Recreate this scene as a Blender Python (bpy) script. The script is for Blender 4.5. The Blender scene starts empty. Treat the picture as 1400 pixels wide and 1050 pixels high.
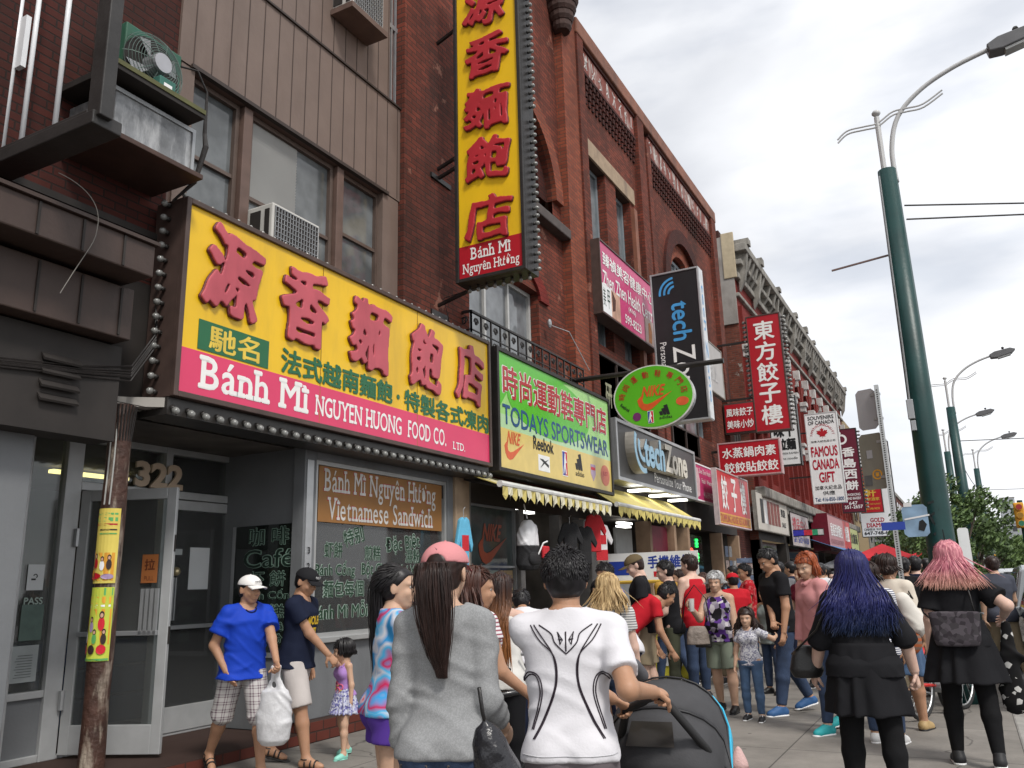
import bpy, math, random, unicodedata
import numpy as np
from mathutils import Vector, Matrix, noise as mnoise
from mathutils.bvhtree import BVHTree
R = math.radians
S = bpy.context.scene
COL = S.collection
random.seed(7); RNG = np.random.default_rng(7)

# ---------------------------------------------------------------- camera, sky, sun, exposure
CAM_H = 1.45; FPX = 1132.0; YAW, PITCH, ROLL = R(27.94), R(13.706), R(-1.5)
def cam_axes():
    fwd = Vector((-math.sin(YAW)*math.cos(PITCH), math.cos(YAW)*math.cos(PITCH), math.sin(PITCH)))
    r0 = Vector((math.cos(YAW), math.sin(YAW), 0)); u0 = r0.cross(fwd)
    return r0*math.cos(ROLL)+u0*math.sin(ROLL), -r0*math.sin(ROLL)+u0*math.cos(ROLL), fwd
CR, CU, CF = cam_axes(); CPOS = Vector((0, 0, CAM_H))
cd = bpy.data.cameras.new('camera'); cam = bpy.data.objects.new('camera', cd); COL.objects.link(cam)
cd.sensor_width = 36; cd.lens = FPX/1400*36; cd.clip_start = 0.05; cd.clip_end = 3000
m = Matrix((CR, CU, -CF)).transposed().to_4x4(); m.translation = CPOS; cam.matrix_world = m
S.camera = cam

SUN_EL, SUN_AZ = R(50), R(124)          # azimuth clockwise from +Y: behind and to the right of the camera
W = bpy.data.worlds.new('World'); S.world = W; W.use_nodes = True
nt = W.node_tree; N = nt.nodes; L = nt.links; bg = N['Background']
sky = N.new('ShaderNodeTexSky'); sky.sky_type = 'NISHITA'; sky.sun_disc = False
sky.sun_elevation = SUN_EL; sky.sun_rotation = SUN_AZ; sky.air_density = 1.0; sky.dust_density = 2.0
tc = N.new('ShaderNodeTexCoord'); mp = N.new('ShaderNodeMapping'); mp.inputs['Scale'].default_value = (1, 1, 2.2)
mp.inputs['Location'].default_value = (1.6, 0.1, 0.0)
L.new(tc.outputs['Generated'], mp.inputs['Vector'])
n1 = N.new('ShaderNodeTexNoise'); n1.inputs['Scale'].default_value = 1.1; n1.inputs['Detail'].default_value = 7; n1.inputs['Roughness'].default_value = .47
n1.inputs['Distortion'].default_value = .25
L.new(mp.outputs['Vector'], n1.inputs['Vector'])
r1 = N.new('ShaderNodeValToRGB'); r1.color_ramp.elements[0].position = .33; r1.color_ramp.elements[0].color = (4.7, 4.9, 5.35, 1)
r1.color_ramp.elements[1].position = .57; r1.color_ramp.elements[1].color = (10.2, 10.3, 10.4, 1)
e = r1.color_ramp.elements.new(.5); e.color = (8.6, 8.7, 8.95, 1)
L.new(n1.outputs['Fac'], r1.inputs['Fac'])
n2 = N.new('ShaderNodeTexNoise'); n2.inputs['Scale'].default_value = 3.4; n2.inputs['Detail'].default_value = 6
mp2 = N.new('ShaderNodeMapping'); mp2.inputs['Location'].default_value = (3.1, 1.7, .4); mp2.inputs['Scale'].default_value = (1, 1, 3.5)
L.new(tc.outputs['Generated'], mp2.inputs['Vector']); L.new(mp2.outputs['Vector'], n2.inputs['Vector'])
r2 = N.new('ShaderNodeValToRGB'); r2.color_ramp.elements[0].position = .34; r2.color_ramp.elements[0].color = (.74,)*3+(1,)
r2.color_ramp.elements[1].position = .52; r2.color_ramp.elements[1].color = (1,)*3+(1,)
L.new(n2.outputs['Fac'], r2.inputs['Fac'])
mx = N.new('ShaderNodeMix'); mx.data_type = 'RGBA'
L.new(r2.outputs['Color'], mx.inputs['Factor']); L.new(sky.outputs['Color'], mx.inputs['A']); L.new(r1.outputs['Color'], mx.inputs['B'])
L.new(mx.outputs['Result'], bg.inputs['Color']); bg.inputs['Strength'].default_value = .075

sd = bpy.data.lights.new('sun', 'SUN'); sd.energy = 1.5; sd.angle = R(11); sd.color = (1, .96, .9)
so = bpy.data.objects.new('sun', sd); COL.objects.link(so)
sdir = Vector((math.sin(SUN_AZ)*math.cos(SUN_EL), math.cos(SUN_AZ)*math.cos(SUN_EL), math.sin(SUN_EL)))
so.rotation_euler = sdir.to_track_quat('Z', 'Y').to_euler(); so.location = sdir*30
S.view_settings.view_transform = 'Standard'; S.view_settings.look = 'None'; S.view_settings.gamma = 1
S.view_settings.exposure = 0.84
S.render.engine = 'CYCLES'; S.cycles.max_bounces = 6; S.cycles.use_denoising = True

# ---------------------------------------------------------------- helpers
def P(px, py, x=None, y=None, z=None):
    """a real point of the photographed place: the sight line through a photo pixel met with a known plane"""
    d = CF + CR*((px-700)/FPX) - CU*((py-525)/FPX)
    if x is not None: t = (x-CPOS.x)/d.x
    elif y is not None: t = (y-CPOS.y)/d.y
    else: t = (z-CPOS.z)/d.z
    return CPOS + d*t

MATS = {}
def hexc(r, g, b):
    f = lambda c: (c/255/12.92) if c/255 <= .04045 else ((c/255+.055)/1.055)**2.4
    return (f(r), f(g), f(b))
def mat(name, col, rough=.6, var=.15, vs=6., bump=.0, bs=60., metal=0., spec=.4, stain=None, ss=1.2, coat=0):
    """plain surface with procedural colour variation, optional weather stains and fine relief"""
    if name in MATS: return MATS[name]
    mt = bpy.data.materials.new(name); mt.use_nodes = True; t = mt.node_tree; n = t.nodes; l = t.links
    b = n['Principled BSDF']; b.inputs['Roughness'].default_value = rough; b.inputs['Metallic'].default_value = metal
    b.inputs['Specular IOR Level'].default_value = spec; b.inputs['Coat Weight'].default_value = coat
    c = n.new('ShaderNodeTexCoord'); nz = n.new('ShaderNodeTexNoise'); nz.inputs['Scale'].default_value = vs; nz.inputs['Detail'].default_value = 6
    l.new(c.outputs['Object'], nz.inputs['Vector'])
    rp = n.new('ShaderNodeValToRGB'); a = rp.color_ramp.elements
    a[0].position = .3; a[1].position = .7
    a[0].color = tuple(max(0, x*(1-var)) for x in col)+(1,); a[1].color = tuple(min(1, x*(1+var)) for x in col)+(1,)
    l.new(nz.outputs['Fac'], rp.inputs['Fac']); out = rp.outputs['Color']
    if stain:
        mp_ = n.new('ShaderNodeMapping'); mp_.inputs['Scale'].default_value = (1, 1, .22); l.new(c.outputs['Object'], mp_.inputs['Vector'])
        z2 = n.new('ShaderNodeTexNoise'); z2.inputs['Scale'].default_value = ss; z2.inputs['Detail'].default_value = 8; z2.inputs['Roughness'].default_value = .65
        l.new(mp_.outputs['Vector'], z2.inputs['Vector'])
        q = n.new('ShaderNodeValToRGB'); q.color_ramp.elements[0].position = .5; q.color_ramp.elements[1].position = .68
        q.color_ramp.elements[1].color = (stain[3],)*3+(1,); l.new(z2.outputs['Fac'], q.inputs['Fac'])
        k = n.new('ShaderNodeMix'); k.data_type = 'RGBA'; l.new(q.outputs['Color'], k.inputs['Factor']); l.new(out, k.inputs['A'])
        k.inputs['B'].default_value = tuple(stain[:3])+(1,); out = k.outputs['Result']
    l.new(out, b.inputs['Base Color'])
    if bump:
        z3 = n.new('ShaderNodeTexNoise'); z3.inputs['Scale'].default_value = bs; z3.inputs['Detail'].default_value = 4; l.new(c.outputs['Object'], z3.inputs['Vector'])
        bp = n.new('ShaderNodeBump'); bp.inputs['Strength'].default_value = bump; bp.inputs['Distance'].default_value = .02
        l.new(z3.outputs['Fac'], bp.inputs['Height']); l.new(bp.outputs['Normal'], b.inputs['Normal'])
    MATS[name] = mt; return mt
def brick(name, c1, c2, mort, dirt=(.02, .012, .01), dw=.6, bw=.225, bh=.075, thr=.5, patch=None):
    if name in MATS: return MATS[name]
    mt = bpy.data.materials.new(name); mt.use_nodes = True; t = mt.node_tree; n = t.nodes; l = t.links
    b = n['Principled BSDF']; b.inputs['Roughness'].default_value = .85; b.inputs['Specular IOR Level'].default_value = .2
    c = n.new('ShaderNodeTexCoord'); s = n.new('ShaderNodeSeparateXYZ'); l.new(c.outputs['Object'], s.inputs[0])
    ad = n.new('ShaderNodeMath'); l.new(s.outputs[0], ad.inputs[0]); l.new(s.outputs[1], ad.inputs[1])
    cb = n.new('ShaderNodeCombineXYZ'); l.new(ad.outputs[0], cb.inputs[0]); l.new(s.outputs[2], cb.inputs[1])
    k = n.new('ShaderNodeTexBrick'); k.inputs['Scale'].default_value = 1; k.inputs['Brick Width'].default_value = bw; k.inputs['Row Height'].default_value = bh
    k.inputs['Mortar Size'].default_value = .008; k.inputs['Mortar Smooth'].default_value = .3; k.inputs['Bias'].default_value = -.1
    k.inputs['Color1'].default_value = c1+(1,); k.inputs['Color2'].default_value = c2+(1,); k.inputs['Mortar'].default_value = mort+(1,)
    l.new(cb.outputs[0], k.inputs['Vector'])
    z = n.new('ShaderNodeTexNoise'); z.inputs['Scale'].default_value = .55; z.inputs['Detail'].default_value = 10; z.inputs['Roughness'].default_value = .7
    mpz = n.new('ShaderNodeMapping'); mpz.inputs['Scale'].default_value = (1, 1, .45); l.new(c.outputs['Object'], mpz.inputs['Vector']); l.new(mpz.outputs[0], z.inputs['Vector'])
    q = n.new('ShaderNodeValToRGB'); q.color_ramp.elements[0].position = thr-.08; q.color_ramp.elements[1].position = thr+.2
    q.color_ramp.elements[1].color = (dw,)*3+(1,); l.new(z.outputs['Fac'], q.inputs['Fac'])
    x = n.new('ShaderNodeMix'); x.data_type = 'RGBA'; l.new(q.outputs['Color'], x.inputs['Factor']); l.new(k.outputs['Color'], x.inputs['A']); x.inputs['B'].default_value = dirt+(1,)
    out = x.outputs['Result']
    if patch:
        z2 = n.new('ShaderNodeTexNoise'); z2.inputs['Scale'].default_value = 1.6; z2.inputs['Detail'].default_value = 9; z2.inputs['Roughness'].default_value = .72; l.new(c.outputs['Object'], z2.inputs['Vector'])
        q2 = n.new('ShaderNodeValToRGB'); q2.color_ramp.elements[0].position = patch[3]; q2.color_ramp.elements[1].position = patch[3]+.04
        l.new(z2.outputs['Fac'], q2.inputs['Fac'])
        x2 = n.new('ShaderNodeMix'); x2.data_type = 'RGBA'; l.new(q2.outputs['Color'], x2.inputs['Factor']); l.new(out, x2.inputs['A']); x2.inputs['B'].default_value = tuple(patch[:3])+(1,)
        out = x2.outputs['Result']
    l.new(out, b.inputs['Base Color'])
    bp = n.new('ShaderNodeBump'); bp.inputs['Strength'].default_value = .6; bp.inputs['Distance'].default_value = .012; bp.invert = True
    l.new(k.outputs['Fac'], bp.inputs['Height']); l.new(bp.outputs['Normal'], b.inputs['Normal'])
    MATS[name] = mt; return mt
def glass(name, col=(.015, .017, .018), rough=.04, streak=.0):
    if name in MATS: return MATS[name]
    mt = bpy.data.materials.new(name); mt.use_nodes = True; t = mt.node_tree; n = t.nodes; l = t.links
    b = n['Principled BSDF']; b.inputs['Roughness'].default_value = rough; b.inputs['IOR'].default_value = 1.5
    c = n.new('ShaderNodeTexCoord'); z = n.new('ShaderNodeTexNoise'); z.inputs['Scale'].default_value = 1.7; z.inputs['Detail'].default_value = 4; l.new(c.outputs['Object'], z.inputs['Vector'])
    r = n.new('ShaderNodeValToRGB'); r.color_ramp.elements[0].position = .38; r.color_ramp.elements[1].position = .66
    r.color_ramp.elements[0].color = tuple(x*.6 for x in col)+(1,); r.color_ramp.elements[1].color = tuple(x*1.5 for x in col)+(1,)
    l.new(z.outputs['Fac'], r.inputs['Fac']); l.new(r.outputs['Color'], b.inputs['Base Color'])
    z2 = n.new('ShaderNodeTexNoise'); z2.inputs['Scale'].default_value = .8; l.new(c.outputs['Object'], z2.inputs['Vector'])
    bp = n.new('ShaderNodeBump'); bp.inputs['Strength'].default_value = .03; l.new(z2.outputs['Fac'], bp.inputs['Height']); l.new(bp.outputs['Normal'], b.inputs['Normal'])
    MATS[name] = mt; return mt
def clearglass(name='clear_glass'):
    if name in MATS: return MATS[name]
    mt = bpy.data.materials.new(name); mt.use_nodes = True; t = mt.node_tree; n = t.nodes; l = t.links
    n.remove(n['Principled BSDF'])
    g = n.new('ShaderNodeBsdfGlossy'); g.inputs['Roughness'].default_value = .03; tr = n.new('ShaderNodeBsdfTransparent'); tr.inputs['Color'].default_value = (.72, .76, .75, 1)
    f = n.new('ShaderNodeFresnel'); f.inputs['IOR'].default_value = 1.6; ms = n.new('ShaderNodeMixShader')
    df = n.new('ShaderNodeBsdfDiffuse'); df.inputs['Color'].default_value = (.3, .31, .31, 1); dm = n.new('ShaderNodeMixShader'); dm.inputs[0].default_value = .16; l.new(tr.outputs[0], dm.inputs[1]); l.new(df.outputs[0], dm.inputs[2])
    l.new(f.outputs[0], ms.inputs[0]); l.new(dm.outputs[0], ms.inputs[1]); l.new(g.outputs[0], ms.inputs[2]); l.new(ms.outputs[0], n['Material Output'].inputs['Surface'])
    MATS[name] = mt; return mt
def emit(name, col, st):
    if name in MATS: return MATS[name]
    mt = bpy.data.materials.new(name); mt.use_nodes = True; b = mt.node_tree.nodes['Principled BSDF']
    b.inputs['Base Color'].default_value = col+(1,); b.inputs['Emission Color'].default_value = col+(1,); b.inputs['Emission Strength'].default_value = st
    MATS[name] = mt; return mt

def worldoff(o):
    v = Vector((0, 0, 0))
    while o is not None: v = v + o.location; o = o.parent
    return v
def link(name, me, mt, parent, smooth=False):
    for mm in (mt if isinstance(mt, (list, tuple)) else [mt]): me.materials.append(mm)
    if smooth:
        me.polygons.foreach_set('use_smooth', [True]*len(me.polygons))
    o = bpy.data.objects.new(name, me); COL.objects.link(o)
    if parent is not None: o.parent = parent
    return o
class MB:
    def __init__(s): s.v = []; s.f = []; s.mi = []; s.cm = 0
    def add(s, vs, fs):
        k = len(s.v); s.v += [tuple(v) for v in vs]; s.f += [tuple(i+k for i in f) for f in fs]; s.mi += [s.cm]*len(fs); return s
    def box(s, x0, x1, y0, y1, z0, z1):
        return s.add([(x, y, z) for z in (z0, z1) for y in (y0, y1) for x in (x0, x1)], [(0, 2, 3, 1), (4, 5, 7, 6), (0, 1, 5, 4), (2, 6, 7, 3), (0, 4, 6, 2), (1, 3, 7, 5)])
    def fbox(s, F, a0, a1, b0, b1, c0, c1):
        return s.add([F.pt(a, b, c) for c in (c0, c1) for b in (b0, b1) for a in (a0, a1)], [(0, 2, 3, 1), (4, 5, 7, 6), (0, 1, 5, 4), (2, 6, 7, 3), (0, 4, 6, 2), (1, 3, 7, 5)])
    def quad(s, a, b, c, d): return s.add([a, b, c, d], [(0, 1, 2, 3)])
    def bar(s, a, b, w, h=None, up=(0, 0, 1)):
        a = Vector(a); b = Vector(b); h = h or w; d = (b-a).normalized(); u = Vector(up)
        if abs(d.dot(u)) > .98: u = Vector((0, 1, 0))
        r = d.cross(u).normalized()*w/2; u = r.cross(d).normalized()*h/2
        return s.add([a-r-u, a+r-u, a+r+u, a-r+u, b-r-u, b+r-u, b+r+u, b-r+u], [(0, 3, 2, 1), (4, 5, 6, 7), (0, 1, 5, 4), (1, 2, 6, 5), (2, 3, 7, 6), (3, 0, 4, 7)])
    def tube(s, pts, rad, n=8, cap=True):
        pts = [Vector(p) for p in pts]; k = len(pts)
        if not hasattr(rad, '__len__'): rad = [rad]*k
        vs = []; u = None
        for i, p in enumerate(pts):
            d = (pts[min(i+1, k-1)]-pts[max(i-1, 0)])
            d = d.normalized() if d.length > 1e-9 else Vector((0, 0, 1))
            if u is None: u = d.orthogonal().normalized()
            u = (u-d*u.dot(d)); u = u.normalized() if u.length > 1e-6 else d.orthogonal().normalized()
            w = d.cross(u)
            for j in range(n):
                a = 2*math.pi*j/n; vs.append(p+(u*math.cos(a)+w*math.sin(a))*rad[i])
        fs = [(i*n+j, i*n+(j+1) % n, (i+1)*n+(j+1) % n, (i+1)*n+j) for i in range(k-1) for j in range(n)]
        if cap: fs += [tuple(range(n))[::-1], tuple((k-1)*n+j for j in range(n))]
        return s.add(vs, fs)
    def prism(s, poly, F, c0, c1):
        n = len(poly)
        vs = [F.pt(a, b, c0) for a, b in poly]+[F.pt(a, b, c1) for a, b in poly]
        return s.add(vs, [tuple(range(n))[::-1], tuple(range(n, 2*n))]+[(i, (i+1) % n, n+(i+1) % n, n+i) for i in range(n)])
    def lathe(s, prof, c, n=16, axis=None):
        """prof: (radius, height) pairs round a vertical axis at c"""
        vs = []; k = len(prof)
        for r, z in prof:
            for j in range(n):
                a = 2*math.pi*j/n; vs.append((c[0]+r*math.cos(a), c[1]+r*math.sin(a), c[2]+z))
        fs = [(i*n+j, i*n+(j+1) % n, (i+1)*n+(j+1) % n, (i+1)*n+j) for i in range(k-1) for j in range(n)]
        fs += [tuple(range(n))[::-1], tuple((k-1)*n+j for j in range(n))]
        return s.add(vs, fs)
    def ball(s, c, r, n=8, sq=(1, 1, 1)):
        vs = [(c[0], c[1], c[2]+r*sq[2])]
        for i in range(1, n//2+1):
            t = math.pi*i/(n//2+1)
            for j in range(n):
                a = 2*math.pi*j/n; vs.append((c[0]+r*sq[0]*math.sin(t)*math.cos(a), c[1]+r*sq[1]*math.sin(t)*math.sin(a), c[2]+r*sq[2]*math.cos(t)))
        vs.append((c[0], c[1], c[2]-r*sq[2])); q = n//2
        fs = [(0, 1+j, 1+(j+1) % n) for j in range(n)]
        fs += [(1+i*n+j, 1+(i+1)*n+j, 1+(i+1)*n+(j+1) % n, 1+i*n+(j+1) % n) for i in range(q-1) for j in range(n)]
        fs += [(len(vs)-1, 1+(q-1)*n+(j+1) % n, 1+(q-1)*n+j) for j in range(n)]
        return s.add(vs, fs)
    def build(s, name, mt, parent=None, smooth=False, bevel=0):
        off = worldoff(parent)
        me = bpy.data.meshes.new(name); me.from_pydata([(v[0]-off.x, v[1]-off.y, v[2]-off.z) for v in s.v], [], s.f); me.update()
        o = link(name, me, mt, parent, smooth)
        if isinstance(mt, (list, tuple)): me.polygons.foreach_set('material_index', s.mi)
        if bevel:
            bm = o.modifiers.new('bevel', 'BEVEL'); bm.width = bevel; bm.segments = 2; bm.limit_method = 'ANGLE'; bm.angle_limit = R(40)
        return o
def box(name, mt, parent, *a, bevel=0): return MB().box(*a).build(name, mt, parent, bevel=bevel)
def each(name, mt, parent, boxes, bevel=0): return [MB().box(*b).build(name, mt, parent, bevel=bevel) for b in boxes]
def crv(pts, n=34):
    q = np.array(pts, float); m_ = len(q); o = []
    for t in np.linspace(0, m_-1.001, n):
        i = int(t); f = t-i; a, b, c, d = q[max(i-1, 0)], q[i], q[i+1], q[min(i+2, m_-1)]; o.append(tuple(.5*((2*b)+(c-a)*f+(2*a-5*b+4*c-d)*f*f+(3*b-a-3*c+d)*f**3)))
    return o
def thing(name, label, cat, loc=(0, 0, 0), group=None):
    o = bpy.data.objects.new(name, None); o.empty_display_size = .2; COL.objects.link(o); o.location = loc
    o['label'] = label; o['category'] = cat
    if group: o['group'] = group
    return o
def tag(o, label, cat, group=None):
    o['label'] = label; o['category'] = cat
    if group: o['group'] = group
    return o
def struct(o): o['kind'] = 'structure'; return o
def clone(o, parent, dloc):
    c = o.copy(); COL.objects.link(c); c.parent = parent; c.location = Vector(o.location)+Vector(dloc); return c

class Frame:
    def __init__(s, o, u, v): s.o = Vector(o); s.u = Vector(u).normalized(); s.v = Vector(v).normalized(); s.n = s.u.cross(s.v)
    def pt(s, a, b, c=0): return s.o+s.u*a+s.v*b+s.n*c
def FY(x, y, z): return Frame((x, y, z), (0, 1, 0), (0, 0, 1))      # facing the street (+X)
def FX(x, y, z): return Frame((x, y, z), (1, 0, 0), (0, 0, 1))      # facing down the pavement (-Y)

GL = {}
def glyph(body, bold=0, ext=0, bev=0):
    k = (body, bold, ext, bev)
    if k not in GL:
        c = bpy.data.curves.new('glyph', 'FONT'); c.body = body; c.size = 1; c.offset = bold; c.extrude = ext; c.bevel_depth = bev; c.bevel_resolution = 1
        c.resolution_u = 3
        o = bpy.data.objects.new('glyph', c); COL.objects.link(o)
        me = bpy.data.meshes.new_from_object(o.evaluated_get(bpy.context.evaluated_depsgraph_get()))
        GL[k] = ([tuple(v.co) for v in me.vertices], [tuple(p.vertices) for p in me.polygons])
        bpy.data.objects.remove(o); bpy.data.curves.remove(c); bpy.data.meshes.remove(me)
    return GL[k]
SERIF = {'B': ('b0', 't0'), 'n': ('b0', 'b1', 't0'), 'h': ('b0', 'b1', 't0'), 'a': ('b1',), 'M': ('b0', 'b1', 't0', 't1'), 'i': ('b.5', 'x.5'), 'N': ('b0', 't0', 't1'),
         'U': ('t0', 't1'), 'Y': ('b.5', 't0', 't1'), 'E': (), 'H': ('b0', 'b1', 't0', 't1'), 'F': ('b0',), 'T': ('b.5',), 'V': ('t0', 't1'), 'm': ('b0', 'b.5', 'b1', 't0'),
         'w': ('t0', 't1'), 'd': ('b1', 't1'), 'u': ('t0', 't1', 'b1'), 'y': ('t0', 't1'), 'r': ('b0', 't0'), 'D': ('b0', 't0'), 'L': ('b0', 't0'), 'P': ('b0', 't0'), 'A': ('b0', 'b1'), 'I': ('b.5', 't.5')}
def serif_text(body, bold=.01):
    """letters with slab serifs, made from the built-in sans"""
    V_, F_ = [], []; x = 0
    for ch in body:
        if ch == ' ': x += .33; continue
        vs, fs = glyph(ch, bold); xs = [v[0] for v in vs]; ys = [v[1] for v in vs]; x0, x1 = min(xs), max(xs); k = len(V_)
        V_ += [(v[0]-x0+x, v[1], 0) for v in vs]; F_ += [tuple(i+k for i in f) for f in fs]; w = x1-x0
        base = unicodedata.normalize('NFD', ch)[0]; top = max(v[1] for v in glyph(base, bold)[0]); bot = max(0, min(ys)) if base != 'y' else 0
        sw = .075+bold
        for sp in SERIF.get(base, ()):
            p = float(sp[1:]); cx = x+min(max(p*w, sw*.7), w-sw*.7); yb = -bold if sp[0] == 'b' else (top-.07 if sp[0] == 't' else .5)
            k = len(V_); hw = .118+bold
            V_ += [(cx-hw, yb, .006), (cx+hw, yb, .006), (cx+hw, yb+.075, .006), (cx-hw, yb+.075, .006)]; F_ += [(k, k+1, k+2, k+3)]
        x += w+.115
    return V_, F_
def text(parent, body, F, cx, cy, w, h, mt, bold=.0, c=.0085, ext=0, bev=0, serif=False, shear=0, rot=0, name='lettering', fit=None, sbold=.012):
    """writing fitted to w x h (either may be None) about (cx, cy) of a frame"""
    vs, fs = serif_text(body, 0) if serif else glyph(body, bold if ext else 0, ext, bev)
    a = np.array(vs, float); b_ = 0 if ext else (sbold if serif else bold)
    if b_ and len(a):
        dirs = [(math.cos(t), math.sin(t)) for t in np.arange(8)*math.pi/4] if b_ > .025 else [(1, 0), (-1, 0), (0, 1), (0, -1)]; m_ = len(a); base = a.copy(); bf = list(fs)
        for k_, (dx, dy) in enumerate(dirs): a = np.concatenate([a, base+[dx*b_, dy*b_, -.0007*(k_+1)]]); fs = fs+[tuple(i+m_*(k_+1) for i in f) for f in bf]
    if len(a) == 0: return None
    x0, x1, y0, y1 = a[:, 0].min(), a[:, 0].max(), a[:, 1].min(), a[:, 1].max()
    if fit: x0, x1, y0, y1 = fit
    sx = w/(x1-x0) if w else None; sy = h/(y1-y0) if h else None; sx = sx or sy; sy = sy or sx
    X = (a[:, 0]-(x0+x1)/2)*sx; Y = (a[:, 1]-(y0+y1)/2)*sy; X = X+Y*shear; Z = a[:, 2]*min(sx, sy)
    if rot: ca, sa = math.cos(rot), math.sin(rot); X, Y = X*ca-Y*sa, X*sa+Y*ca
    mb = MB(); z0 = Z.min() if ext else Z.max()
    mb.add([F.pt(cx+X[i], cy+Y[i], c+Z[i]-z0) for i in range(len(a))], fs)
    return mb.build(name, mt, parent)
def poly(parent, pts, F, mt, c=.004, d=.002, name='printed_shape', holes=None):
    return MB().prism(pts, F, c, c+d).build(name, mt, parent)
def ell(cx, cy, rx, ry, n=28, a0=0, a1=2*math.pi): return [(cx+rx*math.cos(a0+(a1-a0)*i/n), cy+ry*math.sin(a0+(a1-a0)*i/n)) for i in range(n+(0 if a1-a0 > 6.28 else 1))]
def ring(cx, cy, r0, r1, a0, a1, n=14): return [(cx+r1*math.cos(a0+(a1-a0)*i/n), cy+r1*math.sin(a0+(a1-a0)*i/n)) for i in range(n+1)]+[(cx+r0*math.cos(a1-(a1-a0)*i/n), cy+r0*math.sin(a1-(a1-a0)*i/n)) for i in range(n+1)]
def rect(x0, x1, y0, y1): return [(x0, y0), (x1, y0), (x1, y1), (x0, y1)]
SWOOSH = [(0, .42), (.04, .22), (.13, .08), (.25, .03), (.4, .08), (1, .62), (.42, .3), (.28, .26), (.18, .3), (.15, .42), (.2, .62), (.06, .5)]
def logo_swoosh(par, F, cx, cy, w, mt, word=True):
    poly(par, [(cx+(x-.45)*w, cy+(y-.45)*w*.8) for x, y in SWOOSH], F, mt, name='swoosh_mark')
    if word: text(par, 'NIKE', F, cx+.02*w, cy+.2*w, w*.62, w*.3, mt, bold=.03, shear=.3, c=.007)
def logo_bars(par, F, cx, cy, w, mt):
    for i, hh in enumerate((.32, .55, .8)):
        x = cx-w*.42+i*w*.27
        poly(par, [(x, cy), (x+w*.2, cy), (x+w*.2+w*.02, cy+.06*w), (x-hh*.2*w+w*.21, cy+hh*w), (x-hh*.35*w+w*.02, cy+hh*w*.92)], F, mt, name='stripe_mark')
    text(par, 'adidas', F, cx, cy-.17*w, w, w*.24, mt, bold=.012, c=.006)
def logo_nba(par, F, cx, cy, w):
    h = w*2.1
    poly(par, rect(cx-w/2, cx+w/2, cy-h/2, cy+h/2), F, WHITE, name='badge_ground')
    poly(par, rect(cx-w*.44, cx, cy-h*.46, cy+h*.46), F, BLUEP, c=.007, name='badge_half')
    poly(par, rect(cx, cx+w*.44, cy-h*.46, cy+h*.46), F, REDP, c=.007, name='badge_half')
    poly(par, [(cx-.05*w, cy+h*.4), (cx+.12*w, cy+h*.38), (cx+.1*w, cy+h*.22), (cx+.3*w, cy+h*.05), (cx+.05*w, cy), (cx+.2*w, cy-h*.42), (cx+.05*w, cy-h*.42), (cx-.1*w, cy-h*.1), (cx-.3*w, cy-h*.42), (cx-.42*w, cy-h*.4), (cx-.2*w, cy), (cx-.15*w, cy+h*.22)], F, WHITE, c=.01, name='badge_figure')
def logo_reebok(par, F, cx, cy, w, mt):
    text(par, 'Reebok', F, cx, cy+.28*w, w, w*.3, mt, bold=.025)
    poly(par, rect(cx-.28*w, cx+.28*w, cy-.3*w, cy+.05*w), F, WHITE, name='badge_ground')
    poly(par, [(cx-.22*w, cy-.04*w), (cx+.22*w, cy-.2*w), (cx+.22*w, cy-.14*w), (cx-.05*w, cy-.04*w)], F, mt, c=.007, name='badge_mark')
    poly(par, [(cx-.2*w, cy-.24*w), (cx+.05*w, cy-.1*w), (cx+.22*w, cy-.02*w), (cx-.02*w, cy-.09*w)], F, mt, c=.0095, name='badge_mark')

WHITE = mat('white_paint', (.78, .78, .78), .5, .04); REDP = mat('red_print', (.55, .012, .025), .45, .06); BLUEP = mat('blue_print', (.02, .05, .32), .45, .06)
BLACK = mat('black_print', (.012, .012, .014), .5, .1); DARK = mat('dark_metal', (.018, .015, .014), .5, .3, bump=.2, bs=30)
GREENP = mat('green_print', (.006, .035, .014), .5, .08); STEEL = mat('grey_metal', (.33, .34, .35), .45, .1, metal=.5); ALU = mat('aluminium', (.42, .43, .44), .42, .08, metal=.6)

# ================================================================ people: smooth bodies grown from distance fields
V3 = lambda *a: np.array(a, float)
def smin(a, b, k): h_ = np.clip(.5+.5*(b-a)/k, 0, 1); return b+(a-b)*h_-k*h_*(1-h_)
class Cone:
    def __init__(s, a, b, ra, rb=None, flat=None, ff=1.0, end=False):
        s.a = np.array(a, float); s.b = np.array(b, float); s.ra = ra; s.rb = ra if rb is None else rb; s.flat = None if flat is None else np.array(flat, float)/np.linalg.norm(flat); s.ff = ff; s.end = end
        r = max(s.ra, s.rb)*max(1, 1/ff if ff < 1 else 1); s.lo = np.minimum(s.a, s.b)-r; s.hi = np.maximum(s.a, s.b)+r
    def d(s, p):
        ab = s.b-s.a; q = p-s.a; t = np.clip(q@ab/max(ab@ab, 1e-12), 0, 1); w = q-t[..., None]*ab
        if s.flat is not None: c = w@s.flat; w = w+(c*(1/s.ff-1))[..., None]*s.flat
        r = s.ra+(s.rb-s.ra)*t; o = np.sqrt((w*w).sum(-1))-r
        if s.flat is not None: o = o*(s.ff if s.ff < 1 else 1)
        if s.end: n = ab/np.linalg.norm(ab); o = np.maximum(o, (p-s.b)@n)
        return o
class Ell:
    def __init__(s, c, r, M=None):
        s.c = np.array(c, float); s.r = np.array(r, float); s.M = np.eye(3) if M is None else M; m_ = s.r.max(); s.lo = s.c-m_; s.hi = s.c+m_
    def d(s, p): q = ((p-s.c)@s.M)/s.r; n = np.sqrt((q*q).sum(-1)); return (n-1)*s.r.min()*(.6+.4*np.minimum(1, n))
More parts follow.
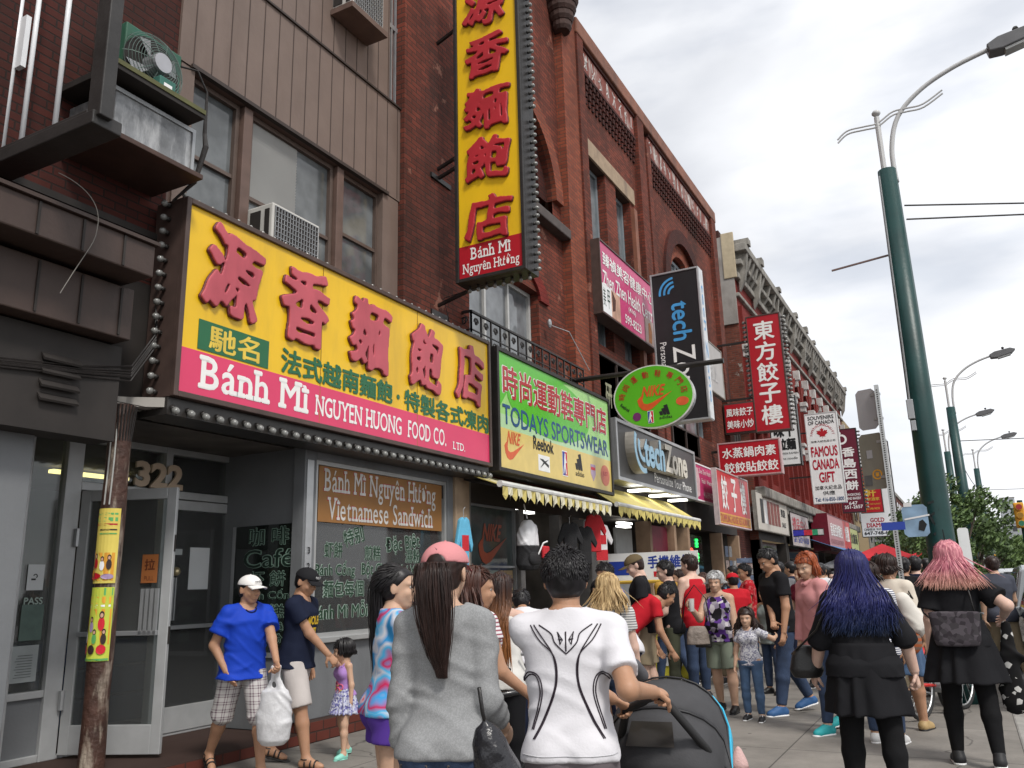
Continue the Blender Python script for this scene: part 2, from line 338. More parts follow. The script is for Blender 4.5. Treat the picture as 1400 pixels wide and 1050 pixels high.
class Loft:
    def __init__(s, O, u, xa, st, pw=2.3):
        s.O = np.array(O, float); s.u = np.array(u, float); s.x = np.array(xa, float); s.y = np.cross(s.u, s.x); s.st = np.array(st, float); s.pw = pw
        m_ = s.st[:, 1:3].max()+abs(s.st[:, 3]).max(); e0 = s.O+s.u*s.st[0, 0]; e1 = s.O+s.u*s.st[-1, 0]; s.lo = np.minimum(e0, e1)-m_; s.hi = np.maximum(e0, e1)+m_
    def d(s, p):
        q = p-s.O; t = q@s.u; st = s.st; tc = np.clip(t, st[0, 0], st[-1, 0]); rx = np.interp(tc, st[:, 0], st[:, 1]); ry = np.interp(tc, st[:, 0], st[:, 2]); cy = np.interp(tc, st[:, 0], st[:, 3])
        x = np.abs(q@s.x)/rx; y = np.abs(q@s.y-cy)/ry; n = (x**s.pw+y**s.pw)**(1/s.pw); o = (n-1)*np.minimum(rx, ry); dt = np.abs(t-tc)
        return np.where(dt > 0, np.sqrt(np.maximum(o, 0)**2+dt*dt), o)
def nets(D, org, res):
    s = D < 0; nx, ny, nz = D.shape; C = (nx-1, ny-1, nz-1); acc = np.zeros(C+(3,), np.float32); cnt = np.zeros(C, np.float32)
    idx = [(i, j, k) for i in (0, 1) for j in (0, 1) for k in (0, 1)]
    def sl(o): return tuple(slice(o[a], o[a]+C[a]) for a in range(3))
    for o in idx:
        for ax in range(3):
            if o[ax]: continue
            q = list(o); q[ax] = 1; a, b = D[sl(o)], D[sl(q)]; m_ = (a < 0) != (b < 0)
            if not m_.any(): continue
            t = np.where(m_, a/np.where(m_, a-b, 1), 0)
            for c in range(3): acc[..., c] += np.where(m_, (t if c == ax else o[c]), 0)
            cnt += m_
    act = cnt > 0; n = int(act.sum()); vid = -np.ones(C, np.int64); vid[act] = np.arange(n); ii = np.argwhere(act); V_ = (ii+acc[act]/cnt[act][:, None])*res+org; F_ = []
    for ax in range(3):
        o1, o2 = (ax+1) % 3, (ax+2) % 3; a = [slice(None)]*3; b = [slice(None)]*3; a[ax] = slice(0, -1); b[ax] = slice(1, None); m_ = s[tuple(a)] != s[tuple(b)]; e_ = np.argwhere(m_)
        e_ = e_[(e_[:, o1] > 0) & (e_[:, o2] > 0) & (e_[:, o1] < C[o1]) & (e_[:, o2] < C[o2])]
        if not len(e_): continue
        fl = s[tuple(a)][tuple(e_.T)]
        def g(d1, d2): q = e_.copy(); q[:, o1] -= d1; q[:, o2] -= d2; return vid[tuple(q.T)]
        Q = np.stack([g(1, 1), g(0, 1), g(0, 0), g(1, 0)], 1); Q[~fl] = Q[~fl][:, ::-1]; F_.append(Q[(Q >= 0).all(1)])
    return V_, (np.concatenate(F_) if F_ else np.zeros((0, 4), int))
def field(prims, res, k, clips=(), subs=(), disp=None, lo=None, hi=None):
    pad = k+2*res; l_ = np.min([p.lo for p in prims], 0)-pad; h_ = np.max([p.hi for p in prims], 0)+pad
    if lo is not None: l_ = np.maximum(l_, lo)
    if hi is not None: h_ = np.minimum(h_, hi)
    n = np.maximum(np.ceil((h_-l_)/res).astype(int)+1, 3); ax = [l_[i]+res*np.arange(n[i]) for i in range(3)]; D = np.full(n, .2)
    def sub(p):
        a = np.clip(np.floor((p.lo-pad-l_)/res).astype(int), 0, n); b = np.clip(np.ceil((p.hi+pad-l_)/res).astype(int)+1, 0, n); return tuple(slice(a[i], b[i]) for i in range(3))
    def pts(S_): return np.stack(np.meshgrid(*[ax[i][S_[i]] for i in range(3)], indexing='ij'), -1)
    for p in prims:
        S_ = sub(p)
        if any(q.stop <= q.start for q in S_): continue
        D[S_] = smin(D[S_], p.d(pts(S_)), k)
    for p in subs:
        S_ = sub(p)
        if any(q.stop <= q.start for q in S_): continue
        D[S_] = -smin(-D[S_], p.d(pts(S_)), k*.5)
    full = (slice(0, n[0]), slice(0, n[1]), slice(0, n[2]))
    if disp is not None or len(clips):
        A_ = pts(full)
        if disp is not None: D = D+disp(A_)
        for c in clips: D = np.maximum(D, c(A_))
    D[0] = D[-1] = .2; D[:, 0] = D[:, -1] = .2; D[:, :, 0] = D[:, :, -1] = .2
    return nets(D, l_, res)
def pmesh(name, parts, mt, parent, smooth=True, sm=1):
    V_, F_ = [], []; k = 0
    for v, f in parts: V_.append(v); F_.append(np.asarray(f)+k); k += len(v)
    V_ = np.concatenate(V_); F_ = np.concatenate(F_); me = bpy.data.meshes.new(name)
    for _ in range(sm):
        A_ = np.zeros_like(V_); c = np.zeros(len(V_)); m_ = F_.shape[1]
        for i in range(m_): np.add.at(A_, F_[:, i], V_[F_[:, (i+1) % m_]]); np.add.at(c, F_[:, i], 1); np.add.at(A_, F_[:, i], V_[F_[:, (i-1) % m_]]); np.add.at(c, F_[:, i], 1)
        V_ = np.where(c[:, None] > 0, V_*.5+.5*A_/np.maximum(c, 1)[:, None], V_)
    nv, nf = len(V_), len(F_); me.vertices.add(nv); me.vertices.foreach_set('co', V_.astype(np.float32).ravel()); m_ = F_.shape[1]; me.loops.add(nf*m_); me.loops.foreach_set('vertex_index', F_.astype(np.int32).ravel())
    me.polygons.add(nf); me.polygons.foreach_set('loop_start', np.arange(0, nf*m_, m_, dtype=np.int32)); me.polygons.foreach_set('loop_total', np.full(nf, m_, np.int32)); me.update(calc_edges=True); me.validate()
    return link(name, me, mt, parent, smooth)
def strands(paths, rad, n=4):
    """N polylines (N,K,3) with radii (N,K) as one tube mesh"""
    P_ = np.asarray(paths, float); N_, K, _ = P_.shape; T = np.gradient(P_, axis=1); T /= np.linalg.norm(T, axis=2, keepdims=True)+1e-9; ref = np.array([.31, .93, .19]); U = np.cross(T, ref); U /= np.linalg.norm(U, axis=2, keepdims=True)+1e-9; W_ = np.cross(T, U)
    a = np.arange(n)*2*math.pi/n; V_ = P_[:, :, None, :]+rad[:, :, None, None]*(np.cos(a)[None, None, :, None]*U[:, :, None, :]+np.sin(a)[None, None, :, None]*W_[:, :, None, :]); V_ = V_.reshape(-1, 3)
    i, k, j = np.meshgrid(np.arange(N_), np.arange(K-1), np.arange(n), indexing='ij'); b = (i*K+k)*n; F_ = np.stack([b+j, b+(j+1) % n, b+n+(j+1) % n, b+n+j], -1).reshape(-1, 4); return V_, F_
def wrinkle(seed, amp, f=26):
    """outward fold ridges that come and go over the cloth"""
    rg = np.random.default_rng(seed); K = []
    for i in range(6): a = rg.uniform(.5, 1.1)*(1 if i % 2 else -1); v = V3(math.sin(a)*rg.uniform(.5, 1), math.sin(a)*rg.uniform(.3, .9), math.cos(a)); K.append((v*f*rg.uniform(.6, 1.5), rg.uniform(0, 6.28), rg.normal(size=3)*9, rg.uniform(0, 6.28)))
    def fn(A_):
        w = .9*np.sin(A_@np.array([9., 5, 6])+seed)+.7*np.sin(A_@np.array([-6., 8, 10])+2*seed); o = 0
        for v, ph, lv, lp in K: o = o+np.exp(-np.sin((A_@v+ph+w)*.5)**2/.1)*np.clip(np.sin(A_@lv+lp)+.25, 0, 1)
        return amp*.55*(.4-o)
    return fn
# cloth, hair and skin
def skin(name, c): 
    mt = mat('skin_'+name, c, .5, .07, 14, bump=.05, bs=120, spec=.35); b = mt.node_tree.nodes['Principled BSDF']; b.inputs['Subsurface Weight'].default_value = .08; b.inputs['Subsurface Radius'].default_value = (.02, .008, .004); return mt
SK = dict(a=skin('tan', (.46, .27, .18)), b=skin('warm', (.4, .22, .135)), c=skin('fair', (.6, .4, .32)), d=skin('deep', (.22, .11, .065)), e=skin('light', (.52, .33, .23)))
def cloth(name, c, var=.1, rough=.85, bump=.25, vs=5): return mat('cloth_'+name, c, rough, var, vs, bump=bump*.35, bs=110, spec=.12)
def pattern(name, kind, cols, sc=1.0):
    if name in MATS: return MATS[name]
    mt = bpy.data.materials.new(name); mt.use_nodes = True; t = mt.node_tree; n = t.nodes; l = t.links; b = n['Principled BSDF']; b.inputs['Roughness'].default_value = .85; b.inputs['Specular IOR Level'].default_value = .15
    c = n.new('ShaderNodeTexCoord'); out = None
    def ramp(src, stops, const=False):
        r = n.new('ShaderNodeValToRGB'); r.color_ramp.interpolation = 'CONSTANT' if const else 'LINEAR'; e_ = r.color_ramp.elements
        while len(e_) < len(stops): e_.new(.5)
        for q, (p_, k_) in zip(e_, stops): q.position = p_; q.color = tuple(k_)+(1,)
        l.new(src, r.inputs['Fac']); return r.outputs['Color']
    def wave(ax, s_, dist=0):
        w = n.new('ShaderNodeTexWave'); w.bands_direction = ax; w.inputs['Scale'].default_value = s_; w.inputs['Distortion'].default_value = dist; l.new(c.outputs['Object'], w.inputs['Vector']); return w.outputs['Fac']
    def mixc(a, b_, f): 
        m_ = n.new('ShaderNodeMix'); m_.data_type = 'RGBA'; l.new(f, m_.inputs['Factor']); l.new(a, m_.inputs['A']); l.new(b_, m_.inputs['B']); return m_.outputs['Result']
    if kind == 'stripe': out = ramp(wave('Z', sc), [(0, cols[0]), (cols[2] if len(cols) > 2 else .5, cols[1])], True)
    elif kind == 'plaid':
        f1 = ramp(wave('Z', sc), [(0, cols[0]), (.55, cols[1]), (.8, cols[2]), (.93, cols[0])], True); f2 = ramp(wave('X', sc*1.1), [(0, cols[0]), (.55, cols[1]), (.8, cols[2]), (.93, cols[0])], True)
        m_ = n.new('ShaderNodeMix'); m_.data_type = 'RGBA'; m_.inputs['Factor'].default_value = .5; l.new(f1, m_.inputs['A']); l.new(f2, m_.inputs['B']); out = m_.outputs['Result']
    elif kind == 'dye':
        z = n.new('ShaderNodeTexVoronoi'); z.inputs['Scale'].default_value = sc; z.distance = 'EUCLIDEAN'; nz = n.new('ShaderNodeTexNoise'); nz.inputs['Scale'].default_value = 4; l.new(c.outputs['Object'], nz.inputs['Vector'])
        m_ = n.new('ShaderNodeMix'); m_.data_type = 'VECTOR'; m_.inputs['Factor'].default_value = .25; l.new(c.outputs['Object'], m_.inputs[4]); l.new(nz.outputs['Color'], m_.inputs[5]); l.new(m_.outputs[1], z.inputs['Vector'])
        k_ = len(cols); out = ramp(z.outputs['Distance'], [(i/k_*.9, q) for i, q in enumerate(cols)])
    elif kind == 'speckle':
        z = n.new('ShaderNodeTexVoronoi'); z.inputs['Scale'].default_value = sc; l.new(c.outputs['Object'], z.inputs['Vector']); k_ = len(cols)
        s_ = n.new('ShaderNodeSeparateColor'); l.new(z.outputs['Color'], s_.inputs[0]); out = ramp(s_.outputs[0], [(i/k_, q) for i, q in enumerate(cols)], True)
    l.new(out, b.inputs['Base Color']); MATS[name] = mt; return mt
def hairmat(name, c, tip=None, z0=0, z1=1, c2=None):
    k_ = 'hair_'+name
    if k_ in MATS: return MATS[k_]
    mt = bpy.data.materials.new(k_); mt.use_nodes = True; t = mt.node_tree; n = t.nodes; l = t.links; b = n['Principled BSDF']; b.inputs['Roughness'].default_value = .42; b.inputs['Specular IOR Level'].default_value = .35
    tc_ = n.new('ShaderNodeTexCoord'); mp_ = n.new('ShaderNodeMapping'); mp_.inputs['Scale'].default_value = (55, 55, 5); l.new(tc_.outputs['Object'], mp_.inputs[0]); z = n.new('ShaderNodeTexNoise'); z.inputs['Scale'].default_value = 1; z.inputs['Detail'].default_value = 3; l.new(mp_.outputs[0], z.inputs[0])
    r = n.new('ShaderNodeValToRGB'); r.color_ramp.elements[0].position = .33; r.color_ramp.elements[1].position = .67; d_ = c2 or tuple(x*1.8 for x in c); r.color_ramp.elements[0].color = tuple(x*.6 for x in c)+(1,); r.color_ramp.elements[1].color = d_+(1,); l.new(z.outputs['Fac'], r.inputs['Fac']); out = r.outputs['Color']
    if tip:
        s_ = n.new('ShaderNodeSeparateXYZ'); l.new(tc_.outputs['Object'], s_.inputs[0]); m_ = n.new('ShaderNodeMapRange'); m_.inputs[1].default_value = z1; m_.inputs[2].default_value = z0; l.new(s_.outputs[2], m_.inputs[0])
        ad = n.new('ShaderNodeMath'); ad.operation = 'MULTIPLY_ADD'; l.new(z.outputs['Fac'], ad.inputs[0]); ad.inputs[1].default_value = .5; l.new(m_.outputs[0], ad.inputs[2]); sb = n.new('ShaderNodeMath'); sb.operation = 'SUBTRACT'; sb.use_clamp = True; l.new(ad.outputs[0], sb.inputs[0]); sb.inputs[1].default_value = .25
        x = n.new('ShaderNodeMix'); x.data_type = 'RGBA'; l.new(sb.outputs[0], x.inputs['Factor']); l.new(out, x.inputs['A']); x.inputs['B'].default_value = tip+(1,); out = x.outputs['Result']
    l.new(out, b.inputs['Base Color']); MATS[k_] = mt; return mt
HB = hairmat('black', (.008, .007, .008)); HBR = hairmat('dark_brown', (.02, .01, .008)); HGREY = hairmat('grey', (.4, .4, .4), c2=(.62, .62, .62)); EYEW = mat('eye_white', (.36, .33, .31), .3, .02); EYEB = mat('eye_dark', (.012, .008, .006), .2, .1)
def rotx(a): c, s_ = math.cos(a), math.sin(a); return np.array([[1, 0, 0], [0, c, -s_], [0, s_, c]])
def roty(a): c, s_ = math.cos(a), math.sin(a); return np.array([[c, 0, s_], [0, 1, 0], [-s_, 0, c]])
def rotz(a): c, s_ = math.cos(a), math.sin(a); return np.array([[c, -s_, 0], [s_, c, 0], [0, 0, 1]])
def unit(v): return v/(np.linalg.norm(v)+1e-12)
def hand_prims(w, d, n, sc, curl, side, spread=.12):
    """palm, four jointed fingers and a side thumb; d along the forearm, n out of the palm"""
    d = unit(d); n = unit(n-d*(n@d)); x = np.cross(d, n)*side; s = sc; out = [Cone(w-d*.02*s, w+d*.075*s, .026*s, .036*s, flat=n, ff=.5)]
    for i, (off, ln) in enumerate(((-.027, .07), (-.009, .078), (.009, .073), (.026, .058))):
        p = w+d*.078*s+x*off*s; dd = unit(d+x*spread*(i-1.5)*.5); nn = n; r = .0088*s
        for fr, cu in ((.45, .5), (.32, 1), (.23, .8)):
            ang = curl*cu; dd, nn = unit(dd*math.cos(ang)+nn*math.sin(ang)), unit(nn*math.cos(ang)-dd*math.sin(ang)); q = p+dd*ln*fr*s; out.append(Cone(p, q, r, r*.92)); p = q; r *= .93
    t0 = w+d*.018*s-x*.028*s; t1 = t0+unit(d*.55-x*.75+n*.35)*.038*s; t2 = t1+unit(d*.85-x*.25+n*(.3+.5*curl))*.03*s; t3 = t2+unit(d*.9+x*.1+n*(.35+.6*curl))*.024*s
    out += [Cone(t0, t1, .014*s, .0105*s), Cone(t1, t2, .0105*s, .009*s), Cone(t2, t3, .009*s, .0075*s)]; return out

# ================================================================ ground
def pave_mat():
    mt = bpy.data.materials.new('pavement_concrete'); mt.use_nodes = True; t = mt.node_tree; n = t.nodes; l = t.links; b = n['Principled BSDF']
    b.inputs['Roughness'].default_value = .85; c = n.new('ShaderNodeTexCoord')
    k = n.new('ShaderNodeTexBrick'); k.offset = 0; k.inputs['Scale'].default_value = 1; k.inputs['Brick Width'].default_value = 1.6; k.inputs['Row Height'].default_value = 1.6
    k.inputs['Mortar Size'].default_value = .007; k.inputs['Color1'].default_value = (.20, .185, .165, 1); k.inputs['Color2'].default_value = (.24, .222, .2, 1); k.inputs['Mortar'].default_value = (.08, .074, .066, 1)
    l.new(c.outputs['Object'], k.inputs['Vector'])
    z = n.new('ShaderNodeTexNoise'); z.inputs['Scale'].default_value = 1.3; z.inputs['Detail'].default_value = 10; z.inputs['Roughness'].default_value = .7; l.new(c.outputs['Object'], z.inputs['Vector'])
    r = n.new('ShaderNodeValToRGB'); r.color_ramp.elements[0].position = .3; r.color_ramp.elements[0].color = (.6, .6, .6, 1); r.color_ramp.elements[1].position = .7; r.color_ramp.elements[1].color = (1.15, 1.15, 1.15, 1); l.new(z.outputs['Fac'], r.inputs['Fac'])
    m1 = n.new('ShaderNodeMix'); m1.data_type = 'RGBA'; m1.blend_type = 'MULTIPLY'; m1.inputs['Factor'].default_value = 1; l.new(k.outputs['Color'], m1.inputs['A']); l.new(r.outputs['Color'], m1.inputs['B'])
    v = n.new('ShaderNodeTexVoronoi'); v.inputs['Scale'].default_value = 2.6; v.inputs['Randomness'].default_value = 1; l.new(c.outputs['Object'], v.inputs['Vector'])
    q = n.new('ShaderNodeValToRGB'); q.color_ramp.elements[0].position = .045; q.color_ramp.elements[0].color = (.8,)*3+(1,); q.color_ramp.elements[1].position = .06; q.color_ramp.elements[1].color = (0, 0, 0, 1); l.new(v.outputs['Distance'], q.inputs['Fac'])
    m2 = n.new('ShaderNodeMix'); m2.data_type = 'RGBA'; l.new(q.outputs['Color'], m2.inputs['Factor']); l.new(m1.outputs['Result'], m2.inputs['A']); m2.inputs['B'].default_value = (.07, .065, .06, 1)
    vc = n.new('ShaderNodeTexVoronoi'); vc.feature = 'DISTANCE_TO_EDGE'; vc.inputs['Scale'].default_value = .38; ns = n.new('ShaderNodeTexNoise'); ns.inputs['Scale'].default_value = 2.2; l.new(c.outputs['Object'], ns.inputs['Vector'])
    mv = n.new('ShaderNodeMix'); mv.data_type = 'VECTOR'; mv.inputs['Factor'].default_value = .3; l.new(c.outputs['Object'], mv.inputs[4]); l.new(ns.outputs['Color'], mv.inputs[5]); l.new(mv.outputs[1], vc.inputs['Vector'])
    qc = n.new('ShaderNodeValToRGB'); qc.color_ramp.elements[0].color = (.75,)*3+(1,); qc.color_ramp.elements[1].position = .004; qc.color_ramp.elements[1].color = (0, 0, 0, 1); l.new(vc.outputs['Distance'], qc.inputs['Fac'])
    m3 = n.new('ShaderNodeMix'); m3.data_type = 'RGBA'; l.new(qc.outputs['Color'], m3.inputs['Factor']); l.new(m2.outputs['Result'], m3.inputs['A']); m3.inputs['B'].default_value = (.04, .037, .033, 1); m2 = m3
    l.new(m2.outputs['Result'], b.inputs['Base Color'])
    z3 = n.new('ShaderNodeTexNoise'); z3.inputs['Scale'].default_value = 70; l.new(c.outputs['Object'], z3.inputs['Vector'])
    bp = n.new('ShaderNodeBump'); bp.inputs['Strength'].default_value = .25; bp.inputs['Distance'].default_value = .01; l.new(z3.outputs['Fac'], bp.inputs['Height']); l.new(bp.outputs['Normal'], b.inputs['Normal'])
    return mt
ASPH = mat('asphalt', (.055, .055, .056), .9, .25, 3, bump=.3, bs=90); KERB = mat('kerb_concrete', (.3, .29, .27), .8, .2, 4, bump=.2)
g = MB().quad((-900, -900, -.16), (900, -900, -.16), (900, 900, -.16), (-900, 900, -.16)); struct(g.build('ground', mat('far_ground', (.12, .115, .105), .9)))
struct(MB().quad((.36, -40, -.14), (22, -40, -.14), (22, 600, -.14), (.36, 600, -.14)).build('road', ASPH))
struct(MB().box(-12, .2, -12, 300, -.15, 0).build('pavement', pave_mat()))
struct(MB().box(.2, .36, -12, 300, -.15, .006).build('kerb', KERB, bevel=.02))
mk = MB()
for i in range(30): mk.box(4.2, 4.32, -10+i*9, -6+i*9, -.139, -.135)
struct(mk.build('road_marking', mat('road_paint', (.7, .7, .66), .7, .2, 9)))
mk = MB()
for xx in (9.2, 10.7, 12.3, 13.8): mk.box(xx, xx+.08, -20, 400, -.139, -.13)
struct(mk.build('tram_track', mat('rail_steel', (.2, .19, .18), .4, .2, metal=.8)))
struct(MB().box(22, 30, -12, 400, -.15, 0).build('far_pavement', MATS['kerb_concrete']))

# ================================================================ buildings
XF = -6.0
BR1 = brick('old_brick', (.18, .045, .03), (.08, .023, .017), (.06, .035, .028), dw=.55)
BR2 = brick('red_brick', (.23, .055, .034), (.12, .033, .022), (.07, .04, .03), dw=.8, thr=.46, patch=(.27, .12, .085, .62))
BR3 = brick('orange_brick', (.28, .075, .04), (.17, .045, .028), (.1, .06, .045), dw=.5, thr=.55)
BRP = brick('painted_brick', (.2, .027, .022), (.17, .025, .02), (.14, .022, .018), dirt=(.04, .012, .01), dw=.6, thr=.5)
BRG = brick('worn_brick', (.24, .07, .045), (.15, .045, .03), (.13, .09, .075), dirt=(.03, .018, .014), dw=.85, thr=.5, patch=(.3, .27, .24, .6))
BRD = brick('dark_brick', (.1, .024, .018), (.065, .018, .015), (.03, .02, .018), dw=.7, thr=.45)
TERRA = mat('terracotta', (.22, .085, .05), .7, .2, 3, bump=.3, bs=25, stain=(.05, .03, .025, .6)); TERW = mat('lime_stained_brick', (.2, .055, .04), .8, .2, 5, bump=.4, bs=30, stain=(.5, .47, .44, .9), ss=4.5)
STONE = mat('sandstone', (.34, .25, .17), .8, .15, 5, bump=.3, bs=30, stain=(.14, .1, .08, .7)); GSTONE = mat('grey_stone', (.25, .235, .21), .8, .25, 4, bump=.5, bs=22, stain=(.06, .052, .045, .9), ss=2.5)
SIDING = mat('brown_siding', (.165, .12, .1), .55, .08, 2.5, bump=.1, bs=18, stain=(.11, .075, .06, .6)); TRIMB = mat('brown_trim', (.12, .075, .06), .5, .15)
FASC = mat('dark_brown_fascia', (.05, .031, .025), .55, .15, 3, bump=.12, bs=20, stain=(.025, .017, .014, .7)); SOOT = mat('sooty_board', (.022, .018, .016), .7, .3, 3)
GREYP = mat('grey_storefront_paint', (.155, .162, .17), .6, .08, 3, bump=.08, bs=40, stain=(.07, .07, .07, .5)); SOFF = mat('soffit_boards', (.36, .34, .31), .6, .1)
PANE = glass('window_pane'); PANEL_ = glass('pale_pane', (.16, .17, .18), .05); TILE = brick('red_floor_tile', (.13, .035, .025), (.1, .028, .02), (.05, .03, .025), bw=.2, bh=.1, dw=.4)
BLIND = mat('venetian_blind', (.33, .33, .32), .6, .06, 2); INT = mat('shop_interior', (.1, .09, .08), .8, .4, 2.5); INTL = mat('pale_shop_wall', (.2, .19, .17), .8, .2, 2.5)
FLOORI = mat('shop_floor', (.1, .09, .08), .5, .2)

def wallY(mb, X, y0, y1, z0, z1, ops=(), depth=.25):
    ys = sorted({y0, y1, *[o[0] for o in ops], *[o[1] for o in ops]}); zs = sorted({z0, z1, *[o[2] for o in ops], *[o[3] for o in ops]})
    for a, b in zip(ys, ys[1:]):
        for c, d in zip(zs, zs[1:]):
            if any(o[0] <= a and b <= o[1] and o[2] <= c and d <= o[3] for o in ops): continue
            mb.quad((X, a, c), (X, b, c), (X, b, d), (X, a, d))
    for a, b, c, d in ops:
        q = X-depth
        mb.quad((X, a, c), (q, a, c), (q, b, c), (X, b, c)); mb.quad((X, a, d), (X, b, d), (q, b, d), (q, a, d))
        mb.quad((X, a, c), (X, a, d), (q, a, d), (q, a, c)); mb.quad((X, b, c), (q, b, c), (q, b, d), (X, b, d))
def window(b, X, y0, y1, z0, z1, fm, pm, mull=(), rails=(), fw=.06, blind=None, name='window', back=True):
    mb = MB(); mb.box(X-.05, X+.03, y0, y0+fw, z0, z1); mb.box(X-.05, X+.03, y1-fw, y1, z0, z1); mb.box(X-.05, X+.03, y0+fw, y1-fw, z0, z0+fw); mb.box(X-.05, X+.03, y0+fw, y1-fw, z1-fw, z1)
    for t in mull: y = y0+(y1-y0)*t; mb.box(X-.045, X+.025, y-fw*.4, y+fw*.4, z0+fw, z1-fw)
    for t in rails: z = z0+(z1-z0)*t; mb.box(X-.04, X+.02, y0+fw, y1-fw, z-fw*.4, z+fw*.4)
    f = mb.build(name, fm, b); MB().box(X-.035, X-.02, y0+fw, y1-fw, z0+fw, z1-fw).build('pane', pm, f)
    if blind:
        mb = MB()
        zz = blind[2]
        while zz < blind[3]: mb.quad((X-.015, blind[0], zz), (X-.015, blind[1], zz), (X-.004, blind[1], zz+.034), (X-.004, blind[0], zz+.034)); zz += .036
        mb.build('blind', BLIND, f)
    return f
def arch_pts(yc, zs, r, n=20, squash=1.0): return [(yc+r*math.cos(math.pi*i/n), zs+r*squash*math.sin(math.pi*i/n)) for i in range(n+1)]
def arch_ring(b, X, yc, zs, r0, r1, d0, d1, mt, name, squash=1.0):
    o = arch_pts(yc, zs, r1, squash=squash); i = arch_pts(yc, zs, r0, squash=squash); mb = MB()
    for k in range(len(o)-1):
        mb.prism([o[k], o[k+1], i[k+1], i[k]][::-1], Frame((X, 0, 0), (0, 1, 0), (0, 0, 1)), d0, d1)
    return mb.build(name, mt, b)
def spandrel(mb, X, yc, zs, r, y0, y1, ztop, squash=1.0):
    a = arch_pts(yc, zs, r, squash=squash)
    for k in range(len(a)-1): mb.quad((X, a[k+1][0], a[k+1][1]), (X, a[k][0], a[k][1]), (X, a[k][0], ztop), (X, a[k+1][0], ztop))
    for k in range(len(a)-1): mb.quad((X, a[k][0], a[k][1]), (X, a[k+1][0], a[k+1][1]), (X-.3, a[k+1][0], a[k+1][1]), (X-.3, a[k][0], a[k][1]))
    if y0 < yc-r: mb.quad((X, y0, zs), (X, yc-r, zs), (X, yc-r, ztop), (X, y0, ztop))
    if y1 > yc+r: mb.quad((X, yc+r, zs), (X, y1, zs), (X, y1, ztop), (X, yc+r, ztop))

# ---- A: the neighbour on the left
A = thing('brick_building', 'dark brick building at the left edge above a brown metal canopy', 'building', (XF, 0, 0))
mb = MB(); wallY(mb, XF, -6, 4.66, 4.1, 15); mb.quad((-12, -6, 0), (XF, -6, 0), (XF, -6, 15), (-12, -6, 15)); mb.build('wall', BRD, A)
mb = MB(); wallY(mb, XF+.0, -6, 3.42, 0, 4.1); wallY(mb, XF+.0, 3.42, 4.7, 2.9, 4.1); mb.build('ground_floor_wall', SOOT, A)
mb = MB(); mb.box(-7.25, XF+.06, 3.2, 3.66, 0, 2.72); mb.build('pilaster', GREYP, A, bevel=.01)
c = MB(); c.box(XF, -5.3, -5, 4.06, 3.86, 4.12); y = -4.6
c = c.build('canopy', FASC, A, bevel=.012)
mb = MB()
while y < 4: mb.box(-5.3, -5.288, y, y+.018, 3.87, 4.11); mb.box(-5.56, -5.548, y+.2, y+.218, 3.42, 3.8); y += .335
mb.build('seam', SOOT, c); box('canopy_cap', FASC, c, XF, -5.27, -5, 4.08, 4.122, 4.15)
box('lower_fascia', FASC, A, XF, -5.56, -5, 4.1, 3.4, 3.82, bevel=.01)
box('louver_board', SOOT, A, XF+.02, -5.72, -4, 4.15, 2.62, 3.38)
lv = MB()
for i in range(4):
    z = 2.88+i*.1; lv.add([(-5.72, 3.5, z), (-5.72, 3.8, z), (-5.68, 3.8, z-.05), (-5.68, 3.5, z-.05), (-5.72, 3.5, z+.015), (-5.72, 3.8, z+.015), (-5.672, 3.8, z-.035), (-5.672, 3.5, z-.035)], [(0, 1, 2, 3), (4, 7, 6, 5), (3, 2, 6, 7), (0, 3, 7, 4), (1, 5, 6, 2)])
lv.build('louver', SOOT, A)
box('drip_stone', SOOT, A, XF, XF+.07, -5, 4.6, 4.5, 4.56)

# ---- B: number 322, brown siding over a bakery
B = thing('shop_building', 'bakery building clad in brown vertical siding, door number 322', 'building', (XF, 6.4, 0))
mb = MB(); wallY(mb, XF, 4.66, 8.22, 2.95, 6.42, [(4.86, 7.92, 4.75, 6.4)], .16); mb.build('wall', TRIMB, B)
mb = MB(); mb.box(XF-.1, XF+.03, 4.66, 8.22, 6.42, 7.78); mb.build('siding', SIDING, B)
mb = MB(); mb.box(XF-.1, XF-.01, 4.66, 8.02, 7.78, 14); mb.build('upper_siding', SIDING, B)
mb = MB(); y = 4.82
while y < 8.2:
    mb.box(XF+.03, XF+.034, y, y+.012, 6.44, 7.76)
    if y < 7.95: mb.box(XF-.01, XF-.006, y+.06, y+.072, 7.83, 14)
    y += .222
mb.build('siding_groove', mat('groove_shadow_paint', (.06, .04, .033), .7), B)
mb = MB(); mb.box(XF-.01, XF+.055, 4.66, 8.22, 7.775, 7.80); mb.box(XF, XF+.06, 4.8, 7.95, 6.40, 6.44); mb.build('flashing', mat('dark_flashing', (.035, .024, .02), .5), B)
each('corner_board', SIDING, B, [(XF-.2, XF+.02, 7.87, 8.2, 4.4, 6.41), (XF-.1, XF+.02, 4.7, 4.86, 4.4, 6.41)])
mb = MB(); mb.box(XF-.2, XF-.06, 8.02, 8.22, 7.8, 14); mb.build('side_strip', BR1, B)
mb = MB(); mb.box(XF-.06, XF-.03, 8.08, 8.11, 7.8, 14); mb.box(XF-.06, XF-.03, 8.17, 8.2, 7.8, 14); mb.box(XF-.06, XF-.028, 8.02, 8.22, 9.0, 9.07); mb.build('side_strip_frame', STEEL, B)
TB = mat('bronze_window_frame', (.1, .07, .057), .45, .12)
window(B, XF-.09, 4.88, 5.52, 4.76, 6.39, TB, glass('hazy_pane', (.13, .14, .145), .06), rails=(.5,), fw=.05)
window(B, XF-.09, 5.66, 7.0, 4.76, 6.39, TB, MATS['hazy_pane'], mull=(), rails=(.42,), fw=.05, blind=(5.72, 6.42, 5.46, 6.33))
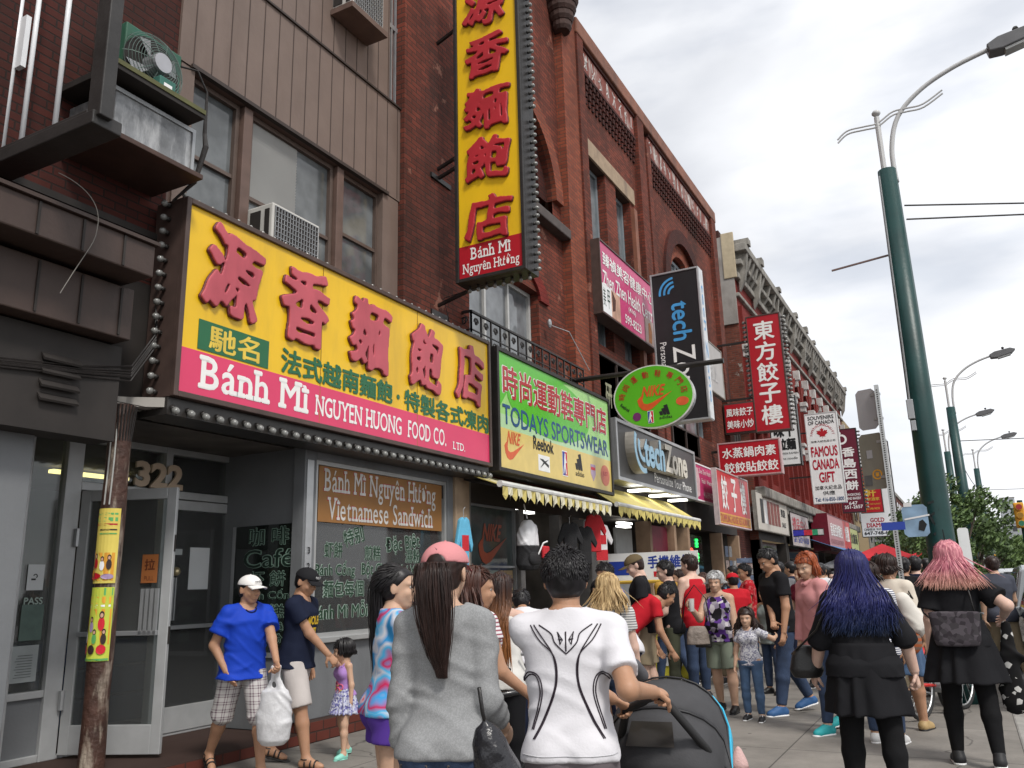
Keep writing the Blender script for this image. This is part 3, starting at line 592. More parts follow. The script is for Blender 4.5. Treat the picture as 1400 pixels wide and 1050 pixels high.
window(B, XF-.09, 7.14, 7.88, 4.76, 6.39, TB, MATS['hazy_pane'], rails=(.52,), fw=.05)
each('mullion_post', TRIMB, B, [(XF-.16, XF, 5.53, 5.65, 4.6, 6.39), (XF-.16, XF, 7.01, 7.13, 4.6, 6.39)], .008)
# entrance recess
XR = -7.2
box('recess_floor', TILE, B, XR-2.5, -5.93, 3.3, 6.62, .0, .1)
mb = MB(); mb.box(XF-.2, -5.9, 6.62, 9.5, 0, .2); mb.build('plinth', TILE, B, bevel=.01)
so_ = MB(); so_.prism([(XR-.6, 3.2), (-6.62, 3.25), (-5.9, 4.36), (-5.66, 4.56), (-5.66, 9.86), (XR-.6, 9.86)], Frame((0, 0, 0), (1, 0, 0), (0, 1, 0)), 2.96, 3.04)
sf = so_.build('soffit', SOFF, B); mb = MB(); x = XR
while x < -5.7: mb.box(x, x+.01, 3.3, 6.6, 2.946, 2.951); x += .12
mb.build('soffit_seam', SOOT, sf)
for (lx, ly) in ((-6.5, 5.2), (-6.75, 6.0)): MB().lathe([(.075, -.004), (.1, -.004), (.1, .0), (.075, .0)], (lx, ly, 2.945), 16).build('pot_light', SOOT, B)
mb = MB(); mb.bar((-5.92, 4.35, 2.86), (-6.6, 3.3, 2.86), .12, .17); mb.build('soffit_beam', mat('dirty_white_paint', (.4, .39, .36), .6, .2, 4, stain=(.12, .11, .1, .8), ss=3), B, bevel=.01)

# door wall
mb = MB()
for (a, b_) in ((4.0, 4.42), (4.74, 4.9), (5.82, 5.9), (6.84, 6.95)): mb.box(XR-.05, XR+.05, a, b_, .1, 2.95)
mb.box(XR-.05, XR+.05, 4.9, 6.84, 2.42, 2.5); mb.box(XR-.05, XR+.04, 4.42, 4.74, .1, .16); mb.box(XR-.05, XR+.04, 4.42, 4.74, .62, .68); mb.box(XR-.05, XR+.04, 4.42, 6.95, 2.88, 2.95); mb.box(XR-.05, XR+.04, 4.9, 6.84, .1, .13)
DFR = mat('anodised_door_frame', (.46, .47, .475), .4, .08, metal=.25)
dw = mb.build('door_frame', DFR, B, bevel=.006)
MB().box(XR-.02, XR, 4.42, 4.74, .68, 2.88).build('sidelight', clearglass(), B); MB().box(XR-.02, XR+.01, 4.42, 4.74, .16, .62).build('kick_panel', GREYP, B)
MB().box(XR-.02, XR, 4.9, 6.84, 2.5, 2.88).build('transom', clearglass(), B)
PAPER = mat('white_paper', (.6, .62, .63), .8, .05, 3); PAPER2 = mat('grey_notice', (.36, .39, .39), .7, .1, 8)
F = FY(XR+.004, 0, 0)
text(B, '322', FY(XR+.056, 0, 0), 5.72, 2.63, .58, .26, mat('gold_number', (.55, .42, .3), .4, .05), bold=.035, ext=.03, bev=.008, name='door_number')
nf = poly(B, rect(4.5, 4.65, 1.52, 1.74), F, PAPER, name='no_smoking_sticker'); poly(nf, ring(4.57, 1.64, .012, .02, -1, 3), F, BLACK, c=.008, name='smoke_mark'); poly(nf, rect(4.535, 4.575, 1.605, 1.62), F, BLACK, c=.008, name='cigarette_mark')
pf = poly(B, rect(4.48, 4.68, 1.1, 1.4), F, mat('dim_green_notice', (.1, .15, .13), .6, .15, 12), name='pass_notice'); text(pf, 'PASS', F, 4.575, 1.43, .17, .06, mat('pale_green_print', (.3, .38, .34), .5), bold=.02)
mb_ = poly(B, rect(4.44, 4.67, .76, 1.06), F, PAPER2, name='paper_notice')
for i in range(9): poly(mb_, rect(4.47+.01*(i % 3), 4.62, .8+i*.022, .805+i*.022), F, mat('faint_print', (.12, .13, .13), .6), c=.008, name='print_line')
# closed door
def door(par, F, w, h, lab=None, handle=True):
    fm = MB(); fm.fbox(F, 0, .09, 0, h, -.045, 0); fm.fbox(F, w-.09, w, 0, h, -.045, 0); fm.fbox(F, .09, w-.09, h-.1, h, -.045, 0); fm.fbox(F, .09, w-.09, 0, .24, -.045, 0)
    d = fm.build('door', DFR, par, bevel=.005)
    MB().fbox(F, .09, w-.09, .24, h-.1, -.03, -.02).build('pane', clearglass(), d)
    MB().fbox(F, .09, w-.09, .98, 1.02, -.018, .03).build('push_bar', ALU, d, bevel=.004)
    return d
d2 = door(B, FY(XR+.05, 5.9, .13), .93, 2.28)
poly(d2, rect(6.2, 6.46, 1.5, 1.93), FY(XR+.034, 0, 0), PAPER, name='blank_paper'); poly(d2, rect(6.0, 6.1, 1.85, 1.91), FY(XR+.034, 0, 0), PAPER2, name='sticker')
mb = MB()
for i in range(3): mb.box(XR+.06, XR+.1, 5.93+i*.03, 5.945+i*.03, 1.2, 1.62)
mb.build('handle', ALU, d2); MB().ball((XR+.11, 5.98, 1.68), .045, 10).build('lock_knob', mat('brass', (.5, .42, .25), .35, metal=.7), d2, smooth=True)
# open door, hinged on the sidelight post and swung out
HP = Vector((XR+.06, 4.9, .13)); OP = Vector((-6.36, 5.23, .13)); du = (OP-HP).normalized()
FD = Frame(HP, du, (0, 0, 1))
d1 = door(B, FD, .92, 2.28)
mb = MB()
for i in range(4): mb.fbox(FD, .66+.045*i, .69+.045*i, .98, 1.38, .005, .03)
mb.build('handle', ALU, d1); poly(d1, rect(.64, .79, 1.43, 1.68), FD, mat('orange_notice', (.32, .11, .03), .6, .1), c=.004, name='pull_notice'); text(d1, '拉', FD, .715, 1.59, .1, .1, mat('dark_orange_print', (.1, .02, .005), .6), c=.008, bold=.02); text(d1, 'PULL', FD, .715, 1.47, .09, .04, MATS['dark_orange_print'], c=.008)
[MB().fbox(FD, .92, .925, a, a+.15, -.035, -.01).build('lock_plate', SOOT, d1) for a in (.9, 1.7)]
for z in (.5, 1.9): MB().tube([(XR+.08, 4.88, z), (XR+.08, 4.88, z+.16)], .025, 8).build('hinge', ALU, d1)
for z in (.3, 2.0): MB().tube([(XR+.08, 6.85, z), (XR+.08, 6.85, z+.16)], .025, 8).build('hinge', ALU, d2)
# cafe side wall
box('cafe_wall', GREYP, B, XR-.3, XF-.02, 6.66, 6.8, .1, 2.95)
CG = glass('cafe_pane', (.012, .016, .014), .05); FC = FX(0, 6.655, 0)
cw = MB().box(-6.98, XF-.07, 6.648, 6.665, .85, 2.15).build('cafe_window', CG, B); mb = MB(); mb.box(-7.02, XF-.04, 6.64, 6.67, .8, .85); mb.box(-7.02, -6.98, 6.64, 6.67, .85, 2.15); mb.build('cafe_window_frame', ALU, cw)
PG = mat('pale_green_lettering', (.22, .33, .27), .5, .1); FC = FX(0, 6.646, 0); DG = mat('dark_green_lettering', (.006, .02, .013), .5, .1)
for (s_, cx, cz, w, h) in (('咖 啡', -6.5, 2.03, .58, .2), ('Café', -6.49, 1.8, .72, .2), ('虾 餅', -6.5, 1.59, .52, .17), ('Bánh Cống', -6.48, 1.42, .76, .13), ('煎 糕', -6.5, 1.26, .52, .15), ('Bột Chiên', -6.5, 1.1, .66, .13), ('濕 粉', -6.5, .99, .5, .1)):
    sr = not any(ord(q) > 0x2000 for q in s_)
    text(cw, s_, FC, cx, cz, w, h, PG, bold=.035, serif=False, c=.0); text(cw, s_, FC, cx, cz, w*.985, h*.93, DG, bold=.0, c=.003)
# shop window
XW = XF-.03
mb = MB(); mb.box(XF-.14, XF+.02, 6.6, 6.78, .2, 2.95); mb.box(XF-.14, XF+.02, 9.36, 9.5, .2, 2.95); mb.box(XF-.14, XF+.02, 6.78, 9.36, 2.82, 2.95); mb.box(XF-.14, XF+.0, 6.78, 9.36, .2, .96); mb.build('stall_riser', GREYP, B, bevel=.008)
wf = window(B, XW, 6.78, 9.36, .98, 2.82, mat('silver_window_frame', (.38, .385, .38), .4, .06, metal=.3), clearglass(), fw=.045, name='shop_window')
box('sill', MATS['silver_window_frame'], wf, XF-.03, XF+.07, 6.74, 9.4, .93, .985, bevel=.006)
F = FY(XW+.0, 0, 0)
bn = poly(B, rect(6.86, 9.27, 2.17, 2.77), FY(XW+.004, 0, 0), mat('ochre_banner', (.27, .125, .035), .6, .08, 3), c=.0, d=.008, name='shop_banner')
RL = mat('dull_red_print', (.35, .03, .025), .5); WL = mat('dull_white_print', (.55, .53, .5), .5)
FB = FY(XW+.013, 0, 0)
for (s_, cz, w, h) in (('Bánh Mì Nguyên Hương', 2.585, 2.18, .33), ('Vietnamese Sandwich', 2.32, 2.05, .245)):
    text(bn, s_, FB, 8.03, cz, w*1.006, h*1.05, RL, serif=True, c=0, sbold=.045); text(bn, s_, FB, 8.03, cz, w, h, WL, serif=True, c=.004, sbold=.006)
FP = FY(XW-.016, 0, 0)
for (s_, cy, cz, w, h, rt) in (('特别', 7.5, 2.04, .36, .19, .25), ('Đặc Biệt', 8.45, 1.98, .7, .22, .12), ('虾餅', 7.16, 1.88, .3, .17, 0), ('煎糕', 7.85, 1.86, .3, .17, 0), ('濕粉', 8.65, 1.84, .32, .17, 0), ('Bánh Cống', 7.2, 1.67, .66, .19, 0), ('Bột Chiên', 7.95, 1.67, .6, .18, 0), ('Nui Xào Xíu', 8.72, 1.66, .75, .15, 0), ('麵包每個', 7.35, 1.47, .68, .18, 0), ('Bánh Mì Mỗi Ổ', 7.4, 1.27, 1.1, .22, 0)):
    text(wf, s_, FP, cy, cz, w*1.03, h*1.06, mat('white_green_lettering', (.3, .38, .33), .5), bold=.05, c=.0, rot=rt); text(wf, s_, FP, cy, cz, w, h, GREENP, bold=.012, c=.003, rot=rt)
mb = MB(); mb.box(XF-.9, XF-.09, 6.85, 9.3, .98, 1.02)
pc = poly(wf, rect(8.28, 8.7, 1.3, 1.56), FP, mat('menu_card', (.5, .44, .33), .7), name='menu_card')
for k_, s_ in enumerate(('SANDWICH', '各種麵包', '$2.50')): text(pc, s_, FP, 8.49, 1.5-.075*k_, .3, .055, RL, c=.006, bold=.01)
box('house_number_post', ALU, B, XF+.02, XF+.035, 6.62, 6.72, .96, 2.8)
for k_, s_ in enumerate('322'): text(B, s_, FY(XF+.036, 0, 0), 6.67, 1.86-.16*k_, None, .07, BLACK, bold=.02, name='post_number')

mb = MB(); x0, x1, y0, y1, hh = XR-4.2, XR-.06, 3.6, 9.45, 2.94
mb.quad((x0, y0, .1), (x0, y1, .1), (x0, y1, hh), (x0, y0, hh)); mb.quad((x0, y1, .1), (XF-.2, y1, .1), (XF-.2, y1, hh), (x0, y1, hh)); mb.quad((x0, y0, .1), (x1, y0, .1), (x1, y0, hh), (x0, y0, hh)); mb.quad((x0, y0, hh), (x0, y1, hh), (XF-.2, y1, hh), (XF-.2, y0, hh)); mb.build('bakery_room', INT, B)
MB().quad((x0, 6.81, .105), (XF-.2, 6.81, .105), (XF-.2, y1, .105), (x0, y1, .105)).build('bakery_floor', FLOORI, B)
ct = MB().box(-8.3, -7.7, 6.95, 9.3, .1, 1.1).build('counter', INTL, B, bevel=.01); mb = MB()
for k_ in range(30): mb.cm = k_ % 4; y_ = 7+.075*k_; mb.box(-8.2+.1*(k_ % 3), -8.08+.1*(k_ % 3), y_, y_+.11, 1.1, 1.18+.05*(k_ % 4))
mb.build('bakery_goods', [STONE, mat('bread_crust', (.35, .17, .06), .7, .3), WHITE, REDP], ct)
each('drink_crate', mat('blue_crate', (.03, .07, .16), .5, .2), B, [(-9.2, -8.4, 5.4+.02*k_, 6.9-.02*k_, .12+.3*k_, .4+.3*k_) for k_ in range(3)], .02)
for (a, b_) in ((4.6, -8.6), (6.4, -9.2), (8.2, -8.6)): MB().box(b_-.05, b_+.05, a-.5, a+.5, 2.86, 2.9).build('ceiling_lamp', emit('warm_tube', (1, .8, .3), 2.6), B)

# ---- C: brick building with the arch, sportswear shop below
Cb = thing('brick_building', 'brick building with big arched bay and iron balcony over the sportswear shop', 'building', (XF, 11.3, 0))
mb = MB(); wallY(mb, XF+.1, 8.22, 9.86, 2.95, 15); mb.quad((XF-.2, 8.22, 2.95), (XF+.1, 8.22, 2.95), (XF+.1, 8.22, 15), (XF-.2, 8.22, 15)); mb.quad((XF+.1, 9.86, 2.95), (XF-.35, 9.86, 2.95), (XF-.35, 9.86, 15), (XF+.1, 9.86, 15)); mb.build('left_pier', BR2, Cb)
mb = MB(); wallY(mb, XF+.1, 13.7, 14.4, 2.95, 15); mb.quad((XF+.1, 13.7, 2.95), (XF+.1, 13.7, 15), (XF-.35, 13.7, 15), (XF-.35, 13.7, 2.95)); mb.quad((XF+.1, 14.4, 2.95), (XF-.35, 14.4, 2.95), (XF-.35, 14.4, 15), (XF+.1, 14.4, 15)); mb.build('right_pier', BR3, Cb)
mb = MB(); wallY(mb, XF-.08, 9.86, 13.7, 2.95, 8.15, [(10.15, 12.55, 4.2, 6.5)]); wallY(mb, XF-.08, 9.86, 10.1, 8.15, 8.6); wallY(mb, XF-.08, 13.3, 13.7, 8.15, 8.6); spandrel(mb, XF-.08, 11.7, 8.6, 1.6, 9.86, 13.7, 15); mb.build('bay_wall', BR2, Cb)
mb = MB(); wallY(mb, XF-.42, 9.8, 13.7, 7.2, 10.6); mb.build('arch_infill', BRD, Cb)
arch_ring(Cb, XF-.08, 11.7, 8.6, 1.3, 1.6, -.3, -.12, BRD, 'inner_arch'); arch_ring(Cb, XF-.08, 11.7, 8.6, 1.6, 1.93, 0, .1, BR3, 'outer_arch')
arch_ring(Cb, XF-.08, 11.35, 6.35, 1.2, 1.55, 0, .05, BRP, 'window_arch', .45)
mb = MB(); mb.box(XF-.1, XF+.12, 9.9, 13.7, 7.9, 8.1); mb.box(XF-.1, XF+.06, 9.9, 13.7, 8.1, 8.16); mb.build('string_course', mat('dark_stone', (.07, .055, .05), .7, .2), Cb, bevel=.02)
mb = MB()
for k_ in range(7): mb.lathe([(.16+.055*k_, 12.5+k_*.2), (.2+.055*k_, 12.58+k_*.2), (.2+.055*k_, 12.7+k_*.2)], (XF+.12, 13.7, 0), 14)
mb.lathe([(.56, 13.9), (.56, 15.5)], (XF+.12, 13.7, 0), 14); mb.build('corner_turret', mat('sooty_brick', (.05, .025, .02), .8, .3, bump=.4, bs=20), Cb)
window(Cb, XF-.28, 10.15, 12.55, 4.2, 6.5, mat('white_timber', (.45, .45, .44), .5, .1), PANEL_, mull=(.33, .66), rails=(), fw=.07)
mb = MB(); wallY(mb, XF-.02, 8.3, 14.4, 2.6, 2.95); mb.build('lintel_band', SOOT, Cb)
mb = MB(); mb.box(XF-.3, XF+.06, 9.5, 9.86, 0, 2.95); mb.build('stone_pilaster', STONE, Cb, bevel=.01); each('shop_post', mat('grey_post_paint', (.13, .125, .12), .5, .2), Cb, [(XF-.3, XF, 9.86, 10.0, 0, 2.9), (XF-.3, XF, 11.45, 11.6, 0, 2.6), (XF-.3, XF+.05, 14.1, 14.4, 0, 2.6), (XF-.2, XF, 12.9, 13.0, 0, 2.6)], .01)
def room(b, y0, y1, h, depth=3.2, wallm=None):
    mb = MB(); x1 = XF-.3; x0 = x1-depth
    mb.quad((x0, y0, 0), (x0, y1, 0), (x0, y1, h), (x0, y0, h)); mb.quad((x0, y1, 0), (x1, y1, 0), (x1, y1, h), (x0, y1, h)); mb.quad((x0, y0, h), (x1, y0, h), (x1, y1, h), (x0, y1, h)); mb.quad((x0, y0, 0), (x1, y0, 0), (x1, y0, h), (x0, y0, h))
    mb.build('shop_room', wallm or INT, b); MB().quad((x0, y0, .02), (XF, y0, .02), (XF, y1, .02), (x0, y1, .02)).build('shop_floor', FLOORI, b)
    mb = MB(); 
    for k_ in range(5): mb.box(x0+.02, x0+.35, y0+.1, y1-.1, .4+k_*.45, .43+k_*.45)
    mb.build('wall_shelf', INTL, b)
    mb = MB()
    for k_ in range(46):
        y_ = random.uniform(y0+.15, y1-.3); z_ = .43+.45*random.randint(0, 4); mb.cm = random.randint(0, 4); mb.box(x0+.06, x0+.3, y_, y_+random.uniform(.12, .3), z_, z_+random.uniform(.1, .3))
    mb.build('shelf_stock', [REDP, BLUEP, WHITE, BLACK, STONE], b)
LAMP = emit('fluorescent_tube', (1, .98, .92), 2.2)
room(Cb, 10.0, 14.1, 2.9)
for (a, b_) in ((11.9, -7.2), (13.2, -6.9)): MB().box(b_-.06, b_+.06, a-.45, a+.45, 2.72, 2.76).build('ceiling_lamp', LAMP, Cb)
# poster window
pw = window(Cb, XF-.1, 10.0, 11.45, .5, 2.62, STEEL, glass('grey_pane', (.06, .075, .075), .05), rails=(.58,), fw=.04, name='poster_window')
F = FY(XF-.115, 0, 0); ORG = mat('orange_red_print', (.26, .05, .02), .5)
logo_swoosh(pw, F, 10.75, 2.05, .85, ORG)
for k_ in range(3):
    cp = poly(pw, rect(10.1+k_*.45, 10.48+k_*.45, 1.15, 1.68), F, mat('dim_card%d' % k_, [(.25, .2, .16), (.2, .24, .22), (.28, .2, .1)][k_], .7), name='team_card'); poly(cp, ring(10.29+k_*.45, 1.42, .09, .115, 0, 6.28, 20), F, BLACK, c=.008, name='card_ring')

# ---- D: terracotta-topped red brick building
D = thing('brick_building', 'tall red brick building with lime-stained terracotta panels under its roofline', 'building', (XF, 20, 0))
mb = MB(); wallY(mb, XF, 14.4, 19.2, 4.4, 11.2, [(15.0, 16.0, 6.2, 10.35), (16.65, 17.6, 6.2, 10.35)], .28); wallY(mb, XF, 19.2, 25.7, 4.4, 9.2, [(20.3, 23.5, 5.3, 9.2)], .3)
spandrel(mb, XF, 21.9, 9.2, 1.6, 19.2, 25.7, 11.2); wallY(mb, XF, 14.4, 25.7, 11.2, 12.9); mb.quad((XF, 25.7, 0), (-14, 25.7, 0), (-14, 25.7, 13.2), (XF, 25.7, 13.2)); mb.quad((XF, 14.4, 12.9), (XF, 25.7, 12.9), (-14, 25.7, 12.9), (-14, 14.4, 12.9)); mb.build('wall', BR2, D)
each('pilaster', BR2, D, [(XF-.05, XF+.14, a, b_, 4.4, t) for (a, b_, t) in ((14.42, 14.75, 12.95), (18.15, 18.65, 13.05), (18.8, 19.1, 12.6), (25.2, 25.72, 13.3))])
arch_ring(D, XF, 21.9, 9.2, 1.55, 1.95, 0, .08, BRD, 'arch_hood'); arch_ring(D, XF, 21.9, 9.2, 1.2, 1.6, -.2, -.06, BR3, 'arch_order')
mb = MB(); mb.box(XF, XF+.05, 14.8, 17.85, 10.35, 10.75); mb.build('lintel', STONE, D, bevel=.008)
mb = MB(); mb.box(XF-.3, XF+.16, 14.4, 25.75, 12.96, 13.35); mb.build('coping', TERRA, D, bevel=.03)
mb = MB()
for (a, b_) in ((14.8, 18.1), (19.15, 25.15)): mb.box(XF, XF+.06, a, b_, 12.3, 12.9)
tp = mb.build('terracotta_panel', TERW, D)
for (a, b_) in ((14.8, 18.1), (19.15, 25.15)):
    mb = MB(); mb.box(XF, XF+.1, a, b_, 12.22, 12.3); mb.box(XF, XF+.1, a, b_, 12.88, 12.95); mb.build('panel_rail', BRD, D)
    mb = MB(); y = a+.1; CH = mat('chalky_white', (.55, .52, .5), .9, .2)
    while y < b_-.3:
        w = random.uniform(.12, .3)
        for _ in range(5):
            y0_, z0_ = y+random.uniform(0, w), 12.38+random.uniform(0, .45); y1_, z1_ = y+random.uniform(0, w), 12.38+random.uniform(0, .45)
            if abs(z1_-z0_)+abs(y1_-y0_) > .12: mb.bar((XF+.062, y0_, z0_), (XF+.062, y1_, z1_), .03, .012, (1, 0, 0))
        y += w+.2
    mb.build('terracotta_relief', CH, tp)
    mb = MB(); y = a
    while y < b_:
        for k_ in range(4): mb.box(XF, XF+.09-.018*k_, y, y+.1, 12.1-.16*k_, 12.22-.16*k_)
        y += .2
    mb.build('corbel_table', BRD, D)
for (a, b_) in ((15.0, 16.0), (16.65, 17.6)): window(D, XF-.22, a, b_, 6.2, 10.35, mat('grey_blue_timber', (.2, .23, .25), .5, .1), PANEL_, rails=(.5,), fw=.09)
mb = MB(); mb.box(XF-.02, XF+.09, 17.65, 17.85, 6.0, 10.2); mb.build('quoin_strip', TERRA, D)
window(D, XF-.26, 20.35, 23.45, 5.3, 10.3, MATS['grey_blue_timber'], PANEL_, mull=(.5,), rails=(.5,), fw=.09)
# upper window under the pink sign
window(D, XF+.02, 14.9, 17.9, 4.55, 6.0, MATS['dark_flashing'], glass('dusty_pane', (.09, .1, .1), .08), mull=(.36, .7), fw=.06)
text(D, '研', FY(XF+.045, 0, 0), 15.4, 5.15, .35, .5, mat('faded_cream', (.3, .3, .2), .6), bold=.02)
wf_ = window(D, XF+.02, 19.6, 22.0, 4.6, 5.9, MATS['dark_flashing'], PANEL_, mull=(.5,), rails=(.5,), fw=.06)
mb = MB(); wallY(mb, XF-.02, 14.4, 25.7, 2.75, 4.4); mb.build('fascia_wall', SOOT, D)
each('shop_post', mat('pale_wood_post', (.3, .2, .13), .6, .15), D, [(XF-.3, XF+.03, yy, yy+.16, 0, 2.75) for yy in (14.4, 17.45, 19.2, 20.3, 23.5, 25.5)], .01)
room(D, 14.56, 20.3, 2.9); room(D, 20.46, 25.5, 2.9)
for (a, b_) in ((15.3, -6.6), (16.4, -7.2), (17.6, -6.6), (18.6, -7.0)): MB().box(b_-.08, b_+.08, a-.3, a+.3, 2.72, 2.76).build('ceiling_lamp', LAMP, D)
dd = MB().box(XF-.25, XF-.2, 16.0, 16.95, .1, 2.55).build('shop_door', mat('grey_white_panel', (.3, .31, .31), .5, .08), D); F = FY(XF-.2, 0, 0)
poly(dd, ring(16.3, 1.75, .26, .29, 0, 6.283, 26), F, BLACK, c=.004, name='door_ring'); poly(dd, rect(16.02, 16.58, 1.73, 1.755), F, BLACK, c=.006, name='door_line')
MB().box(XF-.18, XF-.15, 17.62, 19.2, .3, 2.7).build('poster_board', mat('dark_magenta_poster', (.22, .02, .05), .5, .25, 3), D)
F = FY(XF-.145, 0, 0); poly(D, [(17.9, 1.5), (18.7, 1.35), (18.9, 1.7), (18.4, 1.8), (18.3, 2.2), (18.0, 2.1)], F, mat('poster_shoe', (.25, .08, .05), .6, .3, 9), name='poster_shape')
MB().box(XF-.1, XF-.08, 20.5, 21.9, .2, 2.6).build('shop_glass', PANE, D); F = FY(XF-.07, 0, 0)
poly(D, ell(20.85, 2.1, .19, .17), F, emit('red_neon', (1, .05, .03), 1.6), name='neon_sign')
for (cy, cz, s_) in ((21.35, 2.4, '茶'), (21.35, 2.05, '餃子')): text(D, s_, F, cy, cz, .28, .24, emit('green_neon', (.02, .8, .12), 1.3), bold=.05, name='neon_sign')
mb = MB()
for k_ in range(14): mb.cm = k_ % 3; y_ = 23.8+.42*(k_ % 4); z_ = .9+.4*(k_//4); mb.box(XF+.03, XF+.04, y_, y_+.32, z_, z_+.3)
mb.build('postcard_display', [mat('postcard_blue', (.12, .16, .24), .6, .4, 14), mat('postcard_grey', (.33, .33, .33), .6, .4, 14), mat('postcard_cream', (.36, .28, .26), .6, .4, 14)], D)

# ---- low link and E: the long Victorian row
G0 = thing('brick_building', 'low sooty infill building squeezed between two tall red brick ones', 'building', (XF, 27, 0))
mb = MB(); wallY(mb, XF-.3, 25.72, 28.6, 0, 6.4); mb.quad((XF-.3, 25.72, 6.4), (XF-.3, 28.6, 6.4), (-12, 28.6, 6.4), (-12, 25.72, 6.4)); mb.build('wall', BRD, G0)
each('timber_batten', SOOT, G0, [(XF-.3, XF-.24, 26+.35*i, 26.2+.35*i, 4.2, 6.3) for i in range(7)])
E1 = thing('row_building', 'long red painted Victorian row with grey bracketed cornice and white capitals', 'building', (XF, 42, 0))
bays = [(28.9+i*2.32) for i in range(12)]
mb = MB(); ops = [(y+.45, y+1.85, 4.9, 6.7) for y in bays]+[(y+.5, y+1.8, 7.6, 9.6) for y in bays]
wallY(mb, XF, 28.6, 57, 3.9, 9.6, ops, .3)
for y in bays: spandrel(mb, XF, y+1.15, 9.6, .65, y, y+2.32, 10.9)
wallY(mb, XF, 28.6, 28.9, 9.6, 10.9); wallY(mb, XF, bays[-1]+2.32, 57, 9.6, 10.9); wallY(mb, XF, 28.6, 57, 10.9, 12.6); mb.build('wall', BRP, E1)
mb = MB(); mb.quad((-14, 28.6, 0), (XF, 28.6, 0), (XF, 28.6, 10.3), (-14, 28.6, 10.3)); mb.build('end_wall', BRG, E1)
mb = MB(); a = [(-7.5+1.52*math.cos(math.pi*i/16*.5), 12.9+1.05*math.sin(math.pi*i/16*.5)) for i in range(17)][::-1]
mb.prism([(-14, 10.3), (XF, 10.3), (XF, 12.9), (-6.05, 13.3), (-6.3, 13.65), (-6.8, 13.6), (-7.4, 13.25), (-8.2, 12.6), (-14, 11.5)], Frame((0, 28.6, 0), (1, 0, 0), (0, 0, 1)), 0, .06); mb.build('rendered_gable', mat('weathered_render', (.3, .28, .26), .9, .12, 3, bump=.3, bs=12, stain=(.16, .13, .11, .7), ss=2), E1)
mb = MB(); mb.box(XF-.35, XF+.1, 28.5, 28.58, 12.0, 13.75); mb.build('cornice_end', mat('cream_render', (.42, .35, .24), .8, .1, bump=.2, bs=15), E1, bevel=.02); box('chimney', BRD, E1, -6.9, -6.45, 28.7, 29.2, 13.3, 14.0)
for (z0_, z1_, p_, n_) in ((12.0, 12.22, .16, 'cornice_bed'), (12.5, 12.7, .3, 'cornice_mid'), (13.0, 13.3, .5, 'cornice_crown'), (11.3, 11.45, .12, 'cornice_string')):
    mb = MB(); mb.box(XF-.1, XF+p_, 28.58, 57, z0_, z1_); mb.build(n_, GSTONE, E1, bevel=.03)
mb = MB(); mb.box(XF-.1, XF+.08, 28.6, 57, 12.2, 13.0); mb.build('frieze', GSTONE, E1)
k_ = 0; y = 28.9
while y < 57:
    big = k_ % 4 == 0
    mb = MB(); mb.add([(XF+.08, y, 11.6 if big else 12.2), (XF+.3, y, 12.0 if big else 12.5), (XF+.46, y, 13.0), (XF+.08, y, 13.0)]+[(XF+.08, y+.22, 11.6 if big else 12.2), (XF+.3, y+.22, 12.0 if big else 12.5), (XF+.46, y+.22, 13.0), (XF+.08, y+.22, 13.0)], [(0, 1, 2, 3), (7, 6, 5, 4), (0, 4, 5, 1), (1, 5, 6, 2), (2, 6, 7, 3)])
    if big and random.random() < .8: zt = random.uniform(13.45, 13.62); mb.box(XF, XF+.56, y-.05, y+.34, 13.3, zt)
    mb.build('cornice_bracket', GSTONE, E1); y += .58*random.choice((1, 1, 1, 1, 2)); k_ += 1
WCAP = mat('white_capital_paint', (.5, .49, .47), .7, .15, stain=(.2, .18, .17, .8), ss=3)
cap0 = None
for y in bays:
    arch_ring(E1, XF, y+1.15, 9.6, .62, .9, 0, .09, BRP, 'arch_hood')
    mb = MB(); mb.box(XF, XF+.12, y-.12, y+.12, 4.0, 11.0); mb.build('pier', BRP, E1)
    mb = MB(); mb.box(XF, XF+.32, y-.2, y+.26, 9.35, 9.55); mb.box(XF, XF+.24, y-.14, y+.2, 9.1, 9.35); mb.box(XF, XF+.3, y+1.03, y+1.27, 10.4, 10.85); mb.box(XF, XF+.2, y+1.08, y+1.22, 10.1, 10.4); mb.box(XF, XF+.3, y-.2, y+.26, 6.75, 7.1); mb.box(XF, XF+.4, y-.24, y+.3, 7.1, 7.25); mb.build('capital', WCAP, E1, bevel=.02)
    window(E1, XF-.24, y+.45, y+1.85, 4.9, 6.7, TRIMB, PANE, rails=(.5,), fw=.07)
    window(E1, XF-.24, y+.5, y+1.8, 7.6, 10.2, TRIMB, PANE, rails=(.5,), fw=.07)
mb = MB(); mb.box(XF, XF+.35, 28.6, 57, 4.15, 4.5); mb.box(XF, XF+.2, 28.6, 57, 3.85, 4.15); mb.build('shop_cornice', GSTONE, E1, bevel=.04)
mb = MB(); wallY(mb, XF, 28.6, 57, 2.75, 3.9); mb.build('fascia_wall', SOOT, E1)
each('shop_post', SOOT, E1, [(XF-.3, XF+.04, y, y+.25, 0, 2.75) for y in (28.6, 33.0, 33.3, 38.0, 42.5, 47.5, 52.5, 56.8)]); room(E1, 28.9, 42.4, 2.75); room(E1, 42.8, 56.8, 2.75)
for y in (29.2, 34.2, 39.0): MB().box(XF-.1, XF-.08, y, y+2.6, .3, 2.7).build('shop_glass', PANE, E1)
F1 = thing('gabled_building', 'tan rendered building with dark coping beyond the Victorian row', 'building', (XF, 60, 0))
mb = MB(); mb.prism([(XF, 0), (XF, 11.6), (-9, 13.5), (-16, 13.5), (-16, 0)], Frame((0, 57.05, 0), (1, 0, 0), (0, 0, 1)), -8, 0); mb.build('wall', mat('tan_render', (.26, .19, .1), .8, .12), F1)
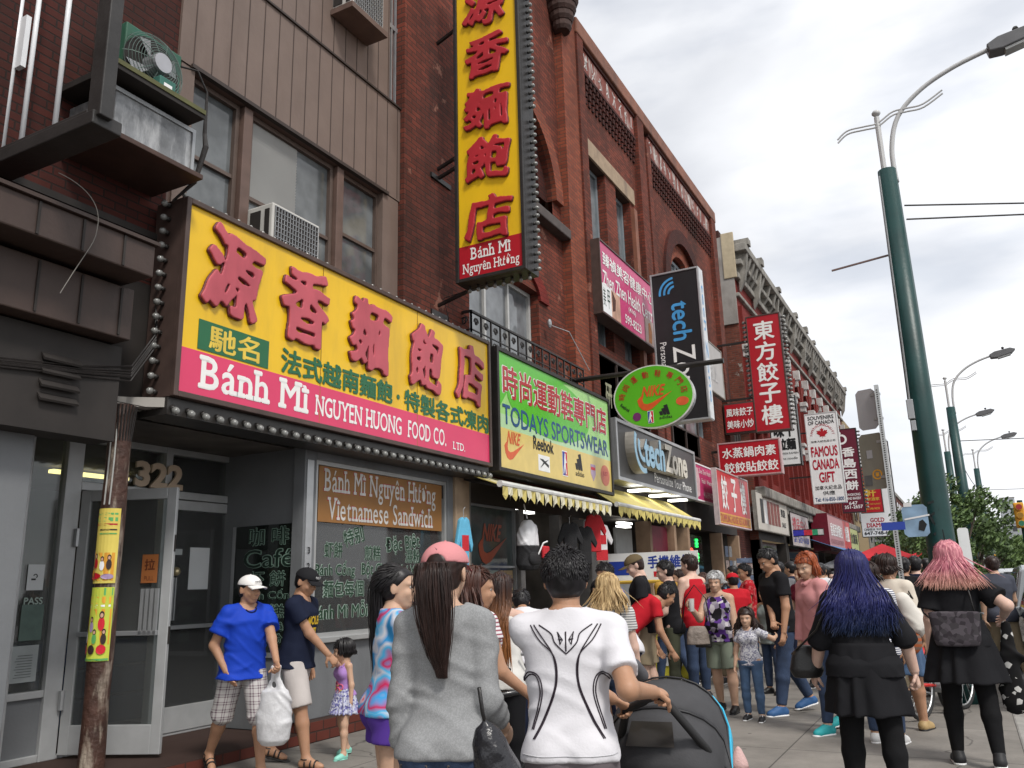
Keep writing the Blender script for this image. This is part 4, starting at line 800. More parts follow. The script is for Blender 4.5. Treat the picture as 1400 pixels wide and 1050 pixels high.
mb = MB(); mb.box(-16, XF+.15, 57.0, 65.1, 10.0, 10.25); mb.build('coping', SOOT, F1)
for y in (58, 60.3, 62.6): window(F1, XF+.03, y, y+1.3, 5, 7.2, TRIMB, PANE, rails=(.5,))
def far_block(label, x0, x1, y0, y1, h, mt, fl=3, name='far_building'):
    b = thing(name, label, 'building', ((x0+x1)/2, y0, 0)); mb = MB(); mb.box(x0, x1, y0, y1, -.15, h); mb.build('wall', mt, b); mb = MB(); mb.box(x0-.1, x1+.1, y0-.1, y1+.1, h, h+.35); mb.build('coping', GSTONE, b)
    w = MB(); n_ = max(2, int((x1-x0)/2.4)); m_ = max(2, int((y1-y0)/2.6)); fh = h/fl
    for f in range(fl):
        for i in range(n_): xx = x0+(i+.25)*(x1-x0)/n_; w.box(xx, xx+.5*(x1-x0)/n_, y0-.03, y0+.02, f*fh+fh*.3, f*fh+fh*.82)
        for i in range(m_):
            yy = y0+(i+.25)*(y1-y0)/m_; sx = x1 if x1 < 0 else x0; w.box(sx-.03, sx+.03, yy, yy+.5*(y1-y0)/m_, f*fh+fh*.3, f*fh+fh*.82)
    w.build('window', PANE, b); return b
far_block('pale grey shop block behind the blue awnings down the street', -16, -6, 66, 92, 9, GSTONE, 3); far_block('red brick block far down the left pavement', -18, -6, 93, 140, 10, BR1, 3)
far_block('long low brown block far beyond the parked cars', 24, 40, 70, 190, 9, BR1, 3); far_block('grey office slab with a stepped roof on the far skyline', 3, 22, 320, 345, 17, mat('hazy_concrete', (.3, .31, .33), .8), 5)
far_block('thin pale tower rising over the far skyline', 14.5, 19.5, 380, 392, 30, mat('pale_concrete', (.36, .38, .4), .8), 9); far_block('wide brown warehouse closing the far end of the street', 18, 46, 250, 275, 13, BR1, 4)
far_block('dark red brick block closing the left end of the street', -40, -8, 200, 230, 12, BRP, 4)

# ================================================================ signs
YEL = mat('sign_yellow', (.78, .48, .01), .35, .05, 2, stain=(.55, .33, .02, .6), ss=1.6); PNK = mat('sign_pink', (.66, .045, .13), .35, .04, 2); BRF = mat('sign_brown_frame', (.07, .045, .038), .5, .2)
ROSE = mat('raised_rose_letter', (.48, .085, .11), .5, .1, 3, stain=(.33, .05, .07, .6), ss=2); ROSEB = mat('letter_return', (.12, .02, .025), .5); DGRN = mat('sign_dark_green', (.012, .12, .045), .4, .05); RED = mat('sign_red', (.4, .01, .02), .35, .06, 2)
BULB = mat('bulb_glass', (.2, .2, .19), .15, .2, spec=.7); SOCK = mat('bulb_socket', (.03, .027, .025), .4)
LW = mat('lettering_white', (.8, .79, .77), .45, .03)
def bulb_proto(par, c, d, r=.028, name='light_bulb'):
    c = Vector(c); d = Vector(d); mb = MB(); mb.cm = 1; mb.tube([c, c+d*.035], r*.7, 8); mb.cm = 0
    mb.tube([c+d*(.035+t*r*2) for t in (0, .25, .5, .75, .95, 1.0)], [r*q for q in (.6, .95, 1, .85, .4, .05)], 8)
    return mb.build(name, [BULB, SOCK], par, smooth=True)
def bulbs(par, a, b, n, d, r=.028, skip=.0):
    a = Vector(a); b = Vector(b); p0 = None
    for i in range(n):
        if random.random() < skip: continue
        c = a+(b-a)*(i/(n-1))
        if p0 is None: p0 = bulb_proto(par, c, d, r); c0 = c
        else: clone(p0, par, c-c0)
def cabinet(par, F, w, h, dep, fm, face, fw=.05, proud=.02, back=True):
    mb = MB(); mb.fbox(F, -fw, w+fw, -fw, h+fw, -dep, -.02); mb.build('cabinet', fm, par)
    mb = MB(); mb.fbox(F, -fw, 0, -fw, h+fw, -.02, proud); mb.fbox(F, w, w+fw, -fw, h+fw, -.02, proud); mb.fbox(F, 0, w, -fw, 0, -.02, proud); mb.fbox(F, 0, w, h, h+fw, -.02, proud); mb.build('sign_frame', fm, par, bevel=.006)
    if face: mb = MB(); mb.fbox(F, 0, w, 0, h, -.02, 0); return mb.build('sign_face', face, par)
BRUSH = {'源': 1, '香': 1, '麵': 1, '飽': 1, '店': 1}
def brush(par, ch, F, cx, cy, w, h, mt=None, seed=0):
    """a raised brush-written character: the strokes of the glyph swollen and rounded by a distance field"""
    vs, fs = glyph(ch, 0); a = np.array(vs)[:, :2]; lo = a.min(0); hi = a.max(0); g_ = .055; a = (a-lo)/(hi-lo)-.5; cn = {}
    for f in fs:
        for i, j in zip(f, f[1:]+f[:1]): cn[(min(i, j), max(i, j))] = cn.get((min(i, j), max(i, j)), 0)+1
    E_ = np.array([k_ for k_, v in cn.items() if v == 1]); A_, B_ = a[E_[:, 0]]*[w-2*g_*h, h-2*g_*h], a[E_[:, 1]]*[w-2*g_*h, h-2*g_*h]; res = .011; nx, ny = int(w/res)+8, int(h/res)+8
    X, Y = np.meshgrid((np.arange(nx)-nx/2)*res, (np.arange(ny)-ny/2)*res, indexing='ij'); p = np.stack([X+.018*np.sin(Y*7+seed)-.1*Y, Y+.02*np.sin(X*8+seed*2)+.12*X], -1).reshape(-1, 2)
    d = np.full(len(p), 9.); ins = np.zeros(len(p), bool)
    for q, r in zip(A_, B_):
        e_ = r-q; t = np.clip(((p-q)@e_)/max(e_@e_, 1e-12), 0, 1); d = np.minimum(d, ((p-q-t[:, None]*e_)**2).sum(1)); c = (q[1] > p[:, 1]) != (r[1] > p[:, 1])
        ins ^= c & (p[:, 0] < (r[0]-q[0])*(p[:, 1]-q[1])/((r[1]-q[1]) if r[1] != q[1] else 1e-9)+q[0])
    d = np.where(ins, -np.sqrt(d), np.sqrt(d)).reshape(nx, ny); wob = .012*h*np.sin(X*23+seed)*np.sin(Y*17+seed)
    for _ in range(2): d[1:-1, 1:-1] = (d[1:-1, 1:-1]*2+d[:-2, 1:-1]+d[2:, 1:-1]+d[1:-1, :-2]+d[1:-1, 2:])/6
    o = np.array(worldoff(par))
    for gr, zc, t, m_ in ((.034, .014, .014, ROSEB), (.026, .036, .012, mt or ROSE)):
        z = (np.arange(9)-4)*res; D = np.maximum((d-gr*h-wob)[:, :, None], np.abs(z)[None, None]-t); D[0] = D[-1] = 1; D[:, 0] = D[:, -1] = 1; D[:, :, 0] = D[:, :, -1] = 1; v, f = nets(D, np.array([-nx/2*res, -ny/2*res, -4*res]), res)
        v = np.array([F.pt(cx+q[0], cy+q[1], zc+q[2]) for q in v])-o; pmesh('raised_character', [(v, f)], m_, par, sm=2)
# ---- main bakery sign
y0, y1, z0, z1 = 4.6, 9.83, 3.1, 4.79
ms = thing('shop_sign', 'long yellow and pink bakery sign with big raised rose characters', 'sign', (-5.6, y0, z0))
F = FY(-5.6, y0, z0); w, h = y1-y0, z1-z0
cabinet(ms, F, w, h, .36, BRF, YEL, .05, .03)
MB().fbox(F, 0, w, 0, .39, .0, .004).build('pink_band', PNK, ms)
each('panel_joint', mat('dark_joint', (.3, .17, .02), .6), ms, [(-5.599, -5.5955, y0+w*t, y0+w*t+.008, z0, z1) for t in (.335, .668)])  # seams between the sign panels, drawn as thin darker lines
for ch, px, py, hh in (('源', 317, 378, .86), ('香', 416, 420, .88), ('麵', 504, 458, .88), ('飽', 580, 490, .88), ('店', 640, 512, .86)):
    p = P(px, py, x=-5.6); brush(ms, ch, F, p.y-y0, p.z-z0, hh*.86, hh, seed=px)
a = P(272, 437, x=-5.6); b = P(366, 502, x=-5.6)
gp = MB().fbox(F, a.y-y0, b.y-y0, .41, .68, .001, .006).build('green_panel', DGRN, ms)
text(gp, '馳名', F, (a.y+b.y)/2-y0, .545, (b.y-a.y)*.72, .23, mat('panel_yellow', (.7, .5, .06), .4), bold=.02, c=.008)
a = P(383, 505, x=-5.6).y-y0; b = P(536, 545, x=-5.6).y-y0; c_ = P(552, 548, x=-5.6).y-y0; d = P(667, 580, x=-5.6).y-y0
text(ms, '法式越南麵飽', F, (a+b)/2, .545, b-a, .26, DGRN, bold=.03); text(ms, '特製各式凍肉', F, (c_+d)/2, .53, d-c_, .26, DGRN, bold=.028); poly(ms, ell((b+c_)/2, .53, .03, .03, 14), F, DGRN, name='lettering')
a = P(270, 520, x=-5.6).y-y0; b = P(421, 560, x=-5.6).y-y0; c_ = P(432, 560, x=-5.6).y-y0; d = P(608, 600, x=-5.6).y-y0
text(ms, 'Bánh Mì', F, (a+b)/2, .215, b-a, .3, LW, serif=True, sbold=.018); text(ms, 'NGUYEN HUONG', F, c_+(d-c_)*.3, .185, (d-c_)*.62, .21, LW, serif=True, sbold=.012); text(ms, 'FOOD CO.', F, c_+(d-c_)*.835, .185, (d-c_)*.35, .21, LW, serif=True, sbold=.012); text(ms, 'LTD.', F, d+.33, .12, .3, .1, LW, serif=True)
bulbs(ms, (-5.78, y0-.055, z0), (-5.78, y0-.055, z1), 14, (0, -1, 0), .03); bulbs(ms, (-5.68, y0, z1+.05), (-5.68, y1, z1+.05), 34, (0, 0, 1), .02, .1); box('bulb_tray', SOCK, ms, -5.97, -5.64, y0-.05, y1+.05, 2.9, 3.045); bulbs(ms, (-5.642, y0, 2.965), (-5.642, y1, 2.965), 34, (.8, 0, -.6), .034)

# ---- tall projecting bakery sign
Y = 8.74; x0, x1, z0, z1 = -5.37, -4.43, 5.37, 10.6
vs_ = thing('shop_sign', 'tall vertical yellow bakery sign jutting from the brick pier, edged with bulbs', 'sign', (x0, Y, z0))
F = FX(x0, Y, z0); w, h = x1-x0, z1-z0
cabinet(vs_, F, w, h, .34, DARK, YEL, .05, .03); MB().fbox(F, 0, w, 0, .45, 0, .004).build('red_band', RED, vs_)
RC = mat('raised_red_letter', (.42, .02, .03), .45, .12, 3)
for ch, py in (('店', 303), ('飽', 222), ('麵', 152), ('香', 80), ('源', 10)):
    p = P(666, py, y=Y); brush(vs_, ch, F, w/2, p.z-z0+.05, .74, .68, mt=RC, seed=py)
text(vs_, 'Bánh Mì', F, w/2, .325, .6, .17, LW, serif=True, sbold=.01); text(vs_, 'Nguyên Hướng', F, w/2, .115, .84, .19, LW, serif=True, sbold=.006)
bulbs(vs_, (x1+.06, Y+.2, z0), (x1+.06, Y+.2, z1-.9), 42, (1, 0, 0), .03, .04); bulbs(vs_, (x0+.05, Y+.17, z0-.05), (x1, Y+.17, z0-.05), 8, (0, 0, -1), .028)
bulbs(vs_, (x0-.06, Y+.1, z0+.2), (x0-.06, Y+.1, z1-.9), 34, (-1, 0, 0), .02)
for z in (5.2, 7.1, 7.25, 9.3): MB().bar((XF+.08, Y+.3, z), (x0, Y+.17, z+.06), .04).build('bracket', DARK, vs_)
each('bracket_plate', DARK, vs_, [(XF+.1, XF+.13, Y+.1, Y+.5, 5.0, 5.1), (XF+.1, XF+.13, Y+.1, Y+.6, 7.05, 7.12)])
MB().tube([(x1, Y+.1, z0-.03), (-5.75, Y+.2, z0-.12), (XF+.1, Y+.6, z0-.4)], .006, 5).build('stay_wire', DARK, vs_)

# ---- green sportswear sign
y0, y1, z0, z1 = 10.13, 14.38, 3.08, 4.78
gs = thing('shop_sign', 'wide green sportswear sign with red characters and sports brand marks', 'sign', (-5.6, y0, z0)); F = FY(-5.6, y0, z0); w, h = y1-y0, z1-z0
LG = mat('sign_light_green', (.33, .62, .2), .3, .06); BG_ = mat('sign_bright_green', (.09, .45, .025), .3, .06); SY = mat('sign_sand', (.66, .5, .15), .3, .06); PGN = mat('sign_pale_green', (.42, .62, .36), .3, .05)
cabinet(gs, F, w, h, .36, DARK, LG, .06, .03)
MB().fbox(F, 0, w, 0, .58, 0, .003).build('sand_band', SY, gs); MB().fbox(F, 0, w, .58, .78, 0, .003).build('pale_band', PGN, gs)
e_ = [(q[0], max(q[1], .6)) for q in ell(w*.42, 1.15, w*.36, .52, 36)]; poly(gs, e_, F, BG_, c=.004, name='green_oval'); poly(gs, [(0, h*.5), (0, h), (w*.6, h), (w*.25, h*.86), (w*.06, h*.66)], F, BG_, c=.0045, d=.0005, name='green_sweep')
text(gs, '時尚運動鞋專門店', F, w*.5, 1.29, w*.95, .52, LW, bold=.045, c=.008); text(gs, '時尚運動鞋專門店', F, w*.5, 1.29, w*.94, .5, RED, bold=.018, c=.011)
text(gs, 'TODAYS SPORTSWEAR', F, w*.5, .79, w*.95, .3, mat('sign_navy', (.015, .07, .2), .4), bold=.014, c=.008)
ORG2 = mat('sign_orange_red', (.6, .1, .03), .4)
logo_swoosh(gs, F, .42, .34, .62, ORG2); logo_reebok(gs, F, 1.42, .3, .72, BLACK); logo_nba(gs, F, 2.2, .3, .2); logo_bars(gs, F, 2.8, .25, .36, BLACK)
poly(gs, [(3.28, .42), (3.5, .42), (3.5, .25), (3.39, .12), (3.28, .25)], F, mat('sign_mauve', (.4, .3, .42), .5), name='shield_mark'); poly(gs, rect(3.3, 3.48, .32, .37), F, REDP, c=.006, name='shield_bar')
poly(gs, ell(3.95, .28, .21, .19), F, mat('sign_coral', (.6, .18, .12), .5), name='round_mark'); text(gs, 'JUST', F, 3.95, .3, .26, .1, RED, bold=.03, c=.008)

# ---- oval sign on an arm
Y = 13.13; c_ = P(893, 542, y=Y); F = Frame((c_.x, Y, c_.z), (1, 0, .0), (0, 0, 1))
ov = thing('shop_sign', 'green oval sports shoe sign hanging from an iron arm', 'sign', (c_.x, Y, c_.z-.6)); rx, ry = .69, .53
tl = R(-3)
def E_(k): return [(x*math.cos(tl)-y*math.sin(tl), x*math.sin(tl)+y*math.cos(tl)) for x, y in ell(0, 0, rx*k, ry*k, 48)]
poly(ov, E_(1.0), F, ALU, c=-.16, d=.16, name='cabinet'); poly(ov, E_(1.025), F, mat('rim_white', (.6, .6, .58), .4), c=-.02, d=.03, name='sign_rim'); poly(ov, E_(.985), F, mat('oval_green', (.1, .42, .02), .3, .04), c=.01, d=.006, name='sign_face')
F2 = Frame(F.pt(0, 0, .014), F.u, F.v); logo_swoosh(ov, F2, 0, -.03, .62, mat('oval_orange', (.62, .09, .02), .4))
for i, ch in enumerate('時尚運動鞋專門店'):
    t = math.pi*(.955-.13*i); text(ov, ch, F2, rx*.8*math.cos(t), ry*.74*math.sin(t)-.0, .11, .12, RED, bold=.01, rot=t-math.pi/2)
logo_bars(ov, F2, .2, -.34, .22, BLACK); logo_nba(ov, F2, -.06, -.35, .1); poly(ov, ell(-.3, -.32, .075, .075, 20), F2, mat('purple_mark', (.15, .02, .12), .5), name='round_mark'); poly(ov, ell(.5, -.14, .11, .075), F2, ORG2, name='round_mark'); text(ov, 'Reebok', F2, -.5, -.14, .2, .06, BLACK, bold=.02, rot=-.7)
mb = MB(); mb.tube([(XF+.1, Y+.2, 5.02), (-3.1, Y+.2, 4.98)], .045, 8); mb.tube([(-4.6, Y+.1, 5.0), (-4.2, Y+.1, 4.95), (c_.x, Y+.05, c_.z+ry)], .02, 6); mb.build('arm', DARK, ov)

# ---- phone shop signs
Y = 16.95; a = P(893, 372, y=Y); x0, x1, z0, z1 = -5.38, -4.36, 4.78, 8.1
tz = thing('shop_sign', 'tall black projecting phone shop sign with sideways blue and white words', 'sign', (x0, Y, z0)); F = FX(x0, Y, z0); w, h = x1-x0, z1-z0
BK = mat('sign_black', (.02, .02, .022), .3, .1); SKY = mat('sign_sky_blue', (.06, .3, .6), .4)
cabinet(tz, F, w, h, .3, ALU, BK, .04, .02)
text(tz, 'tech', F, w*.6, h*.66, h*.27, w*.42, SKY, bold=.02, rot=-math.pi/2); text(tz, 'Zone', F, w*.6, h*.31, h*.36, w*.48, LW, bold=.005, rot=-math.pi/2); text(tz, 'Personalize Your Phone', F, w*.16, h*.28, h*.5, w*.14, LW, rot=-math.pi/2)
for r_ in (.12, .22, .32): poly(tz, ring(w*.5, h*.86, r_, r_+.05, R(95), R(185)), F, SKY, name='wave_mark')
FS = Frame((x1+.042, Y, z0), (0, 1, 0), (0, 0, 1)); MB().fbox(FS, 0.0, .29, -.02, h+.02, 0, .012).build('side_panel', mat('pale_panel', (.6, .61, .63), .5), tz); text(tz, 'tech Zone', FS, .15, h*.5, h*.8, .16, SKY, rot=-math.pi/2, c=.016)
y0, y1, z0, z1 = 14.78, 19.95, 3.42, 4.48
ts = thing('shop_sign', 'dark grey phone shop fascia sign with raised blue and white letters', 'sign', (-5.6, y0, z0)); F = FY(-5.6, y0, z0); w, h = y1-y0, z1-z0
cabinet(ts, F, w, h, .36, ALU, mat('sign_charcoal', (.05, .05, .052), .4, .1), .07, .03)
PB = mat('letter_pale_blue', (.25, .43, .56), .4, .1); PC = mat('letter_cream', (.62, .58, .5), .5, .1); PR = mat('letter_side', (.3, .28, .25), .5)
for (s_, cx, ww, hh, m_) in (('tech', 1.62, 1.3, .66, PB), ('Zone', 3.1, 1.6, .62, PC)):
    text(ts, s_, F, cx, .62, ww, hh, PR, bold=.03, c=0, ext=.12); text(ts, s_, F, cx, .62, ww*.99, hh*.985, m_, bold=.028, c=.2, ext=.006)
for r_ in (.2, .42): poly(ts, ring(.95, .66, r_, r_+.1, R(150), R(285)), F, PR, c=0, d=.19, name='wave_mark'); poly(ts, ring(.95, .66, r_, r_+.1, R(150), R(285)), F, PB, c=.19, d=.01, name='wave_mark')
text(ts, 'Personalize Your Phone', F, 3.45, .19, 2.7, .2, LW, bold=.005)
for yy in (16.0, 17.3, 18.6):
    MB().box(-5.85, -5.45, yy-.12, yy+.12, 3.24, 3.28).build('down_light', LAMP, ts)

# ---- health centre
y0, y1, z0, z1 = 14.62, 17.95, 6.68, 8.2
zh = thing('shop_sign', 'pink health centre sign on the brick wall with two figure photos', 'sign', (-5.68, y0, z0)); F = FY(-5.68, y0, z0); w, h = y1-y0, z1-z0
MAG = mat('sign_magenta', (.5, .04, .15), .4, .1, 1.2); cabinet(zh, F, w, h, .3, BRF, MAG, .035, .02)
text(zh, '臻禎美容健康中心', F, w*.5, h*.78, w*.93, .3, LW, bold=.015); text(zh, 'Zhen Zhen Health Centre', F, w*.5, h*.5, w*.95, .33, LW, bold=.012); text(zh, '(416)', F, w*.52, h*.31, .45, .14, LW, bold=.015); text(zh, '599-8223', F, w*.53, h*.14, 1.0, .2, LW, bold=.015)
poly(zh, rect(.02, .5, .02, .62), F, WHITE, name='photo_ground'); poly(zh, rect(.5, 1.0, .02, .62), F, mat('skin_photo', (.5, .3, .22), .6, .3, 3), name='photo_ground'); poly(zh, [(.55, .6), (.75, .45), (.7, .2), (.55, .15)], F, mat('hair_photo', (.08, .03, .02), .6), c=.008, name='photo_figure'); poly(zh, rect(2.55, 3.3, .02, .6), F, mat('cream_photo', (.5, .38, .33), .6, .2, 3), name='photo_ground'); poly(zh, [(2.75, .05), (2.95, .05), (3.0, .35), (2.9, .55), (2.78, .5)], F, mat('orange_photo', (.5, .16, .02), .6, .3), c=.008, name='photo_figure')
for k_, s_ in enumerate('美甲'): text(zh, s_, F, .13+.22*k_, .35, .14, .4, GREENP, c=.008)

# ---- small pink, dumpling house
def flat_sign(name_label, X, y0, y1, z0, z1, fm, face, dep=.12, fw=.04, group=None):
    s = thing('shop_sign', name_label, 'sign', (X, y0, z0), group); F = FY(X, y0, z0); cabinet(s, F, y1-y0, z1-z0, dep, fm, face, fw, .015); return s, F, y1-y0, z1-z0
def proj_sign(name_label, Y, x0, x1, z0, z1, fm, face, dep=.25, fw=.04):
    s = thing('shop_sign', name_label, 'sign', (x0, Y, z0)); F = FX(x0, Y, z0); cabinet(s, F, x1-x0, z1-z0, dep, fm, face, fw, .015)
    mb = MB(); mb.bar((XF, Y+.12, z0+.3*(z1-z0)), (x0, Y+.12, z0+.3*(z1-z0)), .06); mb.bar((XF, Y+.12, z0+.8*(z1-z0)), (x0, Y+.12, z0+.8*(z1-z0)), .06); mb.build('bracket', DARK, s); return s, F, x1-x0, z1-z0
s, F, w, h = flat_sign('small pink leaning salon sign beside the red dumpling sign', -5.7, 20.45, 22.4, 3.44, 4.32, WHITE, MAG)
text(s, 'Zhen Zhen Health Centre', F, w*.55, h*.84, w*.82, .12, LW); text(s, 'Facial · Waxing', F, w*.5, h*.55, w*.5, .16, LW, bold=.01); text(s, '416-599-8223', F, w*.55, h*.18, w*.5, .16, LW, bold=.01)
poly(s, ell(w*.88, h*.4, .18, .3), F, WHITE, name='photo_oval'); poly(s, ell(w*.88, h*.4, .12, .22), F, MATS['skin_photo'], c=.008, name='photo_face'); poly(s, [(0.02, .05), (.25, .1), (.32, .5), (.2, .8), (.05, .8)], F, mat('pale_figure', (.6, .4, .42), .6), name='photo_figure')
s, F, w, h = flat_sign('red fascia sign with three white characters over a yellow line', -5.3, 20.9, 24.3, 2.85, 4.2, mat('pinkish_frame', (.5, .42, .42), .4), mat('sign_scarlet', (.52, .03, .035), .4, .06))
for k_, ch in enumerate('餃子樓'): text(s, ch, F, w*(.2+.3*k_), h*.6, .62, .9, LW, bold=.02)
MB().fbox(F, 0, w, .02, .28, 0, .004).build('yellow_line', mat('sign_orange', (.6, .3, .02), .4), s); text(s, 'DUMPLING HOUSE RESTAURANT', F, w*.5, .15, w*.94, .2, RED, bold=.02, c=.008)
# projecting red dumpling signs
s, F, w, h = proj_sign('tall red dumpling sign with four white characters and bulb edging', 25.0, -5.0, -4.05, 5.75, 9.3, BRF, RED)
for k_, ch in enumerate('東方餃子樓'): text(s, ch, F, w*.5, h*(.87-.185*k_), .62, .6, LW, bold=.02)
bulbs(s, (-4.0, 25.12, 5.9), (-4.0, 25.12, 9.2), 26, (1, 0, 0), .05); bulbs(s, (-5.05, 25.12, 6.9), (-5.05, 25.12, 9.2), 16, (-1, 0, 0), .05)
MB().fbox(Frame((-5.95, 25.0, 5.75), (1, 0, 0), (0, 0, 1)), 0, .9, 0, .95, -.2, 0).build('side_box', BRF, s); MB().fbox(Frame((-5.95, 24.98, 5.75), (1, 0, 0), (0, 0, 1)), .04, .9, .05, .9, -.01, .004).build('side_face', RED, s)
text(s, '風味餃子', Frame((-5.95, 24.97, 5.75), (1, 0, 0), (0, 0, 1)), .48, .65, .8, .26, LW, bold=.02); text(s, '美味小炒', Frame((-5.95, 24.97, 5.75), (1, 0, 0), (0, 0, 1)), .48, .28, .8, .26, LW, bold=.02)
s, F, w, h = proj_sign('broad red sign with two rows of white dumpling characters', 23.24, -5.76, -4.12, 4.28, 5.18, mat('pale_red_frame', (.4, .25, .25), .4), RED)
text(s, '水蒸鍋肉素', F, w*.5, h*.7, w*.9, .3, LW, bold=.02); text(s, '餃餃貼餃餃', F, w*.52, h*.24, w*.9, .3, LW, bold=.02)
s, F, w, h = proj_sign('white noodle sign with black emblem half behind the red dumpling signs', 28.2, -5.2, -4.35, 5.1, 7.35, DARK, WHITE)
poly(s, ell(w*.6, h*.84, .16, .2), F, BLACK, name='emblem'); poly(s, [(w*.4, h*.76), (w*.9, h*.82), (w*.8, h*.7), (w*.5, h*.7)], F, mat('emblem_red', (.4, .1, .05), .5), c=.008, name='emblem'); text(s, '味千', F, w*.5, h*.5, w*.8, .42, BLACK, bold=.045); text(s, '拉麵', F, w*.55, h*.3, w*.7, .4, BLACK, bold=.045); text(s, 'AJISEN RAMEN', F, w*.6, h*.16, w*.7, .09, BLACK); text(s, 'the noodle', F, w*.6, h*.09, w*.6, .08, BLACK)
# souvenir sign
s, F, w, h = proj_sign('white souvenir shop sign with red maple leaf and tall red words', 35.4, -5.1, -3.92, 4.38, 8.0, mat('pale_grey_frame', (.5, .5, .5), .4), WHITE)
CRIM = mat('crimson_print', (.42, .008, .03), .4)
text(s, 'SOUVENIRS', F, w*.5, h*.955, w*.86, .16, BLACK, bold=.02); text(s, 'OF CANADA', F, w*.5, h*.9, w*.86, .16, BLACK, bold=.02)
LEAF = [(0, -.5), (.02, -.28), (.26, -.32), (.2, -.2), (.48, .02), (.4, .08), (.46, .26), (.28, .22), (.24, .3), (.1, .14), (.16, .42), (.07, .37), (0, .52)]
LEAF = LEAF+[(-x, y) for x, y in LEAF[::-1][1:]]
poly(s, [(w*.5+x*.46, h*.775+y*.46) for x, y in LEAF], F, RED, name='maple_leaf')
for i, ch in enumerate('FAMOUSCANADAGIFT'):
    t = math.pi*(.98-.064*i); text(s, ch, F, w*.5+.42*math.cos(t), h*.755+.42*math.sin(t), None, .09, CRIM, rot=t-math.pi/2)
text(s, '加拿大紀念品公司', F, w*.5, h*.685, w*.8, .09, BLACK, bold=.01)
for k_, t in enumerate(('FAMOUS', 'CANADA', 'GIFT')): text(s, t, F, w*.5, h*(.57-.145*k_), w*(.86 if k_ < 2 else .52), .43, CRIM, bold=.03)
text(s, '加拿大紀念品', F, w*.5, h*.165, w*.86, .17, BLACK, bold=.01); text(s, '供應', F, w*.5, h*.105, w*.4, .17, BLACK, bold=.01); text(s, 'Tel: 416-850-1800', F, w*.5, h*.035, w*.92, .16, mat('blue_grey_print', (.05, .09, .2), .4), bold=.02)
# maroon bakery, red and gold, white banquet sign
s, F, w, h = proj_sign('maroon bakery sign with four white characters and phone number', 44.6, -5.1, -4.1, 4.6, 8.75, SOOT, mat('sign_maroon', (.12, .008, .025), .4, .08))
for k_, ch in enumerate('香島西餅'): text(s, ch, F, w*.55, h*(.72-.135*k_), .6, .48, LW, bold=.03)
poly(s, ring(w*.3, h*.88, .16, .26, 0, 6.283, 20), F, LW, name='emblem'); poly(s, ring(w*.2, h*.955, .05, .1, 0, 6.283, 14), F, LW, name='emblem')
for k_, t in enumerate(('HONGKONG', 'ISLAND BAKERY', '647', '351-2657')): text(s, t, F, w*.5, h*(.205-.045*k_-(.012 if k_ > 1 else 0)), w*(.75, .8, .4, .85)[k_], .13 if k_ < 2 else .17, LW, bold=.02)
bulbs(s, (-4.05, 44.7, 4.8), (-4.05, 44.7, 8.6), 22, (1, 0, 0), .06)
s, F, w, h = proj_sign('red sign with gold characters behind the maroon bakery sign', 54.4, -5.2, -4.0, 5.2, 7.9, BRF, RED)
GOLD = mat('gold_print', (.6, .38, .05), .4)
for k_, ch in enumerate('滙豪軒'): text(s, ch, F, w*.5, h*(.83-.2*k_), .66, .5, GOLD, bold=.03)
text(s, '海鮮酒家', F, w*.5, h*.29, w*.8, .2, GOLD, bold=.02); text(s, 'CHINESE RESTAURANT', F, w*.5, h*.18, w*.85, .1, GOLD); text(s, '416-348-9838', F, w*.5, h*.08, w*.7, .13, GOLD, bold=.01)
s, F, w, h = proj_sign('big white banquet hall sign low over the far pavement', 56, -5.45, -3.4, 3.85, 9.6, DARK, WHITE, .4)
text(s, 'GOLD', F, w*.45, .98, .8, .26, CRIM, serif=True, sbold=.03); text(s, 'DIAMOND', F, w*.5, .67, 1.5, .26, CRIM, serif=True, sbold=.03); text(s, 'CHINESE RESTAURANT', F, w*.5, .42, 1.85, .13, BLACK, serif=True); text(s, '647-748-6888', F, w*.5, .19, 1.85, .22, BLACK, bold=.03); poly(s, [(.5, 4.3), (1.2, 5.3), (1.5, 5.0), (1.3, 4.9), (1.15, 5.0), (.75, 4.2)], F, CRIM, name='swirl_mark')
s, F, w, h = flat_sign('blank grey sign panel behind the black phone shop sign', -5.6, 21.7, 23.8, 6.6, 8.0, GSTONE, mat('blank_grey_face', (.42, .42, .41), .4, .06, 2)); text(s, '樓上', F, w*.5, h*.4, .8, .5, mat('ghost_grey_print', (.5, .5, .5), .5), bold=.02)
# fascia signs of the row
s, F, w, h = flat_sign('cream clothing shop fascia with dark photo strip', -5.78, 27.6, 32.9, 3.05, 4.25, GSTONE, mat('cream_face', (.5, .47, .42), .5, .05))
for k_ in range(6): poly(s, rect(.6+k_*.55, 1.05+k_*.55, .22, 1.02), F, [BLACK, WHITE, mat('photo_brown', (.2, .06, .05), .6, .3, 5)][0 if k_ == 0 else 1 if k_ == 1 else 2], name='photo_strip')
text(s, '凱旋', F, w*.84, .75, .8, .3, BLACK, bold=.02); text(s, 'SALE', F, w*.84, .32, .7, .18, BLACK, bold=.02)
s, F, w, h = flat_sign('faded pink lettered fascia under the souvenir sign', -5.78, 33.5, 37.6, 2.7, 3.95, SOOT, mat('grey_pink_face', (.42, .37, .37), .5)); text(s, '禮品中心', F, w*.5, h*.68, w*.85, .5, CRIM, bold=.01); text(s, 'GIFT SHOP 416-850', F, w*.5, h*.2, w*.85, .25, BLUEP, bold=.01)
led = thing('led_sign', 'slim coloured message display sticking out under the faded pink fascia', 'sign', (-5.2, 33.4, 3.0)); MB().fbox(FX(-5.7, 33.3, 3.0), 0, 1.1, 0, .26, -.12, 0).build('cabinet', SOOT, led)
